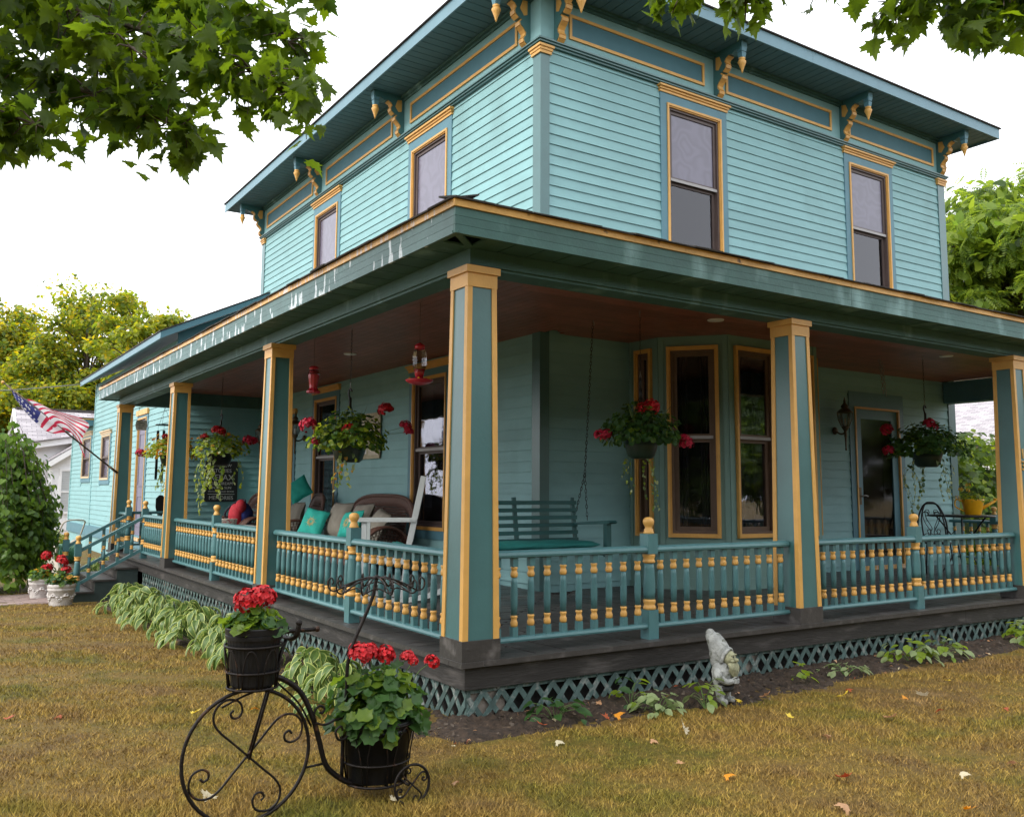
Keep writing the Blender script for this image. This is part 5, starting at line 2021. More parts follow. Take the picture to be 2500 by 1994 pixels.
m.bar((-0.30, -0.27, 0.20), (-0.30, 0.27, 0.20), 0.03, 0.04, G_)
for sy in (-0.27, 0.27):
    m.bar((-0.30, sy, 0.42), (0.13, sy, 0.41), 0.03, 0.06, G_)
    m.bar((-0.30, sy, 0.20), (0.11, sy, 0.20), 0.03, 0.04, G_)
m.build('seat_frame', rk)
for i in range(6):
    x = -0.30 + i * 0.085
    m = MB()
    m.box(x - 0.03, x + 0.03, -0.27, 0.27, 0.452, 0.466, G_)
    m.build('seat_slat', rk)
for i in range(6):
    y = -0.19 + i * 0.076
    m = MB()
    m.bar((0.145, y, 0.52), (0.275, y, 1.20), 0.045, 0.012, G_, up=(1, 0, 0))
    m.build('back_slat', rk)
m = MB()
m.bar((0.275, -0.27, 1.21), (0.275, 0.27, 1.21), 0.025, 0.08, G_)
m.bar((0.15, -0.27, 0.56), (0.15, 0.27, 0.56), 0.025, 0.05, G_)
m.build('back_rail', rk)
m = MB()
m.grid(pillow_fn(0.22, 0.24, 0.05, 0.52, 0.0, -0.08, 0.05), 14, 16, 'cushion_deep')
m.build('seat_pad', rk)


# ------------------------------------------------------------------ hummingbird feeders
def feeder(label, loc, style):
    t = thing('hummingbird_feeder', label, 'bird feeder', loc, 0, 'hummingbird feeders hanging from the porch ceiling')
    m = MB()
    if style == 'bottle':
        m.lathe([(0.05, 0.115), (0.060, 0.15), (0.072, 0.19), (0.074, 0.27), (0.062, 0.33), (0.045, 0.35)], 'glass_clear', (0, 0, 0), 8, smooth=False)
        m.build('bottle', t)
        m = MB()
        m.lathe([(0.036, 0.06), (0.048, 0.115), (0.052, 0.15)], 'red_plastic', (0, 0, 0), 16)
        m.build('nectar', t)
        m = MB()
        m.lathe([(0.06, 0.0), (0.10, 0.012), (0.135, 0.036), (0.135, 0.046), (0.10, 0.055), (0.04, 0.062)], 'red_plastic', (0, 0, 0), 24)
        for k in range(6):
            a = k * PI / 3
            m.lathe([(0.012, 0.046), (0.016, 0.05), (0.008, 0.062)], 'petal_yellow', (0.105 * math.cos(a), 0.105 * math.sin(a), 0), 8)
        m.build('feeding_dish', t)
        m = MB()
        m.lathe([(0.050, 0.345), (0.052, 0.38), (0.035, 0.395), (0.01, 0.41)], 'red_plastic', (0, 0, 0), 16)
        m.build('lid', t)
        top = 0.41
    else:
        m.lathe([(0.05, 0.062), (0.052, 0.10), (0.066, 0.18), (0.070, 0.23)], 'red_plastic', (0, 0, 0), 10, smooth=False)
        m.build('bottle', t)
        m = MB()
        m.lathe([(0.070, 0.231), (0.068, 0.255), (0.056, 0.285)], 'glass_clear', (0, 0, 0), 10, smooth=False)
        m.lathe([(0.055, 0.24), (0.05, 0.28)], 'red_plastic', (0, 0, 0), 10)
        m.build('bottle_shoulder', t)
        m = MB()
        m.lathe([(0.07, 0.0), (0.088, 0.010), (0.088, 0.024), (0.062, 0.045), (0.05, 0.062)], 'red_plastic', (0, 0, 0), 10, smooth=False)
        m.build('feeding_dish', t)
        m = MB()
        m.lathe([(0.056, 0.286), (0.058, 0.315), (0.04, 0.33), (0.01, 0.335)], 'red_plastic', (0, 0, 0), 12)
        m.build('lid', t)
        top = 0.335
    m = MB()
    m.tube([(0, 0, top - 0.01), (0, 0, ZC - loc[2] - 0.03)], 0.0022, 'cable', 5)
    m.tube(curve([(0, 0, ZC - loc[2] - 0.04), (0.014, 0, ZC - loc[2] - 0.02), (0, 0, ZC - loc[2] + 0.0)], 4), 0.003, 'steel', 5)
    m.build('hanging_wire', t)


feeder('clear bottle hummingbird feeder with red dish right beside the corner column', (1.057, 2.655, 2.115), 'bottle')
feeder('all-red lantern shaped hummingbird feeder near the second side column', (0.994, 5.28, 2.255), 'lantern')


# ------------------------------------------------------------------ wall lanterns
def lantern(label, wf, u, z, s=1.0):
    t = thing('wall_lantern', label, 'lantern', (0, 0, 0), 0, 'bronze coach lanterns on the porch walls')
    t.matrix_world = wf @ Matrix.Translation((u, -0.024, z)) @ Matrix.Scale(s, 4)
    m = MB()
    m.lathe([(0.055, 0), (0.06, 0.012), (0.045, 0.03), (0.02, 0.045)], 'bronze', (0, 0, 0), 14)
    for i in range(len(m.v)):
        x, y, zz = m.v[i]
        m.v[i] = (x, -zz, y)
    m.build('wall_plate', t)
    m = MB()
    m.tube(curve([(0, -0.02, 0), (0, -0.10, -0.05), (0, -0.17, -0.04), (0, -0.19, 0.03)], 5), 0.014, 'bronze', 7)
    m.lathe([(0.006, -0.30), (0.014, -0.28), (0.010, -0.255), (0.016, -0.12), (0.022, -0.08), (0.018, -0.02), (0.05, 0.03), (0.062, 0.05), (0.05, 0.06)], 'bronze', (0, -0.19, 0), 10)
    m.build('arm', t)
    m = MB()
    m.lathe([(0.055, 0.065), (0.095, 0.16), (0.105, 0.25), (0.085, 0.262)], 'glass_clear', (0, -0.19, 0), 6, smooth=False)
    m.build('glass_body', t)
    m = MB()
    for k in range(6):
        a = k * PI / 3
        m.tube([(0.056 * math.cos(a), -0.19 + 0.056 * math.sin(a), 0.06), (0.097 * math.cos(a), -0.19 + 0.097 * math.sin(a), 0.16), (0.107 * math.cos(a), -0.19 + 0.107 * math.sin(a), 0.25)], 0.0055, 'bronze', 5)
    m.tube([(0, -0.19, 0.05), (0, -0.19, 0.17)], 0.014, 'light_lens', 8)
    m.build('cage', t)
    m = MB()
    m.lathe([(0.115, 0.252), (0.118, 0.262), (0.07, 0.31), (0.045, 0.325), (0.056, 0.345), (0.05, 0.365), (0.022, 0.395), (0.016, 0.42), (0.02, 0.43), (0.010, 0.455), (0.004, 0.49)], 'bronze', (0, -0.19, 0), 12)
    m.build('cap', t)


lantern('bronze coach lantern left of the front door', W_RIGHT, 8.43, 2.02)
lantern('bronze coach lantern between the sofa window and white side door', W_LEFT, -10.98, 2.05)
lantern('bronze coach lantern near the far end wall of the side porch', W_LEFT, -12.98, 2.02)

# tan plaque on the wall above the sofa
pl_ = thing('wall_plaque', 'tan and cream plaque on the wall above the wicker sofa', 'plaque', (HX - 0.05, 8.10, 1.95), -PI / 2)
m = MB()
m.box(-0.42, 0.42, -0.004, 0.012, -0.36, 0.36, 'art_tan')
m.build('board', pl_)
m = MB()
m.box(-0.36, -0.04, -0.010, -0.0045, 0.04, 0.30, 'art_cream')
m.box(0.02, 0.36, -0.010, -0.0045, -0.30, 0.22, 'art_cream')
m.box(-0.34, -0.06, -0.009, -0.0045, -0.28, -0.06, 'white_paint')
m.build('raised_panel', pl_)

# black word sign
sg = thing('word_sign', 'black rectangular sign of white porch words on the end wall', 'sign', (2.28, WING_Y0 - 0.05, 1.245))
m = MB()
m.box(-0.33, 0.33, -0.02, 0.02, -0.40, 0.42, 'sign_black')
m.build('board', sg)
for txt, z, s_ in (('THE VIEW', 0.33, 0.085), ('STORIES', 0.225, 0.105), ('RELAX', 0.085, 0.165), ('DAYDREAM', -0.035, 0.085), ('IN THE SUN', -0.12, 0.075), ('WITH A GOOD BOOK', -0.195, 0.052), ('MEMORIES', -0.325, 0.105)):
    put('lettering', text_mesh(txt, s_, 'sign_text', 0.002), sg, loc=(0, -0.0225, z), rot=(PI / 2, 0, 0))
m = MB()
m.box(-0.27, 0.27, -0.0225, -0.0201, -0.252, -0.240, 'sign_text')
m.build('rule_line', sg)

# ------------------------------------------------------------------ bistro set
bt = thing('bistro_table', 'round black iron bistro table at the right end of the porch', 'table', (9.80, 2.35, -0.03))
m = MB()
m.lathe([(0.43, 0.80), (0.45, 0.805), (0.45, 0.825), (0.43, 0.83)], 'black_iron', (0, 0, 0), 28)
m.build('table_top', bt)
for k in range(3):
    a = k * 2 * PI / 3 + 0.5
    m = MB()
    m.tube(curve([(0.36 * math.cos(a), 0.36 * math.sin(a), 0.80), (0.22 * math.cos(a), 0.22 * math.sin(a), 0.62), (0.09 * math.cos(a), 0.09 * math.sin(a), 0.40), (0.20 * math.cos(a), 0.20 * math.sin(a), 0.16), (0.33 * math.cos(a), 0.33 * math.sin(a), 0.0)], 5), 0.012, 'black_iron', 6)
    m.tube(curve([(0.10 * math.cos(a), 0.10 * math.sin(a), 0.60), (0.17 * math.cos(a), 0.17 * math.sin(a), 0.52), (0.13 * math.cos(a), 0.13 * math.sin(a), 0.45), (0.10 * math.cos(a), 0.10 * math.sin(a), 0.50)], 5), 0.007, 'black_iron', 5)
    m.build('leg', bt)


def bistro_chair(label, loc, rz_):
    t = thing('bistro_chair', label, 'chair', loc, rz_, 'black iron bistro chairs')
    m = MB()
    m.tube(curve([(-0.19, 0.18, 0.0), (-0.19, 0.19, 0.45), (-0.18, 0.24, 0.75), (-0.10, 0.27, 0.96), (0, 0.275, 1.0), (0.10, 0.27, 0.96), (0.18, 0.24, 0.75), (0.19, 0.19, 0.45), (0.19, 0.18, 0.0)], 5), 0.012, 'black_iron', 6)
    m.build('back_frame', t)
    m = MB()
    for sx in (-1, 1):
        m.tube(curve([(0, 0.21, 0.50), (sx * 0.06, 0.215, 0.53), (sx * 0.02, 0.225, 0.60), (sx * 0.09, 0.245, 0.74), (sx * 0.11, 0.255, 0.86), (sx * 0.05, 0.26, 0.88), (sx * 0.04, 0.255, 0.83), (sx * 0.08, 0.25, 0.83)], 5), 0.006, 'black_iron', 5)
        m.tube(curve([(sx * 0.01, 0.21, 0.47), (sx * 0.07, 0.20, 0.50), (sx * 0.11, 0.21, 0.56), (sx * 0.06, 0.21, 0.58), (sx * 0.05, 0.21, 0.54)], 4), 0.006, 'black_iron', 5)
    m.build('scroll', t)
    m = MB()
    m.lathe([(0.19, 0.435), (0.205, 0.44), (0.205, 0.455), (0.19, 0.46)], 'black_iron', (0, 0.0, 0), 22)
    m.build('seat', t)
    for sx in (-1, 1):
        m = MB()
        m.tube([(sx * 0.15, -0.13, 0.44), (sx * 0.19, -0.19, 0.0)], 0.011, 'black_iron', 6)
        m.build('leg', t)
    return t


bistro_chair('black iron bistro chair with arched scroll back left of the round table', (9.10, 2.32, -0.03), PI / 2 + 0.35)
bistro_chair('black iron bistro chair tucked behind the round table', (10.25, 2.92, -0.03), -0.45)

wc = thing('watering_can', 'bright yellow watering can used as a flower planter on the bistro table', 'watering can', (9.98, 2.27, 0.80))
m = MB()
m.lathe([(0.105, 0), (0.11, 0.01), (0.150, 0.20), (0.155, 0.225), (0.147, 0.225), (0.12, 0.19)], 'yellow_can', (0, 0, 0), 24)
m.build('body', wc)
m = MB()
m.tube([(0.085, -0.055, 0.07), (0.28, -0.185, 0.21)], [0.026, 0.018], 'yellow_can', 10)
m.lathe([(0.018, 0), (0.035, 0.035)], 'yellow_can', (0.28, -0.185, 0.205), 10)
m.build('spout', wc)
m = MB()
m.tube(curve([(-0.125, 0.08, 0.19), (-0.20, 0.13, 0.22), (-0.21, 0.14, 0.12), (-0.105, 0.07, 0.05)], 6), 0.010, 'yellow_can', 7)
m.build('handle', wc)
pos, nr = mound(120, 0.17, 0.17, 0.10, 0.22)
scatter_leaves('foliage', [('lime_leaf', 3), ('hedge_leaf', 2)], [OVAL], pos, nr, RNG.uniform(0.035, 0.06, len(pos)), wc)
FH_Y = flower_head('petal_yellow', 0.04, 26, 9)
for dx, dy, dz in ((-0.16, 0.08, 0.36), (-0.10, 0.0, 0.42), (-0.22, 0.10, 0.24), (-0.05, 0.05, 0.35)):
    flower(wc, (dx * .4, dy * .4, .22), (dx, dy, dz), FH_Y, 1.0)

# ------------------------------------------------------------------ tricycle plant stand (drawn in its own x-z plane, x towards the rear)
tri = thing('tricycle_planter', 'dark iron tricycle plant stand with umbrella on the lawn before the corner column', 'plant stand', (-1.64, -0.87, -0.40))
IR = 'iron'


def T3(pts, y=0.0):
    return [(x + 1.64, y, z + 0.40) for x, z in pts]


def spiral(cx_, cz_, r0, r1, a0, a1, n=14):
    return [(cx_ + lerp(r0, r1, k / n) * math.cos(lerp(a0, a1, k / n)), cz_ + lerp(r0, r1, k / n) * math.sin(lerp(a0, a1, k / n))) for k in range(n + 1)]


WCX, WCZ, WR = -1.635, -0.105, 0.290


def wheel_part(name, cx_, cz_, r, y, tr, sr, parent, flip=1):
    m = MB()
    m.tube(T3([(cx_ + r * math.cos(2 * PI * k / 48), cz_ + r * math.sin(2 * PI * k / 48)) for k in range(49)], y), tr, IR, 8, caps=False)
    o = m.build(name, parent)
    for k in range(4):
        a = PI / 4 * 1.05 + k * PI / 2
        c_, s_ = math.cos(a), math.sin(a)
        q = 1
        loc = [(0, 0), (0.33, 0), (0.62, 0.0)]
        # bend out to the rim, then roll up into a scroll
        loc += [(0.80, -0.06 * q), (0.90, -0.22 * q), (0.86, -0.40 * q), (0.70, -0.50 * q), (0.56, -0.45 * q), (0.52, -0.34 * q), (0.58, -0.27 * q), (0.66, -0.29 * q), (0.66, -0.36 * q)]
        pts = [(cx_ + r * (x * c_ - yy * s_), cz_ + r * (x * s_ + yy * c_)) for x, yy in loc]
        sp = MB()
        sp.tube(curve(T3(pts, y), 5), sr, IR, 6)
        sp.build('spoke', o)
    return o


fw_ = wheel_part('front_wheel', WCX, WCZ, WR, 0.0, 0.0085, 0.0055, tri)
for y in (-0.012, 0.012):
    m = MB()
    m.tube(T3([(-1.63, -0.12), (-1.55, 0.17), (-1.505, 0.30)], y), 0.0065, IR, 6)
    m.build('fork', tri)
m = MB()
m.tube(T3([(-1.515, 0.28), (-1.47, 0.40)]), 0.010, IR, 7)
m.tube(curve([(0.17, -0.16, 0.885), (0.165, -0.14, 0.83), (0.17, -0.05, 0.805), (0.17, 0.05, 0.803), (0.19, 0.17, 0.80), (0.28, 0.205, 0.80), (0.40, 0.21, 0.798)], 5), 0.011, IR, 7)
m.ball((0.17, -0.16, 0.89), 0.015, IR, 8, 6)
m.ball((0.405, 0.21, 0.798), 0.015, IR, 8, 6)
m.build('handlebar', tri)
m = MB()
m.tube(curve(T3([(-1.56, 0.225), (-1.50, 0.225), (-1.40, 0.155), (-1.335, 0.04), (-1.295, -0.08), (-1.262, -0.19), (-1.215, -0.25), (-1.13, -0.305), (-1.02, -0.325), (-0.86, -0.335)]), 6), [0.013] * 55, IR, 8)
m.build('frame_tube', tri)
m = MB()
m.tube(T3([(-1.36, -0.20), (-1.255, -0.195)]), 0.006, IR, 6)
m.tube(curve(T3([(-1.76, 0.12), (-1.66, 0.16), (-1.55, 0.19)]), 4), 0.005, IR, 5)
m.tube(curve(T3([(-1.52, 0.215), (-1.40, 0.10), (-1.33, -0.02)], 0.01), 4), 0.005, IR, 5)
m.tube(curve(T3([(-1.32, 0.0), (-1.27, -0.015), (-1.22, 0.0), (-1.18, 0.005)], -0.01), 4), 0.006, IR, 5)
m.tube(curve(T3([(-1.32, 0.005), (-1.325, 0.05), (-1.30, 0.075), (-1.275, 0.06), (-1.285, 0.04), (-1.30, 0.045)], -0.01), 4), 0.006, IR, 5)
m.tube(curve(T3([(-1.16, -0.02), (-1.18, -0.075), (-1.22, -0.08), (-1.235, -0.04), (-1.21, -0.02), (-1.20, -0.04)], -0.06), 4), 0.006, IR, 5)
m.build('scroll', tri)


def basket_ring(name, cx_, cy_, zs, rs, parent):
    m = MB()
    for z, r in zip(zs, rs):
        m.tube([(cx_ + r * math.cos(2 * PI * k / 32), cy_ + r * math.sin(2 * PI * k / 32), z) for k in range(33)], 0.0062, IR, 6, caps=False)
    n = 8
    for k in range(n):
        a0, a1 = 2 * PI * k / n, 2 * PI * (k + 1) / n
        pts = []
        for j in range(13):
            t = j / 12
            a = lerp(a0 + 0.06, a1 - 0.06, t)
            b = math.sin(PI * t) ** 0.45
            z = lerp(zs[0], zs[-1] - 0.012, b)
            r = lerp(rs[0], rs[-1], b)
            pts.append((cx_ + r * math.cos(a), cy_ + r * math.sin(a), z))
        m.tube(pts, 0.0035, IR, 5)
    for a in (0, PI / 2):
        m.tube([(cx_ - rs[0] * math.cos(a), cy_ - rs[0] * math.sin(a), zs[0]), (cx_ + rs[0] * math.cos(a), cy_ + rs[0] * math.sin(a), zs[0])], 0.006, IR, 6)
    return m.build(name, parent)


P1 = (0.015, -0.005)             # front pot centre, tricycle coordinates
P2 = (0.655, 0.02)
basket_ring('front_basket', P1[0], P1[1], (0.600, 0.672, 0.787), (0.112, 0.118, 0.130), tri)
basket_ring('rear_basket', P2[0], P2[1], (0.085, 0.185, 0.365), (0.150, 0.164, 0.188), tri)
m = MB()
m.tube([(P1[0], P1[1], 0.600), (0.09, 0, 0.575), (0.10, 0, 0.60)], 0.007, IR, 6)
m.tube([(0.74, -0.17, 0.092), (0.74, 0.21, 0.092)], 0.007, IR, 6)
m.build('axle', tri)
for y in (-0.175, 0.215):
    wheel_part('rear_wheel', -0.885 if y < 0 else -0.90, -0.308, 0.092, y, 0.0065, 0.0045, tri)
m = MB()
m.tube(curve(T3([(-1.165, -0.29), (-1.162, 0.0), (-1.15, 0.12), (-1.148, 0.25), (-1.115, 0.36), (-1.07, 0.455), (-1.025, 0.56), (-1.003, 0.655)], 0.02), 6), 0.0095, IR, 8)
m.ball((0.637, 0.02, 1.058), 0.014, IR, 8, 6)
o = m.build('umbrella_pole', tri)
m = MB()
UC = Vector((0.637, 0.02, 1.052))
for k in range(10):
    a = 2 * PI * k / 10 + 0.2
    c_, s_ = math.cos(a), math.sin(a)
    R_ = 0.205
    prof_ = [(0.0, 0.0), (0.25, 0.004), (0.6, -0.018), (0.88, -0.048), (1.02, -0.060), (1.14, -0.048), (1.17, -0.015), (1.10, 0.005), (1.04, -0.012), (1.07, -0.028)]
    m.tube(curve([UC + Vector((R_ * r * c_, R_ * r * s_, z)) for r, z in prof_], 4), 0.0042, IR, 6)
m.build('umbrella_rib', tri)
m = MB()
for k in range(10):
    a0, a1 = 2 * PI * k / 10 + 0.2, 2 * PI * (k + 1) / 10 + 0.2
    am = (a0 + a1) / 2
    m.tube(curve([UC + Vector((0.195 * math.cos(a0), 0.195 * math.sin(a0), -0.056)), UC + Vector((0.172 * math.cos(lerp(a0, am, .5)), 0.172 * math.sin(lerp(a0, am, .5)), -0.040)), UC + Vector((0.160 * math.cos(am), 0.160 * math.sin(am), -0.033)),
                  UC + Vector((0.172 * math.cos(lerp(a1, am, .5)), 0.172 * math.sin(lerp(a1, am, .5)), -0.040)), UC + Vector((0.195 * math.cos(a1), 0.195 * math.sin(a1), -0.056))], 3), 0.0036, IR, 5)
m.build('umbrella_scallop', tri)

TO = Vector((-1.64, -0.87, -0.40))


def nursery_pot(label, loc, r0, r1, h, ribs):
    t = thing('flower_pot', label, 'flower pot', loc, 0, 'black pots carried by the tricycle stand')
    m = MB()
    n = 72
    prof_ = [(r0 * 0.96, 0), (r0, 0.008), (lerp(r0, r1, 0.78), h * 0.80), (r1 * 1.02, h * 0.805), (r1 * 1.025, h * 0.87), (r1 * 1.005, h * 0.88), (r1 * 1.03, h * 0.89), (r1 * 1.04, h * 0.985), (r1 * 1.02, h), (r1 * 0.97, h), (r1 * 0.94, h * 0.9)]
    vs = []
    for i, (r, z) in enumerate(prof_):
        for k in range(n):
            th = 2 * PI * k / n
            rr = r * (1 - (0.012 * (k % 2)) * (1 if (ribs and 0 < i < 3) else 0))
            vs.append((rr * math.cos(th), rr * math.sin(th), z))
    fs = [(i * n + k, i * n + (k + 1) % n, (i + 1) * n + (k + 1) % n, (i + 1) * n + k) for i in range(len(prof_) - 1) for k in range(n)]
    m.add(vs, fs, 'pot_black', not ribs)
    m.lathe([(r1 * 0.95, h * 0.92), (0.01, h * 0.94)], 'soil', (0, 0, 0), 16, caps=False)
    m.build('pot', t)
    return t


_m = MB()
for sh in (SCALLOP,):
    _m.add(sh[0], sh[1], 'geranium_leaf', True)
LEAF_G = _m.mesh('leaf')
_m = MB()
_m.add(SCALLOP[0], SCALLOP[1], 'hedge_leaf', True)
LEAF_G2 = _m.mesh('leaf')


def orient(pos, nrm, tip):
    z = Vector(nrm).normalized()
    y = Vector(tip) - z * Vector(tip).dot(z)
    y = y.normalized() if y.length > 1e-5 else z.orthogonal().normalized()
    x = y.cross(z)
    return Matrix.Translation(Vector(pos)) @ Matrix((x, y, z)).transposed().to_4x4()


def leaf_objs(parent, meshes, pos, nrm, size, roll=None):
    for i in range(len(pos)):
        o = bpy.data.objects.new('leaf', meshes[i % len(meshes)])
        COL.objects.link(o)
        o.parent = parent
        tip = RNG.normal(size=3) if roll is None else roll[i]
        o.matrix_basis = orient(pos[i], nrm[i], tip) @ Matrix.Scale(float(size[i]), 4)


fp1 = nursery_pot('black ribbed pot with one red geranium above the tricycle front wheel', TO + Vector((P1[0], P1[1], 0.607)), 0.098, 0.126, 0.262, True)
pos, nr = mound(120, 0.120, 0.120, 0.085, 0.255, up=0.7, low=-0.05)
leaf_objs(fp1, [LEAF_G2, LEAF_G2, LEAF_G], pos, nr, RNG.uniform(0.042, 0.072, len(pos)))
for dx, dy, dz, s_ in ((-0.045, -0.02, 0.375, 1.15), (0.02, -0.03, 0.385, 1.2), (0.06, 0.02, 0.385, 0.8)):
    flower(fp1, (dx * .4, dy * .4, .27), (dx, dy, dz), random.choice(FH_RED), s_ * 0.95)
fp2 = nursery_pot('black pot with a bushy red geranium at the rear of the tricycle', TO + Vector((P2[0], P2[1], 0.094)), 0.140, 0.178, 0.285, False)
pos, nr = mound(300, 0.240, 0.225, 0.235, 0.285, up=0.5, low=-0.3)
leaf_objs(fp2, [LEAF_G, LEAF_G, LEAF_G, LEAF_G2], pos, nr, RNG.uniform(0.05, 0.088, len(pos)))
for dx, dy, dz, s_ in ((-0.12, -0.04, 0.595, 1.05), (-0.065, -0.02, 0.60, 1.0), (0.02, -0.03, 0.58, 1.0), (-0.09, 0.05, 0.60, 0.9), (0.15, -0.03, 0.56, 0.75), (0.165, -0.06, 0.545, 0.5), (0.27, -0.06, 0.53, 0.75)):
    flower(fp2, (dx * .6, dy * .6, .42), (dx, dy, dz), random.choice(FH_RED), s_ * 0.95)

# ------------------------------------------------------------------ garden gnome (statue, one continuous body)
gn = thing('garden_gnome', 'weathered grey stone gnome in a tall hood standing on the soil bed', 'statue', (1.93, -0.40, -0.385), -1.3)
gn.scale = (1.14, 1.14, 1.0)


def skin_body(name, verts, edges, mat, parent, sub=2, root=0):
    me = bpy.data.meshes.new(name)
    me.from_pydata([v[:3] for v in verts], edges, [])
    ob = bpy.data.objects.new(name, me)
    COL.objects.link(ob)
    sm = ob.modifiers.new('skin', 'SKIN')
    sm.use_smooth_shade = True
    for i, v in enumerate(verts):
        r = v[3]
        me.skin_vertices[0].data[i].radius = (r, r) if not isinstance(r, tuple) else r
        me.skin_vertices[0].data[i].use_root = (i == root)
    su = ob.modifiers.new('sub', 'SUBSURF')
    su.levels = sub
    su.render_levels = sub
    dg = bpy.context.evaluated_depsgraph_get()
    res = bpy.data.meshes.new_from_object(ob.evaluated_get(dg))
    bpy.data.objects.remove(ob)
    res.name = name
    res.materials.clear()
    res.materials.append(MATS[mat])
    for p_ in res.polygons:
        p_.use_smooth = True
    return put(name, res, parent)


# faces +x; stands with hands clasped on its belly
gv = [(0, 0, 0.13, 0.058), (0.005, 0, 0.19, 0.072), (0.0, 0, 0.245, 0.058), (-0.004, 0, 0.285, 0.040), (0.006, 0, 0.325, 0.046),
      (-0.006, -0.04, 0.115, 0.036), (-0.004, -0.044, 0.06, 0.030), (0.0, -0.045, 0.022, 0.026), (0.05, -0.05, 0.016, 0.022),
      (-0.006, 0.04, 0.115, 0.036), (-0.004, 0.044, 0.06, 0.030), (0.0, 0.045, 0.022, 0.026), (0.05, 0.05, 0.016, 0.022),
      (-0.005, -0.062, 0.24, 0.030), (0.01, -0.092, 0.19, 0.030), (0.05, -0.055, 0.155, 0.024), (0.078, -0.02, 0.165, 0.020),
      (-0.005, 0.062, 0.24, 0.030), (0.01, 0.092, 0.19, 0.030), (0.05, 0.055, 0.155, 0.024), (0.078, 0.02, 0.165, 0.020)]
ge = [(0, 1), (1, 2), (2, 3), (3, 4), (0, 5), (5, 6), (6, 7), (7, 8), (0, 9), (9, 10), (10, 11), (11, 12), (2, 13), (13, 14), (14, 15), (15, 16), (2, 17), (17, 18), (18, 19), (19, 20)]
body_g = skin_body('body', gv, ge, 'gnome_stone', gn)
hood = [(-0.022, 0, 0.355, 0.06), (-0.036, 0, 0.39, 0.06), (-0.058, 0, 0.430, 0.048), (-0.078, 0, 0.458, 0.034), (-0.084, 0, 0.474, 0.028)]
m = MB()
hp = curve([h_[:3] for h_ in hood], 5)
hr = [lerp(0.066, 0.029, min(1, (i / (len(hp) - 1)) ** 1.5)) for i in range(len(hp))]
hp = [Vector((-0.034, 0, 0.235)), Vector((-0.034, 0, 0.27)), Vector((-0.030, 0, 0.31))] + hp
hr = [0.040, 0.052, 0.060] + hr
m.tube(hp, hr, 'gnome_stone', 14)
m.ball((-0.087, 0, 0.474), 0.029, 'gnome_stone', 12, 8)
m.tube(curve([(0.014, -0.056, 0.285), (0.032, -0.050, 0.345), (0.044, 0, 0.378), (0.032, 0.050, 0.345), (0.014, 0.056, 0.285)], 5), 0.012, 'gnome_stone', 7)
m.build('hood', gn)
m = MB()
m.ball((0.034, 0, 0.316), (0.050, 0.048, 0.052), 'gnome_moss', 14, 10)
m.ball((0.088, 0, 0.306), (0.018, 0.013, 0.014), 'gnome_moss', 8, 6)
for sy in (-1, 1):
    m.ball((0.074, sy * 0.021, 0.299), (0.014, 0.014, 0.012), 'gnome_moss', 8, 6)
    m.ball((0.077, sy * 0.017, 0.327), (0.006, 0.007, 0.005), 'gnome_dark', 8, 6)
    m.tube([(0.078, sy * 0.008, 0.339), (0.077, sy * 0.018, 0.342), (0.068, sy * 0.028, 0.336)], 0.006, 'gnome_moss', 6)
m.build('face', gn)
m = MB()
for i in range(17):
    a = lerp(-1.25, 1.25, i / 16)
    ln_ = 0.10 * math.cos(a * 0.75) + 0.012 * random.random()
    x0, y0 = 0.052 + 0.022 * math.cos(a), 0.042 * math.sin(a)
    m.tube(curve([(x0, y0, 0.285), (x0 + 0.014, y0 * 1.05, 0.285 - ln_ * 0.5), (x0 + 0.006 - 0.012 * abs(a), y0 * 0.6, 0.285 - ln_)], 4), [0.011] * 4 + [0.010] * 3 + [0.008, 0.005], 'gnome_moss', 6)
for sy in (-1, 1):
    m.tube(curve([(0.074, sy * 0.006, 0.288), (0.072, sy * 0.022, 0.282), (0.056, sy * 0.036, 0.268)], 4), [0.008] * 5 + [0.006] * 3 + [0.004], 'gnome_moss', 6)
m.build('beard', gn)
for sy in (-1, 1):
    for k in range(5):
        m = MB()
        yy = sy * (0.030 - 0.010 * k)
        base = Vector((0.078, sy * 0.026, 0.170 - 0.007 * k))
        m.tube([base, base + Vector((0.014, -sy * 0.010, 0.003)), base + Vector((0.016, -sy * (0.024 + 0.002 * (k % 2)), 0.0)), base + Vector((0.010, -sy * 0.032, -0.002))] if k < 4 else [base + Vector((-0.006, 0, 0.034)), base + Vector((0.008, -sy * 0.008, 0.046)), base + Vector((0.012, -sy * 0.016, 0.048))], 0.0062, 'gnome_stone', 6)
        m.build('finger', body_g)
m = MB()
m.lathe([(0.062, 0.128), (0.069, 0.134), (0.069, 0.146), (0.064, 0.152)], 'gnome_dark', (0.002, 0, 0), 18)
m.lathe([(0.055, 0.085), (0.064, 0.125)], 'gnome_dark', (0, 0, 0), 16)
m.build('belt', gn)

# ------------------------------------------------------------------ hostas


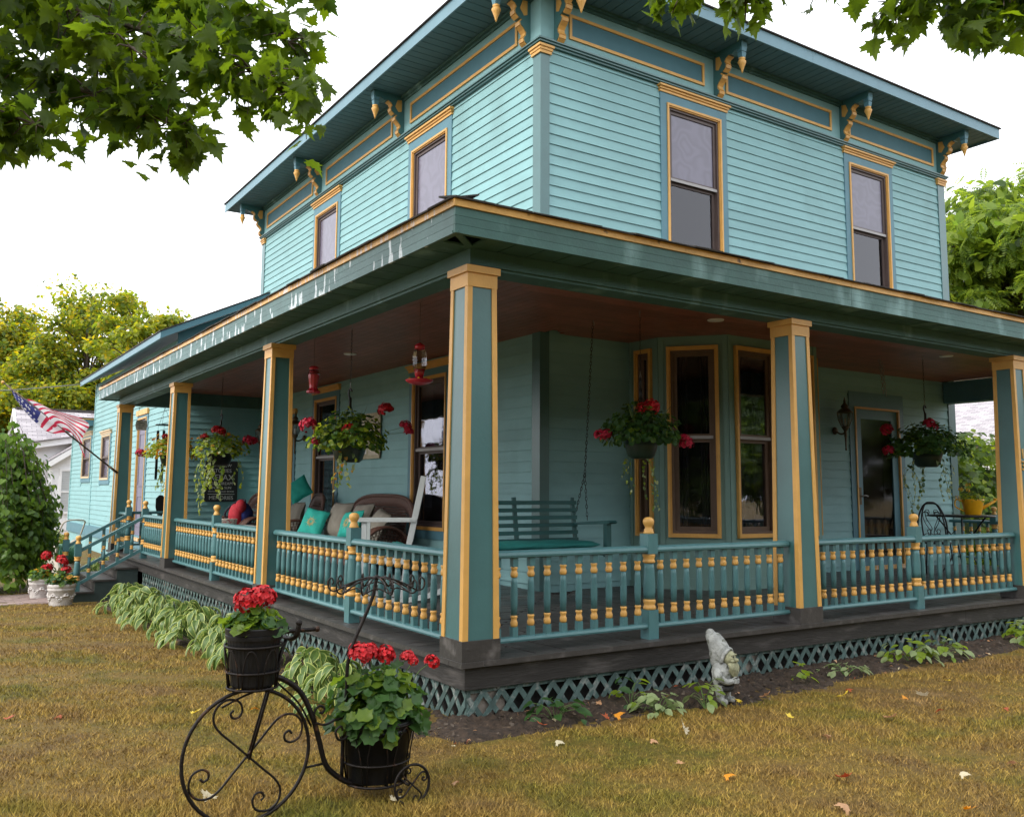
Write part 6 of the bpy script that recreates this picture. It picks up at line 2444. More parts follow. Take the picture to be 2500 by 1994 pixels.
def hosta_leaf(bend, wid):
    """broad pointed leaf: green blade with a cream margin"""
    m = MB()
    n = 8
    vs_in, vs_edge = [], []
    rows = []
    for i in range(n + 1):
        t = i / n
        hw = wid * (math.sin(PI * min(1, t * 0.93 + 0.05)) ** 0.75) * (1 - 0.35 * t)
        z = 0.32 * t - bend * t * t
        y = t * (1 - 0.25 * bend * t)
        cup = 0.16 * hw
        rows.append([(-hw, y, z + cup), (-hw * 0.78, y, z + cup * 0.6), (0, y, z - 0.02), (hw * 0.78, y, z + cup * 0.6), (hw, y, z + cup)])
    rows[-1] = [(0, rows[-1][2][1], rows[-1][2][2])] * 5
    vs = [p for r in rows for p in r]
    for (a, b, mt) in ((0, 1, 'hosta_edge'), (1, 2, 'hosta_leaf'), (2, 3, 'hosta_leaf'), (3, 4, 'hosta_edge')):
        sub = [p for r in rows for p in (r[a], r[b])]
        m.add(sub, [(2 * i, 2 * i + 1, 2 * i + 3, 2 * i + 2) for i in range(n)], mt, True)
    return m.mesh('leaf')


HOSTA = [hosta_leaf(0.75, 0.24), hosta_leaf(1.0, 0.21), hosta_leaf(0.6, 0.27), hosta_leaf(1.15, 0.24)]


def hosta(label, x, y, r, n, s=0.20, group='variegated hostas along the porch'):
    n = int(n * 1.75)
    s *= 0.86
    z = float(ground_z(x, y))
    t = thing('hosta', label, 'hosta', (x, y, z), 0, group)
    for i in range(n):
        a = RNG.uniform(0, 2 * PI)
        q = (i + 0.5) / n
        e = lerp(1.15, 0.10, q ** 0.8)                      # inner leaves stand, outer ones lie over
        l0 = r * lerp(0.15, 0.72, q)
        h = lerp(0.34, 0.07, q) * (r / 0.42) + RNG.uniform(-0.02, 0.03)
        d_ = Vector((math.cos(a), math.sin(a), 0))
        pos = d_ * l0 + Vector((0, 0, h))
        tip = d_ * math.cos(e * 0.8) + Vector((0, 0, math.sin(e * 0.8) - 0.25))
        nrm = Vector((0, 0, 1)) + d_ * 0.55 + Vector(RNG.normal(scale=0.22, size=3))
        o = bpy.data.objects.new('leaf', HOSTA[i % 4])
        COL.objects.link(o)
        o.parent = t
        o.matrix_basis = orient(pos, nrm, tip) @ Matrix.Scale(float(s * RNG.uniform(0.65, 1.25)), 4)
    m = MB()
    for i in range(0, n, 2):
        a = 2 * PI * i / n * 5.1
        q = (i + 0.5) / n
        l0 = r * lerp(0.15, 0.72, q)
        h = lerp(0.34, 0.07, q) * (r / 0.42)
        m.tube([(0.02 * math.cos(a), 0.02 * math.sin(a), 0), (l0 * 0.6 * math.cos(a), l0 * 0.6 * math.sin(a), h * 0.7), (l0 * math.cos(a), l0 * math.sin(a), h)], 0.004, 'stem_green', 4, caps=False)
    m.build('leaf_stalk', t)
    return t


hs_ = [(-0.42, 0.95, 0.38, 46, 'nearest hosta, right behind the tricycle frame'), (-0.30, 1.75, 0.34, 40, 'hosta against the lattice behind the front pot'), (-0.42, 2.95, 0.42, 52, 'hosta just left of the black front pot'),
       (-0.40, 3.75, 0.44, 56, 'fourth hosta from the tricycle, below the second side column'), (-0.42, 4.6, 0.46, 56, 'hosta at the middle of the row along the porch'), (-0.40, 5.45, 0.46, 56, 'broad hosta two plants past the second side column'),
       (-0.42, 6.35, 0.48, 56, 'hosta third from the porch steps'), (-0.42, 7.3, 0.50, 58, 'second hosta from the porch steps'), (-0.40, 8.35, 0.50, 58, 'hosta next to the porch steps at the end of the row')]
for x, y, r, n, lab in hs_:
    hosta('cream edged ' + lab, x, y, r, n, 0.185 if r < .4 else 0.20)
hosta('small hosta beyond the porch steps seen through the stair rails', -0.35, 12.5, 0.42, 40, 0.2)
hosta('small hosta beside the hose cart behind the steps', 0.15, 14.2, 0.45, 40, 0.2)

# small plants of the soil bed on the right
_m = MB()
_m.add(*OVAL, 'variegated_leaf', True)
VL = _m.mesh('leaf')
_m = MB()
_m.add(*OVAL, 'geranium_leaf', True)
DLf = _m.mesh('leaf')
_m = MB()
_m.add(*OVAL, 'lime_leaf', True)
LLf = _m.mesh('leaf')


def bed_plant(label, x, y, r, h, n, meshes, s):
    t = thing('bed_plant', label, 'plant', (x, y, float(ground_z(x, y)) + 0.02), 0, 'small plants in the soil bed before the porch')
    pos, nr = mound(n, r, r * 0.8, h, 0.02, up=0.9, low=0.0)
    leaf_objs(t, meshes, pos, nr, RNG.uniform(0.55, 1.05, len(pos)) * s, roll=pos + RNG.normal(scale=.03, size=pos.shape) - np.array([0, 0, .05]))
    m = MB()
    for p_ in pos[::3]:
        m.tube([(0, 0, -0.02), (p_[0] * .5, p_[1] * .5, p_[2] * .8), p_], 0.002, 'stem_green', 4, caps=False)
    m.build('stem', t)


for x, y, r, h, n, me_, s_, lab in ((0.62, -0.16, 0.22, 0.13, 26, [DLf], 0.12, 'dark broad-leaved seedling clump nearest the porch corner'), (1.30, -0.12, 0.14, 0.18, 16, [DLf, LLf], 0.10, 'thin plant with upright green leaves before the lattice'),
                                 (1.34, -0.36, 0.18, 0.12, 44, [VL], 0.085, 'cream variegated plant left of the gnome'), (1.72, -0.42, 0.16, 0.16, 30, [VL, LLf], 0.085, 'trailing variegated plant at the gnome feet'),
                                 (3.0, -0.20, 0.09, 0.12, 9, [LLf], 0.11, 'small bright green seedling below the second column'), (3.54, -0.22, 0.24, 0.06, 34, [VL], 0.075, 'low pale creeper past the second column'),
                                 (4.55, -0.16, 0.26, 0.20, 46, [VL, LLf], 0.12, 'leafy variegated hosta seedling clump in the middle of the bed'), (5.0, -0.18, 0.26, 0.16, 40, [LLf, VL], 0.11, 'yellow green plant beside the variegated clump'),
                                 (6.55, -0.16, 0.30, 0.20, 50, [LLf, LLf, VL], 0.13, 'bright lime plant before the third column')):
    bed_plant(lab, x, y, r, h, n, me_, s_)

# ------------------------------------------------------------------ white stone planters by the steps


def planter(label, x, y, s):
    z = float(ground_z(x, y))
    t = thing('stone_planter', label, 'planter', (x, y, z), random.uniform(0, 3), 'white stone planters at the porch steps')
    t.scale = (s, s, s)
    m = MB()
    m.lathe([(0.150, 0), (0.155, 0.015), (0.158, 0.03), (0.178, 0.215), (0.188, 0.222), (0.190, 0.250), (0.182, 0.256), (0.190, 0.262), (0.196, 0.305), (0.188, 0.315), (0.17, 0.312), (0.16, 0.28)], 'stone_white', (0, 0, 0), 30)
    m.lathe([(0.165, 0.285), (0.01, 0.29)], 'soil', (0, 0, 0), 14, caps=False)
    m.build('pot', t)
    m = MB()
    for k in range(6):
        a0 = k * PI / 3
        pts = []
        for j in range(13):
            u = j / 12
            a = a0 + u * PI / 3
            zz = 0.13 + 0.055 * math.sin(u * 2 * PI)
            rr = lerp(0.158, 0.178, (zz - 0.03) / 0.185) + 0.003
            pts.append((rr * math.cos(a), rr * math.sin(a), zz))
        m.tube(pts, 0.010, 'stone_white', 5)
        for j in (2, 4, 7, 9, 11):
            p_ = Vector(pts[j])
            m.ball((p_.x * 1.01, p_.y * 1.01, p_.z + (0.028 if j % 2 else -0.026)), (0.020, 0.020, 0.015), 'stone_white', 7, 5)
    m.build('relief_garland', t)
    pos, nr = mound(150, 0.20, 0.20, 0.16, 0.32, up=0.6, low=-0.1)
    scatter_leaves('foliage', [('geranium_leaf', 4), ('hedge_leaf', 2), ('orange_leaf', .7)], [SCALLOP], pos, nr, RNG.uniform(0.05, 0.085, len(pos)), t)
    return t


p_ = planter('white stone planter with red geraniums touching the near stair post', -1.06, 9.75, 1.0)
for dx, dy, dz in ((0.03, -0.05, 0.50), (0.02, 0.0, 0.62), (0.06, 0.02, 0.66)):
    flower(p_, (dx * .5, dy * .5, .36), (dx, dy, dz), random.choice(FH_RED), 1.3)
p_ = planter('white stone planter with red geraniums farther out beside the brick path', -1.20, 10.9, 0.98)
for dx, dy, dz in ((-0.02, -0.05, 0.66), (0.0, -0.08, 0.46), (0.05, -0.04, 0.44)):
    flower(p_, (dx * .5, dy * .5, .36), (dx, dy, dz), random.choice(FH_RED), 1.5)

# ------------------------------------------------------------------ hose cart
hc = thing('hose_cart', 'beige plastic hose cart with green hose standing behind the porch steps', 'hose cart', (-0.30, 15.6, -0.61), 0.4)
for sx in (-0.22, 0.22):
    m = MB()
    m.prism([(-0.20, 0.0), (0.30, 0.0), (0.30, 0.08), (0.22, 0.42), (0.10, 0.62), (-0.02, 0.66), (-0.14, 0.56), (-0.10, 0.36), (-0.26, 0.12)], sx - 0.02, sx + 0.02, 'beige_plastic', 'x')
    m.build('side_panel', hc)
m = MB()
m.tube([(-0.19, 0.04, 0.36), (0.19, 0.04, 0.36)], 0.16, 'green_hose', 18)
for k in range(10):
    x = -0.17 + k * 0.037
    m.tube([(x, 0.04 + 0.195 * math.cos(2 * PI * j / 18), 0.36 + 0.195 * math.sin(2 * PI * j / 18)) for j in range(19)], 0.018, 'green_hose', 6, caps=False)
m.build('hose_reel', hc)
m = MB()
m.tube(curve([(-0.22, -0.05, 0.5), (-0.24, -0.25, 0.9), (-0.18, -0.36, 1.05), (0.18, -0.36, 1.05), (0.24, -0.25, 0.9), (0.22, -0.05, 0.5)], 5), 0.016, 'beige_plastic', 7)
m.build('handle', hc)

# ------------------------------------------------------------------ flag


def flagmat():
    m, t, b = nmat('flag_white')
    b.inputs['Base Color'].default_value = (0.78, 0.74, 0.76, 1)
    b.inputs['Roughness'].default_value = 0.75
    MATS['flag_white'] = m
    for nm, c in (('flag_red', (0.60, 0.02, 0.07)), ('flag_blue', (0.035, 0.04, 0.20))):
        m, t, b = nmat(nm)
        b.inputs['Base Color'].default_value = (*c, 1)
        b.inputs['Roughness'].default_value = 0.75
        MATS[nm] = m
    for nm in ('flag_white', 'flag_red', 'flag_blue'):
        t = MATS[nm].node_tree
        N, L = t.nodes, t.links
        tr = N.new("ShaderNodeBsdfTranslucent")
        tr.inputs['Color'].default_value = N['Principled BSDF'].inputs['Base Color'].default_value
        ms = N.new("ShaderNodeMixShader")
        ms.inputs[0].default_value = 0.35
        L.new(N['Principled BSDF'].outputs[0], ms.inputs[1])
        L.new(tr.outputs[0], ms.inputs[2])
        L.new(ms.outputs[0], N["Material Output"].inputs[0])


flagmat()
fl = thing('flag', 'stars and stripes flag on a slanted pole fixed to the last porch column', 'flag', (0.02, 12.22, 1.40))
FO = Vector((-0.02, -12.22, -1.40))
m = MB()
m.tube([(0.03, 12.22, 1.39), (-1.82, 12.10, 2.84)], 0.014, 'bronze', 8)
m.ball((-1.84, 12.10, 2.855), 0.026, 'gold', 8, 6)
m.build('pole', fl, loc=FO)
m = MB()
m.tube([(0.05, 12.22, 1.375), (-0.10, 12.21, 1.492)], 0.022, 'bronze', 8)
m.build('socket', fl, loc=FO)
FR = [[(-1.71, 12.1, 2.745), (-1.5, 12.1, 2.58), (-1.27, 12.1, 2.40), (-1.05, 12.1, 2.225), (-0.84, 12.1, 2.06)],
      [(-1.63, 12.0, 2.57), (-1.48, 11.98, 2.37), (-1.33, 11.97, 2.2), (-1.18, 11.98, 2.07), (-1.04, 12.0, 2.02)],
      [(-1.4, 12.2, 2.60), (-1.24, 12.22, 2.50), (-1.11, 12.22, 2.40), (-0.97, 12.2, 2.28), (-0.84, 12.2, 2.10)],
      [(-1.1, 12.28, 2.46), (-0.9, 12.3, 2.38), (-0.8, 12.27, 2.27), (-0.71, 12.25, 2.13), (-0.66, 12.25, 1.98)],
      [(-0.6, 12.15, 2.32), (-0.47, 12.13, 2.20), (-0.52, 12.15, 2.07), (-0.56, 12.16, 1.92), (-0.50, 12.18, 1.62)]]
FRc = [curve([Vector(r[k]) for r in FR], 8) for k in range(5)]            # along the fly, for five stations down the hoist
NB = len(FRc[0]) - 1
fs_rows = []
NA = 26
for i in range(NA + 1):
    a = i / NA * 4
    row = []
    for j in range(NB + 1):
        col_ = curve([FRc[k][j] for k in range(5)], 8)
        row.append(col_[min(len(col_) - 1, int(round(a / 4 * (len(col_) - 1))))] + Vector((0, 0.02 * math.sin(j * 0.9 + i * 0.25), 0)))
    fs_rows.append(row)
for nm, test in (('stripe', None), ('canton', None)):
    pass
m = MB()
for i in range(NA):
    for j in range(NB):
        s_i = i // 2
        blue = s_i < 7 and j < NB * 0.42
        if blue:
            continue
        m.add([fs_rows[i][j], fs_rows[i + 1][j], fs_rows[i + 1][j + 1], fs_rows[i][j + 1]], [(0, 1, 2, 3)], 'flag_red' if s_i % 2 == 0 else 'flag_white', True)
m.build('stripes', fl, loc=FO)
m = MB()
jc = int(NB * 0.42) + 1
for i in range(14):
    for j in range(jc):
        m.add([fs_rows[i][j], fs_rows[i + 1][j], fs_rows[i + 1][j + 1], fs_rows[i][j + 1]], [(0, 1, 2, 3)], 'flag_blue', True)
m.build('canton', fl, loc=FO)
m = MB()
for i in range(1, 13, 2):
    for j in range(1, jc - 1, 2):
        p0 = Vector(fs_rows[i][j])
        e1 = (Vector(fs_rows[i + 1][j]) - p0).normalized()
        e2 = (Vector(fs_rows[i][j + 1]) - p0).normalized()
        nn = e1.cross(e2).normalized()
        for sg_ in (-1, 1):
            vs = []
            for k in range(10):
                r_ = 0.028 if k % 2 == 0 else 0.011
                th = 2 * PI * k / 10
                vs.append(p0 + (e1 * math.cos(th) + e2 * math.sin(th)) * r_ + nn * 0.006 * sg_)
            m.add([p0 + nn * 0.006 * sg_] + vs, [(0, 1 + k, 1 + (k + 1) % 10) for k in range(10)], 'flag_white')
m.build('star', fl, loc=FO)

# ------------------------------------------------------------------ wind chime, small plaque
wcx, wcy = 0.90, 12.62
wch = thing('wind_chime', 'large black tube wind chime hanging by the violet door', 'wind chime', (wcx, wcy, 2.28))
m = MB()
m.lathe([(0.15, 0), (0.16, 0.012), (0.15, 0.024)], 'black_iron', (0, 0, 0), 22)
m.build('top_disc', wch)
m = MB()
for k in range(3):
    a = k * 2 * PI / 3
    m.tube([(0.13 * math.cos(a), 0.13 * math.sin(a), 0.02), (0, 0, 0.34)], 0.003, 'black_iron', 4)
m.tube([(0, 0, 0.34), (0, 0, 0.67)], 0.004, 'black_iron', 5)
m.tube([(0, 0, 0), (0, 0, -1.32)], 0.003, 'black_iron', 4)
m.build('cord', wch)
for k in range(6):
    a = k * PI / 3 + 0.3
    m = MB()
    x, y = 0.12 * math.cos(a), 0.12 * math.sin(a)
    m.tube([(x, y, -0.10), (x, y, -0.80 - 0.07 * k)], 0.024, 'black_iron', 10)
    m.tube([(x, y, 0.0), (x, y, -0.10)], 0.002, 'black_iron', 4)
    m.build('chime_tube', wch)
m = MB()
m.prism([(-0.085, -1.36), (-0.03, -1.30), (0.03, -1.30), (0.085, -1.36), (0.085, -1.52), (0.03, -1.72), (-0.03, -1.72), (-0.085, -1.52)], -0.008, 0.008, 'black_iron', 'y')
m.build('wind_sail', wch)
pq = thing('small_plaque', 'small grey notched plaque hung left of the wind chime', 'plaque', (0.47, 12.50, 2.26), -0.25)
pq.scale = (0.7, 0.7, 0.7)
m = MB()
m.prism([(-0.13, -0.11), (-0.11, -0.13), (0.11, -0.13), (0.13, -0.11), (0.15, 0), (0.13, 0.11), (0.11, 0.13), (-0.11, 0.13), (-0.13, 0.11), (-0.15, 0)], -0.012, 0.012, 'plaque', 'y')
m.build('board', pq)
m = MB()
for z, a, b in ((0.06, -0.08, 0.07), (0.02, -0.10, -0.02), (0.02, 0.02, 0.09), (-0.03, -0.06, 0.08), (-0.07, -0.07, 0.03)):
    m.box(a, b, -0.0145, -0.0121, z - 0.006, z + 0.006, 'plaque_text')
m.build('worn_relief', pq)
m = MB()
m.tube([(-0.08, 0, 0.12), (-0.08, 0, 0.37)], 0.002, 'cable', 4)
m.tube([(0.08, 0, 0.12), (0.08, 0, 0.37)], 0.002, 'cable', 4)
m.build('cord', pq)

# ------------------------------------------------------------------ lawn, paths, soil
def sheet(name, xs, ys, zf, mat):
    X, Y = np.meshgrid(xs, ys)
    Z = zf(X, Y)
    nx, ny = len(xs), len(ys)
    V = np.stack([X.ravel(), Y.ravel(), Z.ravel()], 1)
    i = np.arange(nx * ny).reshape(ny, nx)
    F = np.stack([i[:-1, :-1].ravel(), i[:-1, 1:].ravel(), i[1:, 1:].ravel(), i[1:, :-1].ravel()], 1)
    me = bpy.data.meshes.new(name)
    me.from_pydata(V.tolist(), [], F.tolist())
    me.materials.append(MATS[mat])
    me.polygons.foreach_set('use_smooth', np.ones(len(F), dtype=bool))
    return put(name, me, None, kind='structure')


def axis_pts(lo, a, b, hi, step, far):
    return np.concatenate([np.linspace(lo, a, far)[:-1], np.arange(a, b, step), np.linspace(b, hi, far)])


def wob(x, y):
    return 0.006 * np.sin(3.1 * x + 1.3 * y) + 0.005 * np.sin(5.3 * y - 2.2 * x) + 0.004 * np.sin(9.1 * x + 7.7 * y)


lawn = sheet('lawn', axis_pts(-160, -8, 14, 220, 0.22, 14), axis_pts(-120, -7, 16, 260, 0.22, 14), lambda x, y: ground_z(x, y) + wob(x, y), 'lawn')


def noise1(a, s):
    return 0.5 * np.sin(a * 2.7 + s) + 0.3 * np.sin(a * 6.1 + 2 * s) + 0.2 * np.sin(a * 13.7 + 3 * s)


def bed_front(x):
    return -0.44 - 0.10 * noise1(x, 1.0) + 0.03 * np.clip(x - 2, 0, 5) + 0.26 * np.clip((0.7 - x) / 0.8, 0, 1)


def bed_left(y):
    return -0.50 - 0.08 * noise1(y, 2.0) - 0.08 * np.clip((y - 2) / 3, 0, 1) + 0.40 * np.clip((1.1 - y) / 0.9, 0, 1)


def soil_z(x, y):
    c = 0.022 * np.sin(23 * x + 5 * np.sin(9 * y)) * np.sin(19 * y + 4 * np.sin(11 * x)) + 0.012 * np.sin(51 * x + 33 * y)
    edge = np.minimum(np.clip((y - bed_front(x)) / 0.10, -1, 1), np.clip((x + 0.12) / 0.10, -1, 1))
    return ground_z(x, y) + 0.020 * edge + c * np.clip(edge, 0, 1) + 0.035 * np.clip((y + 0.35) / 0.4, 0, 1) - 0.012


def soil_z2(x, y):
    c = 0.022 * np.sin(23 * x + 5 * np.sin(9 * y)) * np.sin(19 * y + 4 * np.sin(11 * x)) + 0.012 * np.sin(51 * x + 33 * y)
    edge = np.clip((x - bed_left(y)) / 0.10, -1, 1)
    return ground_z(x, y) + 0.020 * edge + c * np.clip(edge, 0, 1) - 0.012


sheet('soil_bed', np.arange(-0.42, 11.8, 0.045), np.arange(-0.75, 0.17, 0.035), soil_z, 'soil')
sheet('soil_bed', np.arange(-0.82, 0.17, 0.035), np.arange(0.17, 10.0, 0.045), soil_z2, 'soil')

# scraps of dry leaf and twig in the bed
n = 700
x = RNG.uniform(-0.2, 7.5, n) ** 1.0
y = RNG.uniform(-0.55, 0.05, n)
keep = y > bed_front(x) - 0.05
x, y = x[keep], y[keep]
pos = np.stack([x, y, soil_z(x, y) + 0.006], 1)
scatter_leaves('leaf_litter', [('fallen_tan', 1.5), ('fallen_pale', .4), ('bark', 7), ('fallen_red', .4)], [OVAL, MAPLES[1], DIAMOND], pos, RNG.normal(scale=.45, size=pos.shape) + np.array([0, 0, 1.0]), RNG.uniform(0.012, 0.045, len(pos)), None, label='dry leaf scraps scattered over the dark soil bed')
# brick path from the steps
bp0 = thing('brick_path', 'brick paved path leading from the porch steps across the lawn', 'path', (-2.0, 10.9, -0.61))
bp0['kind'] = 'structure'
del bp0['category']
_m = MB()
_m.box(-0.10, 0.10, -0.048, 0.048, -0.05, 0.0, 'brick_paver')
BK = _m.mesh('brick')
for i in range(14):
    for j in range(12):
        x = -0.98 - j * 0.207 - (0.1 if i % 2 else 0)
        y = 10.12 + i * 0.103
        put('brick', BK, bp0, loc=(x + 2.0, y - 10.9, float(ground_z(x, y)) + 0.61 + 0.012 + random.uniform(-0.004, 0.004)), rot=(random.uniform(-.02, .02), random.uniform(-.02, .02), random.uniform(-.02, .02)))
m = MB()
m.box(-14, -3.4, 10.1, 11.6, -0.7, -0.602, 'brick_paver')
m.build('brick_path_far', bp0, loc=(2.0, -10.9, 0.61), kind='stuff')
m = MB()
m.box(-40, -0.4, 19.3, 22.2, -0.75, -0.598, 'concrete')
m.build('sidewalk', None, kind='structure')


def grass():
    n = 560000
    cam_p = np.array([-2.984, -5.045])
    a0 = math.atan2(0.831, 0.544)
    ang = a0 + RNG.uniform(-0.62, 0.62, n)
    # more blades close to the viewer
    d_ = 3.3 + 13.5 * RNG.uniform(0, 1, n) ** 1.9
    x = cam_p[0] + d_ * np.cos(ang)
    y = cam_p[1] + d_ * np.sin(ang)
    keep = ~((x > -0.04) & (y > bed_front(x) - RNG.uniform(0, 0.12, n) + 0.06)) & ~((x > bed_left(y) + 0.05 - RNG.uniform(0, 0.1, n)) & (y > 0.1) & (y < 12.2)) & ~((x < -0.9) & (y > 10.1) & (y < 11.6)) & ~((x > -0.95) & (y > 9.9) & (y < 12)) & (x < 14)
    x, y, d_ = x[keep], y[keep], d_[keep]
    n = len(x)
    z = ground_z(x, y) + wob(x, y) - 0.003
    h = RNG.uniform(0.008, 0.036, n) * (0.9 + 0.5 * noise1(x * 0.7 + y * 0.9, 0.3)).clip(0.5, 1.5)
    wd = RNG.uniform(0.0013, 0.0028, n) * (0.75 + d_ / 9)
    th = RNG.uniform(0, 2 * PI, n)
    ln = RNG.uniform(0.2, 1.5, n) * h
    la = RNG.uniform(0, 2 * PI, n)
    V = np.zeros((n, 3, 3))
    V[:, 0] = np.stack([x - wd * np.cos(th), y - wd * np.sin(th), z], 1)
    V[:, 1] = np.stack([x + wd * np.cos(th), y + wd * np.sin(th), z], 1)
    V[:, 2] = np.stack([x + ln * np.cos(la), y + ln * np.sin(la), z + h], 1)
    me = bpy.data.meshes.new('grass')
    me.vertices.add(n * 3)
    me.vertices.foreach_set('co', V.ravel())
    me.loops.add(n * 3)
    me.loops.foreach_set('vertex_index', np.arange(n * 3, dtype=np.int32))
    me.polygons.add(n)
    me.polygons.foreach_set('loop_start', np.arange(0, n * 3, 3, dtype=np.int32))
    me.polygons.foreach_set('loop_total', np.full(n, 3, dtype=np.int32))
    me.materials.append(MATS['grass_blade'])
    me.update(calc_edges=True)
    put('grass', me, None, kind='stuff', label='short dry lawn grass with greener tufts')


grass()

# fallen maple leaves
FL = {}
for c_ in ('orange', 'red', 'pale', 'tan', 'yellow'):
    for k, (bd, cp) in enumerate(((-0.25, -0.5), (0.3, 0.9))):
        v, f = maple(bd, cp)
        m = MB()
        m.add(v, f, 'fallen_' + c_, True)
        FL[c_, k] = m.mesh('fallen_leaf')
LV = [(-2.37, 1.73, 'red', 'red leaf at the far left edge of the lawn'), (-2.07, 1.66, 'red', 'red leaf, second from the left edge'), (-1.34, 1.22, 'yellow', 'yellow green leaf between the front wheel and the hostas'), (-0.94, 1.17, 'orange', 'orange leaf seen through the front wheel top'),
      (0.63, -1.32, 'tan', 'tan leaf at the foot of the picture, right of the tricycle'), (0.66, -1.59, 'orange', 'small bright orange leaf on bare grass right of the tricycle'), (1.06, -0.91, 'pale', 'large pale green leaf standing up before the soil bed'), (0.81, -0.87, 'tan', 'pinkish leaf beside the pale upright leaf'),
      (1.94, -0.96, 'yellow', 'yellow orange leaf on the grass below the gnome'), (3.18, -0.97, 'orange', 'largest bright orange leaf on the right lawn'), (3.3, -1.07, 'pale', 'white curled leaf next to the largest orange leaf'), (2.99, -1.36, 'red', 'dull red leaf right of the middle lawn'), (2.55, -1.31, 'tan', 'small tan leaf below the largest orange leaf'),
      (3.0, -0.62, 'red', 'red leaf near the edge of the soil bed'), (2.77, -0.75, 'yellow', 'yellow leaf left of the largest orange leaf'), (1.79, -1.4, 'tan', 'curled tan leaf on the middle right lawn'), (1.16, -1.95, 'red', 'large rust red leaf low on the right lawn'), (1.75, -2.23, 'pale', 'pale leaf with brown top low on the right lawn'),
      (1.23, -2.55, 'orange', 'bright orange leaf at the bottom edge'), (0.8, -2.24, 'tan', 'torn tan leaf at the bottom edge'), (0.42, -0.30, 'red', 'red leaf on the soil under the lattice'), (0.95, -0.36, 'orange', 'orange leaf in the leaf litter of the soil bed'), (0.86, -0.42, 'red', 'deep red leaf in the leaf litter of the soil bed'),
      (0.3, -0.6, 'pale', 'white leaf on the grass before the soil bed'), (-1.68, -0.46, 'pale', 'pale leaf inside the front wheel'), (-0.57, -0.94, 'tan', 'tan leaf right of the small rear wheel'), (-1.57, -0.99, 'orange', 'orange leaf under the front wheel'), (3.41, -1.58, 'red', 'red leaf close to the right edge'),
      (3.98, -0.86, 'yellow', 'yellow brown leaf on the far right lawn'), (2.21, -2.26, 'tan', 'brown leaf in the lower right corner'), (-0.98, -1.02, 'pale', 'pale leaf under the rear pot'), (1.98, -0.52, 'yellow', 'yellow leaf lying at the gnome feet'), (2.25, -0.50, 'tan', 'tan leaf on the soil right of the gnome')]
for i, (x, y, c_, lab) in enumerate(LV):
    inbed = y > -0.55 and x > -0.2
    o = put('fallen_leaf', FL[c_, i % 2], None, loc=(x, y, float(ground_z(x, y)) + (0.03 if not inbed else 0.045)), rot=(random.uniform(-.5, .5), random.uniform(-.5, .5), random.uniform(0, 6)))
    s_ = random.uniform(0.048, 0.078) * (1.25 if 'large' in lab or 'largest' in lab else 0.85 if 'small' in lab else 1)
    o.scale = (s_, s_, s_)
    if 'standing' in lab:
        o.rotation_euler = (1.0, 0.2, 0.6)
    tag(o, lab, 'fallen leaf', 'fallen maple leaves')


# ------------------------------------------------------------------ trees
def frond():
    vs, fs = [], []
    n = 7
    for i in range(n):
        y = 0.12 + 0.8 * i / (n - 1)
        zz = -0.28 * y * y
        for sx in (-1, 1):
            o_ = len(vs)
            L_ = 0.34 * (1 - 0.45 * abs(i / (n - 1) - 0.45) * 2)
            vs += [(0, y, zz), (sx * L_ * 0.5, y + 0.01, zz - 0.03), (sx * L_, y + 0.10, zz - 0.09), (sx * L_ * 0.5, y + 0.125, zz - 0.03)]
            fs += [(o_, o_ + 1, o_ + 2), (o_, o_ + 2, o_ + 3)]
    return vs, fs


FROND = frond()


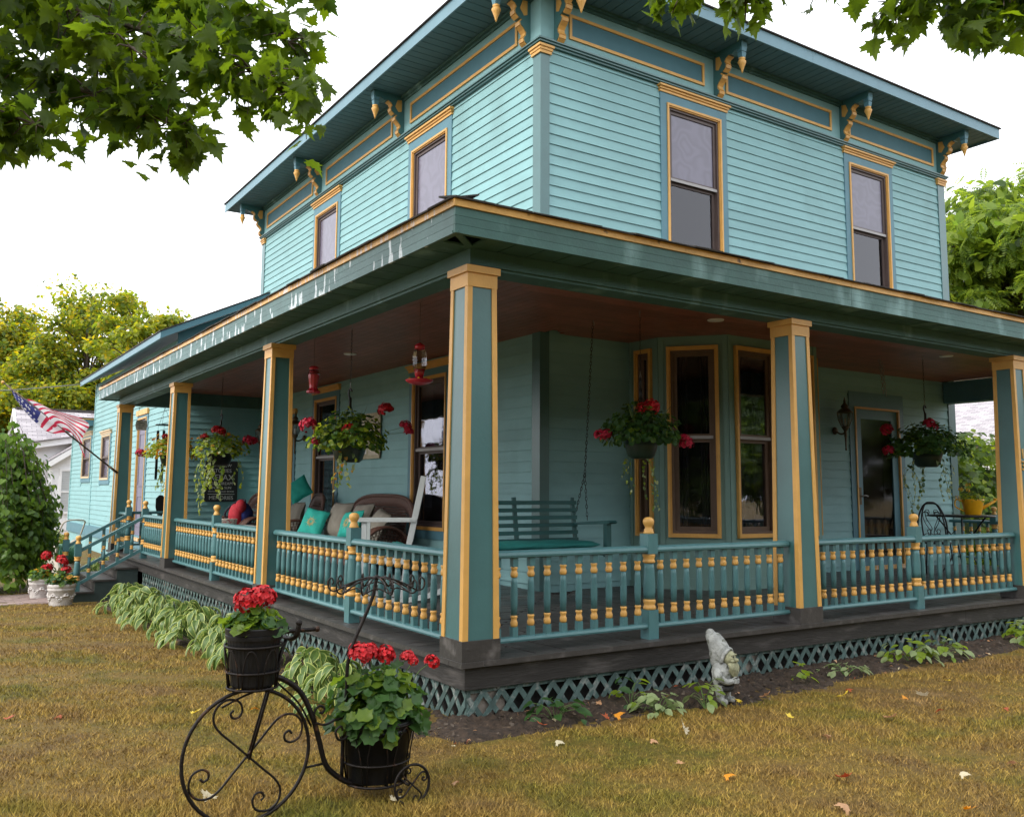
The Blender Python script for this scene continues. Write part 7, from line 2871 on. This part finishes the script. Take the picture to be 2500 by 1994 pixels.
def tree(kind, label, base, top, crown_z, rx, ry, clumps, nleaf, size, mats, shapes, trunk_r, seed, group=None, flat=0.55, cl_r=0.23, lean=(0, 0), droop=0.0):
    """trunk, limbs running to leaf clumps, and a broken crown of separate leaves"""
    global RNG
    old = RNG
    RNG = np.random.default_rng(seed)
    bx, by, bz = base
    t = thing(kind, label, 'tree', base, 0, group)
    H_ = top - bz
    cz0 = crown_z - bz
    C_ = []
    for i in range(clumps):
        d_ = RNG.normal(size=3)
        d_ /= np.linalg.norm(d_)
        r = RNG.uniform(0.06, 1.0) ** 0.5
        C_.append(d_ * r)
    C_ = np.array(C_)
    mid, half = (H_ + cz0) / 2, (H_ - cz0) / 2
    # crown narrower at the top, full in the lower half
    zz = C_[:, 2]
    wid = np.where(zz > 0, np.sqrt(np.clip(1 - zz * zz, 0, 1)) * 0.3 + 0.7 * (1 - 0.55 * zz), 1.0)
    C_ = np.stack([C_[:, 0] * rx * wid + lean[0] * (zz + 1) / 2, C_[:, 1] * ry * wid + lean[1] * (zz + 1) / 2, mid + zz * half], 1)
    m = MB()
    fork = cz0 + 0.25 * (H_ - cz0)
    m.tube(curve([(0, 0, -0.1), (0.03 * H_ * .3, 0.02 * H_ * .3, fork * 0.5), (lean[0] * .2, lean[1] * .2, fork), (lean[0] * .6, lean[1] * .6, mid + half * 0.15), (lean[0], lean[1], H_ - half * .55)], 4),
           [trunk_r * k for k in (1.25, 1.08, 1.0, 0.97, 0.93, 0.9, 0.86, 0.82, 0.75, 0.64, 0.52, 0.42, 0.32, 0.24, 0.17, 0.10, 0.05)], 'bark', 9)
    m.build('trunk', t)
    m = MB()
    for i, c in enumerate(C_):
        s_ = fork + (c[2] - fork) * RNG.uniform(0.15, 0.45) if c[2] > fork else fork * RNG.uniform(0.85, 1.05)
        u = np.clip((s_ - fork) / (H_ - fork), 0, 1)
        p0 = np.array([lean[0] * u, lean[1] * u, s_])
        pm = p0 * 0.45 + c * 0.55 + np.array([0, 0, 0.10 * half]) + RNG.normal(scale=0.05 * rx, size=3)
        r0 = trunk_r * RNG.uniform(0.12, 0.24)
        m.tube(curve([p0, pm, c], 4), list(np.linspace(r0, 0.008 * max(1, rx), 9)), 'bark', 5)
    m.build('limb', t)
    w_ = RNG.uniform(0.5, 1.5, clumps)
    idx = RNG.choice(clumps, nleaf, p=w_ / w_.sum())
    d_ = RNG.normal(size=(nleaf, 3))
    d_ /= np.linalg.norm(d_, axis=1)[:, None]
    rr = RNG.uniform(0, 1, nleaf)[:, None] ** 0.42
    R_ = np.array([rx, ry, max(rx, ry) * flat * 1.2]) * cl_r * RNG.uniform(0.7, 1.4, clumps)[idx][:, None]
    p = C_[idx] + d_ * rr * R_
    nr = d_ * 0.7 + RNG.normal(scale=0.5, size=d_.shape) + np.array([0, 0, 0.6])
    roll = RNG.normal(size=(nleaf, 3)) + d_ * 0.8 - np.array([0, 0, droop])
    scatter_leaves('crown', mats, shapes, p, nr, RNG.uniform(0.7, 1.3, nleaf) * size, t, roll=roll)
    RNG = old
    return t


bgt = 'trees behind the houses'
tree('ash_tree', 'large yellow green tree behind the white house at the left', (4.30, 46.4, -0.6), 12.3, 1.6, 4.4, 3.6, 100, 27000, 0.22, [('ash_leaf', 5), ('ash_gold', 1.0), ('tree_leaf', 1)], [OVAL], 0.30, 21, bgt)
tree('ash_tree', 'golden topped tree at the far left edge behind the white house', (0.2, 51.4, -0.6), 12.4, 1.4, 4.4, 3.6, 100, 26000, 0.23, [('ash_leaf', 4), ('ash_gold', 1.8), ('tree_leaf', 1)], [OVAL], 0.30, 22, bgt)
tree('ash_tree', 'small loose tree top showing above the rear wing roof', (5.7, 38.4, -0.6), 11.0, 3.0, 2.6, 2.4, 50, 8000, 0.22, [('ash_leaf', 5), ('ash_gold', .8)], [OVAL], 0.26, 23, bgt)
tree('ash_tree', 'dark green tree low behind the white house roof', (2.2, 55.0, -0.6), 9.0, 0.0, 7.5, 3.0, 90, 24000, 0.26, [('tree_leaf', 4), ('ash_leaf', 2)], [OVAL], 0.30, 24, bgt)
tree('locust_tree', 'feathery locust tree rising behind the right end of the house', (22.4, 7.7, -0.5), 9.6, 5.2, 3.6, 3.6, 90, 13000, 0.36, [('locust_leaf', 5), ('tree_leaf', 1)], [FROND, FROND, OVAL], 0.24, 31, bgt, droop=0.9)
tree('locust_tree', 'taller feathery locust tree at the right edge of the picture', (25.2, 6.0, -0.5), 11.6, 5.4, 4.2, 4.2, 100, 14000, 0.38, [('locust_leaf', 5), ('tree_leaf', 1)], [FROND, FROND, OVAL], 0.30, 32, bgt, droop=0.9)
tree('ash_tree', 'dark tree behind the neighbour roof at the right', (44, 24, -0.5), 9.0, 1.0, 5, 5, 50, 9000, 0.30, [('tree_leaf', 4), ('locust_leaf', 2)], [OVAL], 0.35, 33, bgt)
# unseen trees behind the viewer, added to darken the window reflections
_st = [tree('added_tree', 'broad green tree added behind the viewer for the window reflections', (-14 + 5 * k, -24, -0.5), h, 0.0, 5.2, 4.4, 50, 7000, 0.48, [('tree_leaf', 3), ('hedge_leaf', 1)], [OVAL], 0.35, 50 + k, 'unseen trees added for the window reflections') for k, h in enumerate((7.5, 9.0))]
_ord = ('first', 'second', 'third', 'fourth', 'fifth', 'sixth', 'seventh', 'eighth', 'ninth', 'tenth', 'eleventh')
for i in range(11):
    o = _st[i] if i < 2 else copy_tree(_st[i % 2])
    o.location = (-18 + 6.4 * i, -22 - (i % 3) * 1.6 + max(0, i - 6) * 2.2, -0.5)
    o.rotation_euler.z = i * 1.3
    o['label'] = _ord[i] + ' broad green tree in the unseen row added behind the viewer for window reflections'

for k, (x, y, lab) in enumerate(((-20, -15, 'left-hand'), (-26, -8, 'far left-hand'), (-15, -18.5, 'nearest left-hand'))):  # more unseen trees, added so the bay glass reflects less sky
    o = copy_tree(_st[k % 2])
    o.location = (x, y, -0.5)
    o.rotation_euler.z = 0.7 + k
    o['label'] = lab + ' green tree added unseen behind the viewer to darken the bay window reflections'

# leafy hedge on the right, shrub at the left
hd = thing('hedge', 'bright green leafy hedge behind the right end of the porch', 'hedge', (15.8, 5.3, -0.5))
n = 9000
p = RNG.uniform(-1, 1, (n, 3))
f_ = RNG.integers(0, 3, n)
p[np.arange(n), f_] = np.sign(p[np.arange(n), f_]) * RNG.uniform(0.72, 1.0, n)
nrm = p.copy()
p = p * np.array([3.2, 0.9, 1.30]) + np.array([0, 0, 1.36])
p += np.stack([0.12 * np.sin(3 * p[:, 2] + 2 * p[:, 0]), 0.16 * np.sin(2.3 * p[:, 0] + p[:, 2] * 2), 0.18 * np.sin(2.1 * p[:, 0] + 3 * p[:, 1])], 1)
scatter_leaves('foliage', [('hedge_leaf', 5), ('tree_leaf', 1), ('lime_leaf', .6)], [OVAL, HEART], p, nrm * 0.8 + RNG.normal(scale=.5, size=nrm.shape) + np.array([0, 0, .5]), RNG.uniform(0.09, 0.18, n), hd)
m = MB()
for i in range(16):
    x = -2.9 + i * 0.38
    m.tube([(x, 0, 0), (x + 0.1, 0.05, 1.0), (x - 0.05, -0.05, 2.2)], [0.04, 0.03, 0.01], 'bark', 6)
m.box(-2.7, 2.7, -0.4, 0.4, 0.05, 2.1, 'tree_leaf')
m.build('stems', hd)
sh = thing('shrub', 'dark green shrub with a reddish lower side left of the white house', 'shrub', (-1.7, 36.0, -0.6))
pos, nr = mound(3000, 1.7, 1.4, 1.9, 1.7, up=0.4, low=-0.9)
scatter_leaves('foliage', [('tree_leaf', 5), ('hedge_leaf', 2), ('fallen_red', .5)], [OVAL], pos, nr, RNG.uniform(0.12, 0.22, len(pos)), sh)
m = MB()
m.tube([(0, 0, 0), (0, 0, 1.6)], 0.08, 'bark', 7)
m.build('trunk', sh)
gs = thing('shrub', 'small yellow green shrub by the walk behind the weeping tree', 'shrub', (-0.55, 17.2, -0.61))
pos, nr = mound(700, 0.55, 0.5, 0.5, 0.35, up=0.5, low=-0.5)
scatter_leaves('foliage', [('lime_leaf', 3), ('hedge_leaf', 2)], [OVAL], pos, nr, RNG.uniform(0.07, 0.13, len(pos)), gs)
m = MB()
for k in range(5):
    m.tube([(0, 0, 0), (0.3 * math.cos(k * 1.26), 0.3 * math.sin(k * 1.26), 0.5)], 0.012, 'bark', 5)
m.build('stems', gs)

# weeping mulberry at the left edge
mu = thing('weeping_tree', 'small weeping tree with a dense umbrella of heart leaves at the left edge', 'tree', (-1.85, 12.3, -0.61))
m = MB()
m.tube(curve([(0, 0, -0.05), (0.04, 0.02, 0.8), (-0.02, 0, 1.6), (0.0, 0, 2.0)], 5), [0.075] * 6 + [0.07] * 5 + [0.06] * 5, 'bark', 9)
m.build('trunk', mu)
m = MB()
PP, NN = [], []
for k in range(150):
    a = RNG.uniform(0, 2 * PI)
    R_ = RNG.uniform(0.45, 1.0) * (1.0 + 0.10 * math.sin(3 * a))
    zt = 2.05 + 0.14 * RNG.normal()
    zend = RNG.uniform(0.05, 0.75)
    pts = []
    for j in range(12):
        t = j / 11
        rr = R_ * math.sin(min(1.0, t * 1.9) * PI / 2)
        z = 1.85 + (zt - 1.85) * math.sin(min(1, t * 2.6) * PI) * 1.6 - (1.85 - zend) * max(0, t - 0.22) / 0.78
        pts.append((rr * math.cos(a + .2 * t), rr * math.sin(a + .2 * t), z))
    m.tube(pts, [0.007 - 0.0005 * j for j in range(12)], 'bark', 4, caps=False)
    pts = np.array(pts)
    q = 64
    tt = RNG.uniform(1.2, 10.9, q)
    ii = tt.astype(int)
    pp = pts[ii] + (pts[ii + 1] - pts[ii]) * (tt - ii)[:, None] + RNG.normal(scale=0.05, size=(q, 3))
    PP.append(pp)
    dirv = np.stack([np.full(q, math.cos(a)), np.full(q, math.sin(a)), 0.5 * np.ones(q)], 1)
    NN.append(dirv + RNG.normal(scale=0.45, size=(q, 3)))
    PP[-1] = PP[-1] + dirv * 0.03
m.build('limb', mu)
PP, NN = np.concatenate(PP), np.concatenate(NN)
scatter_leaves('crown', [('mulberry_leaf', 1)], [HEART, HEART, OVAL], PP, NN, RNG.uniform(0.07, 0.125, len(PP)), mu, roll=np.tile([[0, 0, -1.0]], (len(PP), 1)) + RNG.normal(scale=.35, size=(len(PP), 3)))


# ------------------------------------------------------------------ maples over the viewer
def resample(pts, step):
    P_ = curve(pts, 10)
    res = [P_[0]]
    acc = 0
    for a, b in zip(P_[:-1], P_[1:]):
        acc += (b - a).length
        if acc >= step:
            res.append(b)
            acc = 0
    return res


def maple_tree(label, base, branches, nleaf, seed, crown, ncrown, maxr, zcut):
    global RNG
    old = RNG
    RNG = np.random.default_rng(seed)
    B0 = Vector(base)
    t = thing('maple_tree', label, 'tree', base, 0, 'maples shading the front lawn')
    m = MB()
    hub = Vector((0, 0, 2.6))
    m.tube(curve([(0, 0, -0.1), (0.05, 0.03, 1.2), hub, (0.1, -0.05, 5.0), (0.0, 0.1, 8.0)], 5), [0.36, 0.33, 0.31, 0.30, 0.29, 0.28, 0.28, 0.27, 0.27, 0.26, 0.26, 0.25, 0.23, 0.21, 0.19, 0.17, 0.14, 0.11, 0.08, 0.06, 0.04], 'bark', 12)
    m.build('trunk', t)
    L_pos = []
    for br in branches:
        pts = [hub + Vector((0, 0, 0.6))] + [Vector(p) - B0 for p in br]
        P_ = curve(pts, 8)
        m = MB()
        k = len(P_)
        m.tube(P_, [lerp(0.05, 0.004, (i / (k - 1)) ** 0.4) for i in range(k)], 'bark', 7)
        # twigs leave the limb and droop
        vis = resample([Vector(p) - B0 for p in br], 0.11)
        n = len(vis)
        for i, p in enumerate(vis):
            q = i / max(1, n - 1)
            for _ in range(7):
                d_ = Vector(RNG.normal(size=3))
                d_.z = d_.z * 0.5 - 0.15
                d_.normalize()
                l_ = lerp(maxr, maxr * 0.45, q) * RNG.uniform(0.5, 1.0)
                tp = p + d_ * l_ + Vector((0, 0, -0.10 * l_))
                m.tube([p, (p + tp) / 2 + Vector((0, 0, 0.03)), tp], [0.006, 0.004, 0.002], 'bark', 4, caps=False)
                for w_ in (0.4, 0.6, 0.75, 0.9, 1.0):
                    L_pos.append((p.lerp(tp, w_) + Vector(RNG.normal(scale=0.05, size=3)), d_))
        m.build('branch', t)
    RNG.shuffle(L_pos)
    L_pos = L_pos[:nleaf]
    ms = []
    for v, f in MAPLES:
        mm = MB()
        mm.add(v, f, 'maple_leaf', True)
        ms.append(mm.mesh('leaf'))
    camv = Vector((-2.984, -5.045, 1.09)) - B0
    L_pos.sort(key=lambda a: (a[0] - camv).length)
    pos, nr, rl, sz = [], [], [], []
    for p, d_ in L_pos:
        pos.append(p)
        nr.append(Vector((0, 0, 0.42)) + d_ * 0.5 + Vector(RNG.normal(scale=0.6, size=3)))
        rl.append(d_ * 0.8 + Vector((0, 0, -1.0)) + Vector(RNG.normal(scale=0.35, size=3)))
        sz.append(RNG.uniform(0.068, 0.122))
    k = 300
    leaf_objs(t, ms, pos[:k], nr[:k], sz[:k], roll=rl[:k])
    cp = Vector(crown[0]) - B0  # unseen upper crown, added for the shade it throws on the lawn
    d_ = RNG.normal(size=(ncrown, 3))
    d_ /= np.linalg.norm(d_, axis=1)[:, None]
    cpos = d_ * (RNG.uniform(0.15, 1, ncrown) ** 0.5)[:, None] * np.array(crown[1]) + np.array(cp)
    keep = cpos[:, 2] + base[2] > zcut
    cpos, d_ = cpos[keep], d_[keep]
    allp = np.concatenate([np.array([tuple(p) for p in pos[k:]]).reshape(-1, 3), cpos])
    alln = np.concatenate([np.array([tuple(p) for p in nr[k:]]).reshape(-1, 3), d_ + RNG.normal(scale=.5, size=d_.shape) + np.array([0, 0, .8])])
    allr = np.concatenate([np.array([tuple(p) for p in rl[k:]]).reshape(-1, 3), d_ + RNG.normal(scale=.5, size=d_.shape) - np.array([0, 0, .7])])
    scatter_leaves('leaves', ['maple_leaf'], MAPLES, allp, alln, RNG.uniform(0.068, 0.125, len(allp)), t, roll=allr)
    RNG = old


maple_tree('maple tree whose leafy boughs hang into the upper left corner', (-6.2, -3.4, -0.4),
           [[(-3.85, 1.75, 4.87), (-2.97, 0.78, 4.18), (-2.2, -0.01, 3.61), (-1.71, -0.63, 3.24), (-1.49, -1.00, 2.97)],
            [(-3.77, 1.58, 4.0), (-3.03, 0.78, 3.63), (-2.47, 0.1, 3.25), (-2.08, -0.42, 2.95), (-1.98, -0.58, 2.88)],
            [(-3.69, 1.12, 3.44), (-3.1, 0.41, 3.14), (-2.75, -0.14, 2.92), (-2.55, -0.38, 2.80)],
            [(-3.7, 1.8, 5.53), (-2.57, 0.62, 4.31), (-2.0, -0.04, 3.84), (-1.62, -0.61, 3.51), (-1.5, -0.79, 3.33)],
            [(-3.6, 0.4, 4.2), (-3.05, -0.1, 3.75), (-2.55, -0.5, 3.40), (-2.2, -0.75, 3.1)],
            [(-3.5, 1.0, 4.6), (-2.8, 0.5, 3.95), (-2.3, 0.1, 3.5), (-1.95, -0.2, 3.2)],
            [(-4.0, 0.6, 4.0), (-3.5, 0.5, 3.5), (-3.05, 0.3, 3.15), (-2.7, 0.2, 2.95)],
            [(-3.6, 1.9, 5.2), (-2.9, 1.4, 4.7), (-2.25, 0.9, 4.3), (-1.85, 0.4, 3.95)],
            [(-3.07, 0.99, 5.8), (-2.04, -0.1, 4.6), (-1.53, -0.71, 4.0), (-1.44, -0.84, 3.80)]],
           6500, 71, ((-5.2, -4.4, 7.8), (3.0, 2.6, 2.4)), 2000, 0.42, 5.4)
maple_tree('maple tree whose leafy boughs hang across the upper right of the picture', (3.6, -6.6, -0.4),
           [[(0.75, -2.26, 5.4), (0.55, -1.98, 4.43), (0.33, -1.84, 3.92), (0.17, -1.79, 3.58)],
            [(0.95, -2.22, 5.41), (0.62, -2.08, 4.40), (0.50, -2.03, 3.86), (0.45, -2.04, 3.52)],
            [(2.28, -3.06, 5.42), (1.77, -2.81, 4.26), (1.43, -2.65, 3.79), (1.08, -2.46, 3.56)],
            [(2.69, -3.27, 4.97), (2.15, -3.03, 4.05), (1.71, -2.81, 3.70), (1.38, -2.66, 3.48)],
            [(2.72, -3.23, 4.61), (2.07, -2.95, 3.93), (1.74, -2.79, 3.58)],
            [(0.4, -2.2, 5.6), (-0.02, -1.55, 4.5), (-0.16, -1.45, 4.02)],
            [(1.53, -2.54, 5.18), (1.14, -2.38, 4.15), (0.86, -2.26, 3.80)]],
           3200, 72, ((3.6, -6.4, 7.8), (3.2, 2.6, 2.5)), 2000, 0.32, 5.4)

# ------------------------------------------------------------------ neighbour houses
nb_ = thing('neighbour_house', 'white clapboard house with grey shingle roof behind the flag', 'house', (2.6, 34.5, -0.62))
NO = Vector((-2.6, -34.5, 0.62))


def npart(mb, name, parent=None, **k):
    return mb.build(name, parent or nb_, loc=NO, **k)


m = MB()
m.prism([(-0.1, -0.62), (5.0, -0.62), (5.0, 3.45), (2.2, 2.95), (-0.1, 2.50)], 33.0, 36.0, 'white_siding', 'y')
m.box(1.25, 5.0, 32.0, 33.0, -0.62, 1.95, 'white_siding')
m.prism([(1.25, 1.95), (3.6, 1.95), (3.6, 3.5), (2.9, 3.12)], 32.0, 33.0, 'white_siding', 'y')
m.box(0.45, 6.0, 34.2, 38.5, -0.62, 2.9, 'white_siding')
m.prism([(33.9, 2.8), (38.5, 2.8), (36.2, 4.2)], 0.50, 0.54, 'white_siding', 'x')
npart(m, 'wall')
m = MB()
for z in np.arange(-0.45, 2.9, 0.24):
    x0 = 1.25 - 0.012
    if z < 1.9:
        m.box(1.24, 5.0, 31.985, 32.0, z, z + 0.232, 'white_siding')
        m.box(-0.1, 1.2, 32.985, 33.0, z, z + 0.232, 'white_siding')
    elif z < 2.4:
        m.box(-0.1 if z < 2.3 else 0.2, 5.0, 32.985, 33.0, z, z + 0.232, 'white_siding')
npart(m, 'clapboard', kind='stuff')
m = MB()
L_ = math.hypot(2.55, 1.62)
m.box(-2.35, 3.4, 0, L_, 0, 0.05, 'grey_shingles')
roof = m.build('roof', nb_, loc=Vector((2.6, 33.65, 2.62)) + NO, rot=(math.atan2(1.62, 2.55), 0, 0))
m = MB()
m.box(-2.35, 3.4, -L_, 0, 0, 0.05, 'grey_shingles')
m.build('roof', nb_, loc=Vector((2.6, 38.75, 2.62)) + NO, rot=(-math.atan2(1.62, 2.55), 0, 0))
m = MB()
m.prism([(33.6, 2.50), (33.6, 2.66), (36.2, 4.30), (38.8, 2.66), (38.8, 2.50), (36.2, 4.12)], 0.18, 0.26, 'white_paint', 'x')
m.box(0.3, 6.0, 36.1, 36.3, 4.28, 4.36, 'shingle_dark')
npart(m, 'rake_board')
m = MB()
m.bar((-0.5, 32.8, 2.46), (2.3, 32.8, 2.98), 0.5, 0.22, 'white_paint')
m.bar((2.3, 32.8, 2.98), (4.9, 32.8, 3.46), 0.5, 0.22, 'white_paint')
m.bar((1.08, 31.85, 1.93), (3.1, 31.85, 3.33), 0.4, 0.18, 'white_paint')
npart(m, 'rake_board')
m = MB()
m.bar((-0.6, 33.6, 2.60), (4.9, 33.6, 3.60), 2.4, 0.04, 'grey_shingles')
m.bar((1.02, 32.4, 2.04), (3.1, 32.4, 3.48), 1.5, 0.04, 'grey_shingles')
npart(m, 'low_roof')
m = MB()
rect_frame(m, 1.52, 2.55, 0.15, 1.82, 0.09, 31.94, 31.984, 'white_paint')
m.box(1.61, 2.46, 31.945, 31.99, 0.94, 1.0, 'white_paint')
wn = npart(m, 'window')
m = MB()
for k in range(22):
    z = 0.27 + k * 0.067
    m.box(1.61, 2.46, 31.965, 31.975, z, z + 0.058, 'blind')
m.build('blind', wn)
m = MB()
m.box(1.15, 1.30, 31.95, 32.0, -0.62, 1.9, 'white_paint')
npart(m, 'corner_board')

nr_ = thing('neighbour_house', 'house with a long pale grey shingle roof above the hedge at the right', 'house', (35, 14, -0.5))
m = MB()
m.box(-3.2, 3.2, -7, 9, 0, 3.6, 'white_siding')
m.prism([(-3.2, 3.6), (3.2, 3.6), (0, 5.3)], -7, -6.9, 'white_siding', 'y')
m.build('wall', nr_)
for sg_, nm in ((1, 'roof'), (-1, 'roof')):
    m = MB()
    ls = math.hypot(3.9, 2.05)
    m.box(-7.4, 9.4, 0, ls, 0, 0.06, 'grey_shingles')
    if sg_ > 0:
        m.build(nm, nr_, loc=(-3.9, 1.0, 3.42), rot=(math.atan2(2.05, 3.9), 0, -PI / 2))
    else:
        m.build(nm, nr_, loc=(3.9, 1.0, 3.42), rot=(math.atan2(2.05, 3.9), 0, PI / 2))
for k, y in enumerate((-5, -1, 3, 7)):
    m = MB()
    rect_frame(m, y - 0.5, y + 0.5, 1.2, 2.6, 0.08, 0, 0.05, 'white_paint')
    m.box(y - 0.42, y + 0.42, 0.02, 0.03, 1.28, 2.52, 'glass_dark')
    m.build('window', nr_, loc=(-3.25, 0, 0), rot=(0, 0, PI / 2))

# service wire to the rear wing
uw = thing('utility_wire', 'thin grey service wire running from the rear wing eave to the left', 'wire', (0.9, 23.4, 4.1))
m = MB()
p0, p1 = Vector((0, 0, 0)), Vector((-9.5, 12.5, 2.2))
m.tube([p0.lerp(p1, k / 20) + Vector((0, 0, -0.9 * math.sin(PI * k / 20))) for k in range(21)], 0.014, 'cable', 5)
m.build('wire', uw)
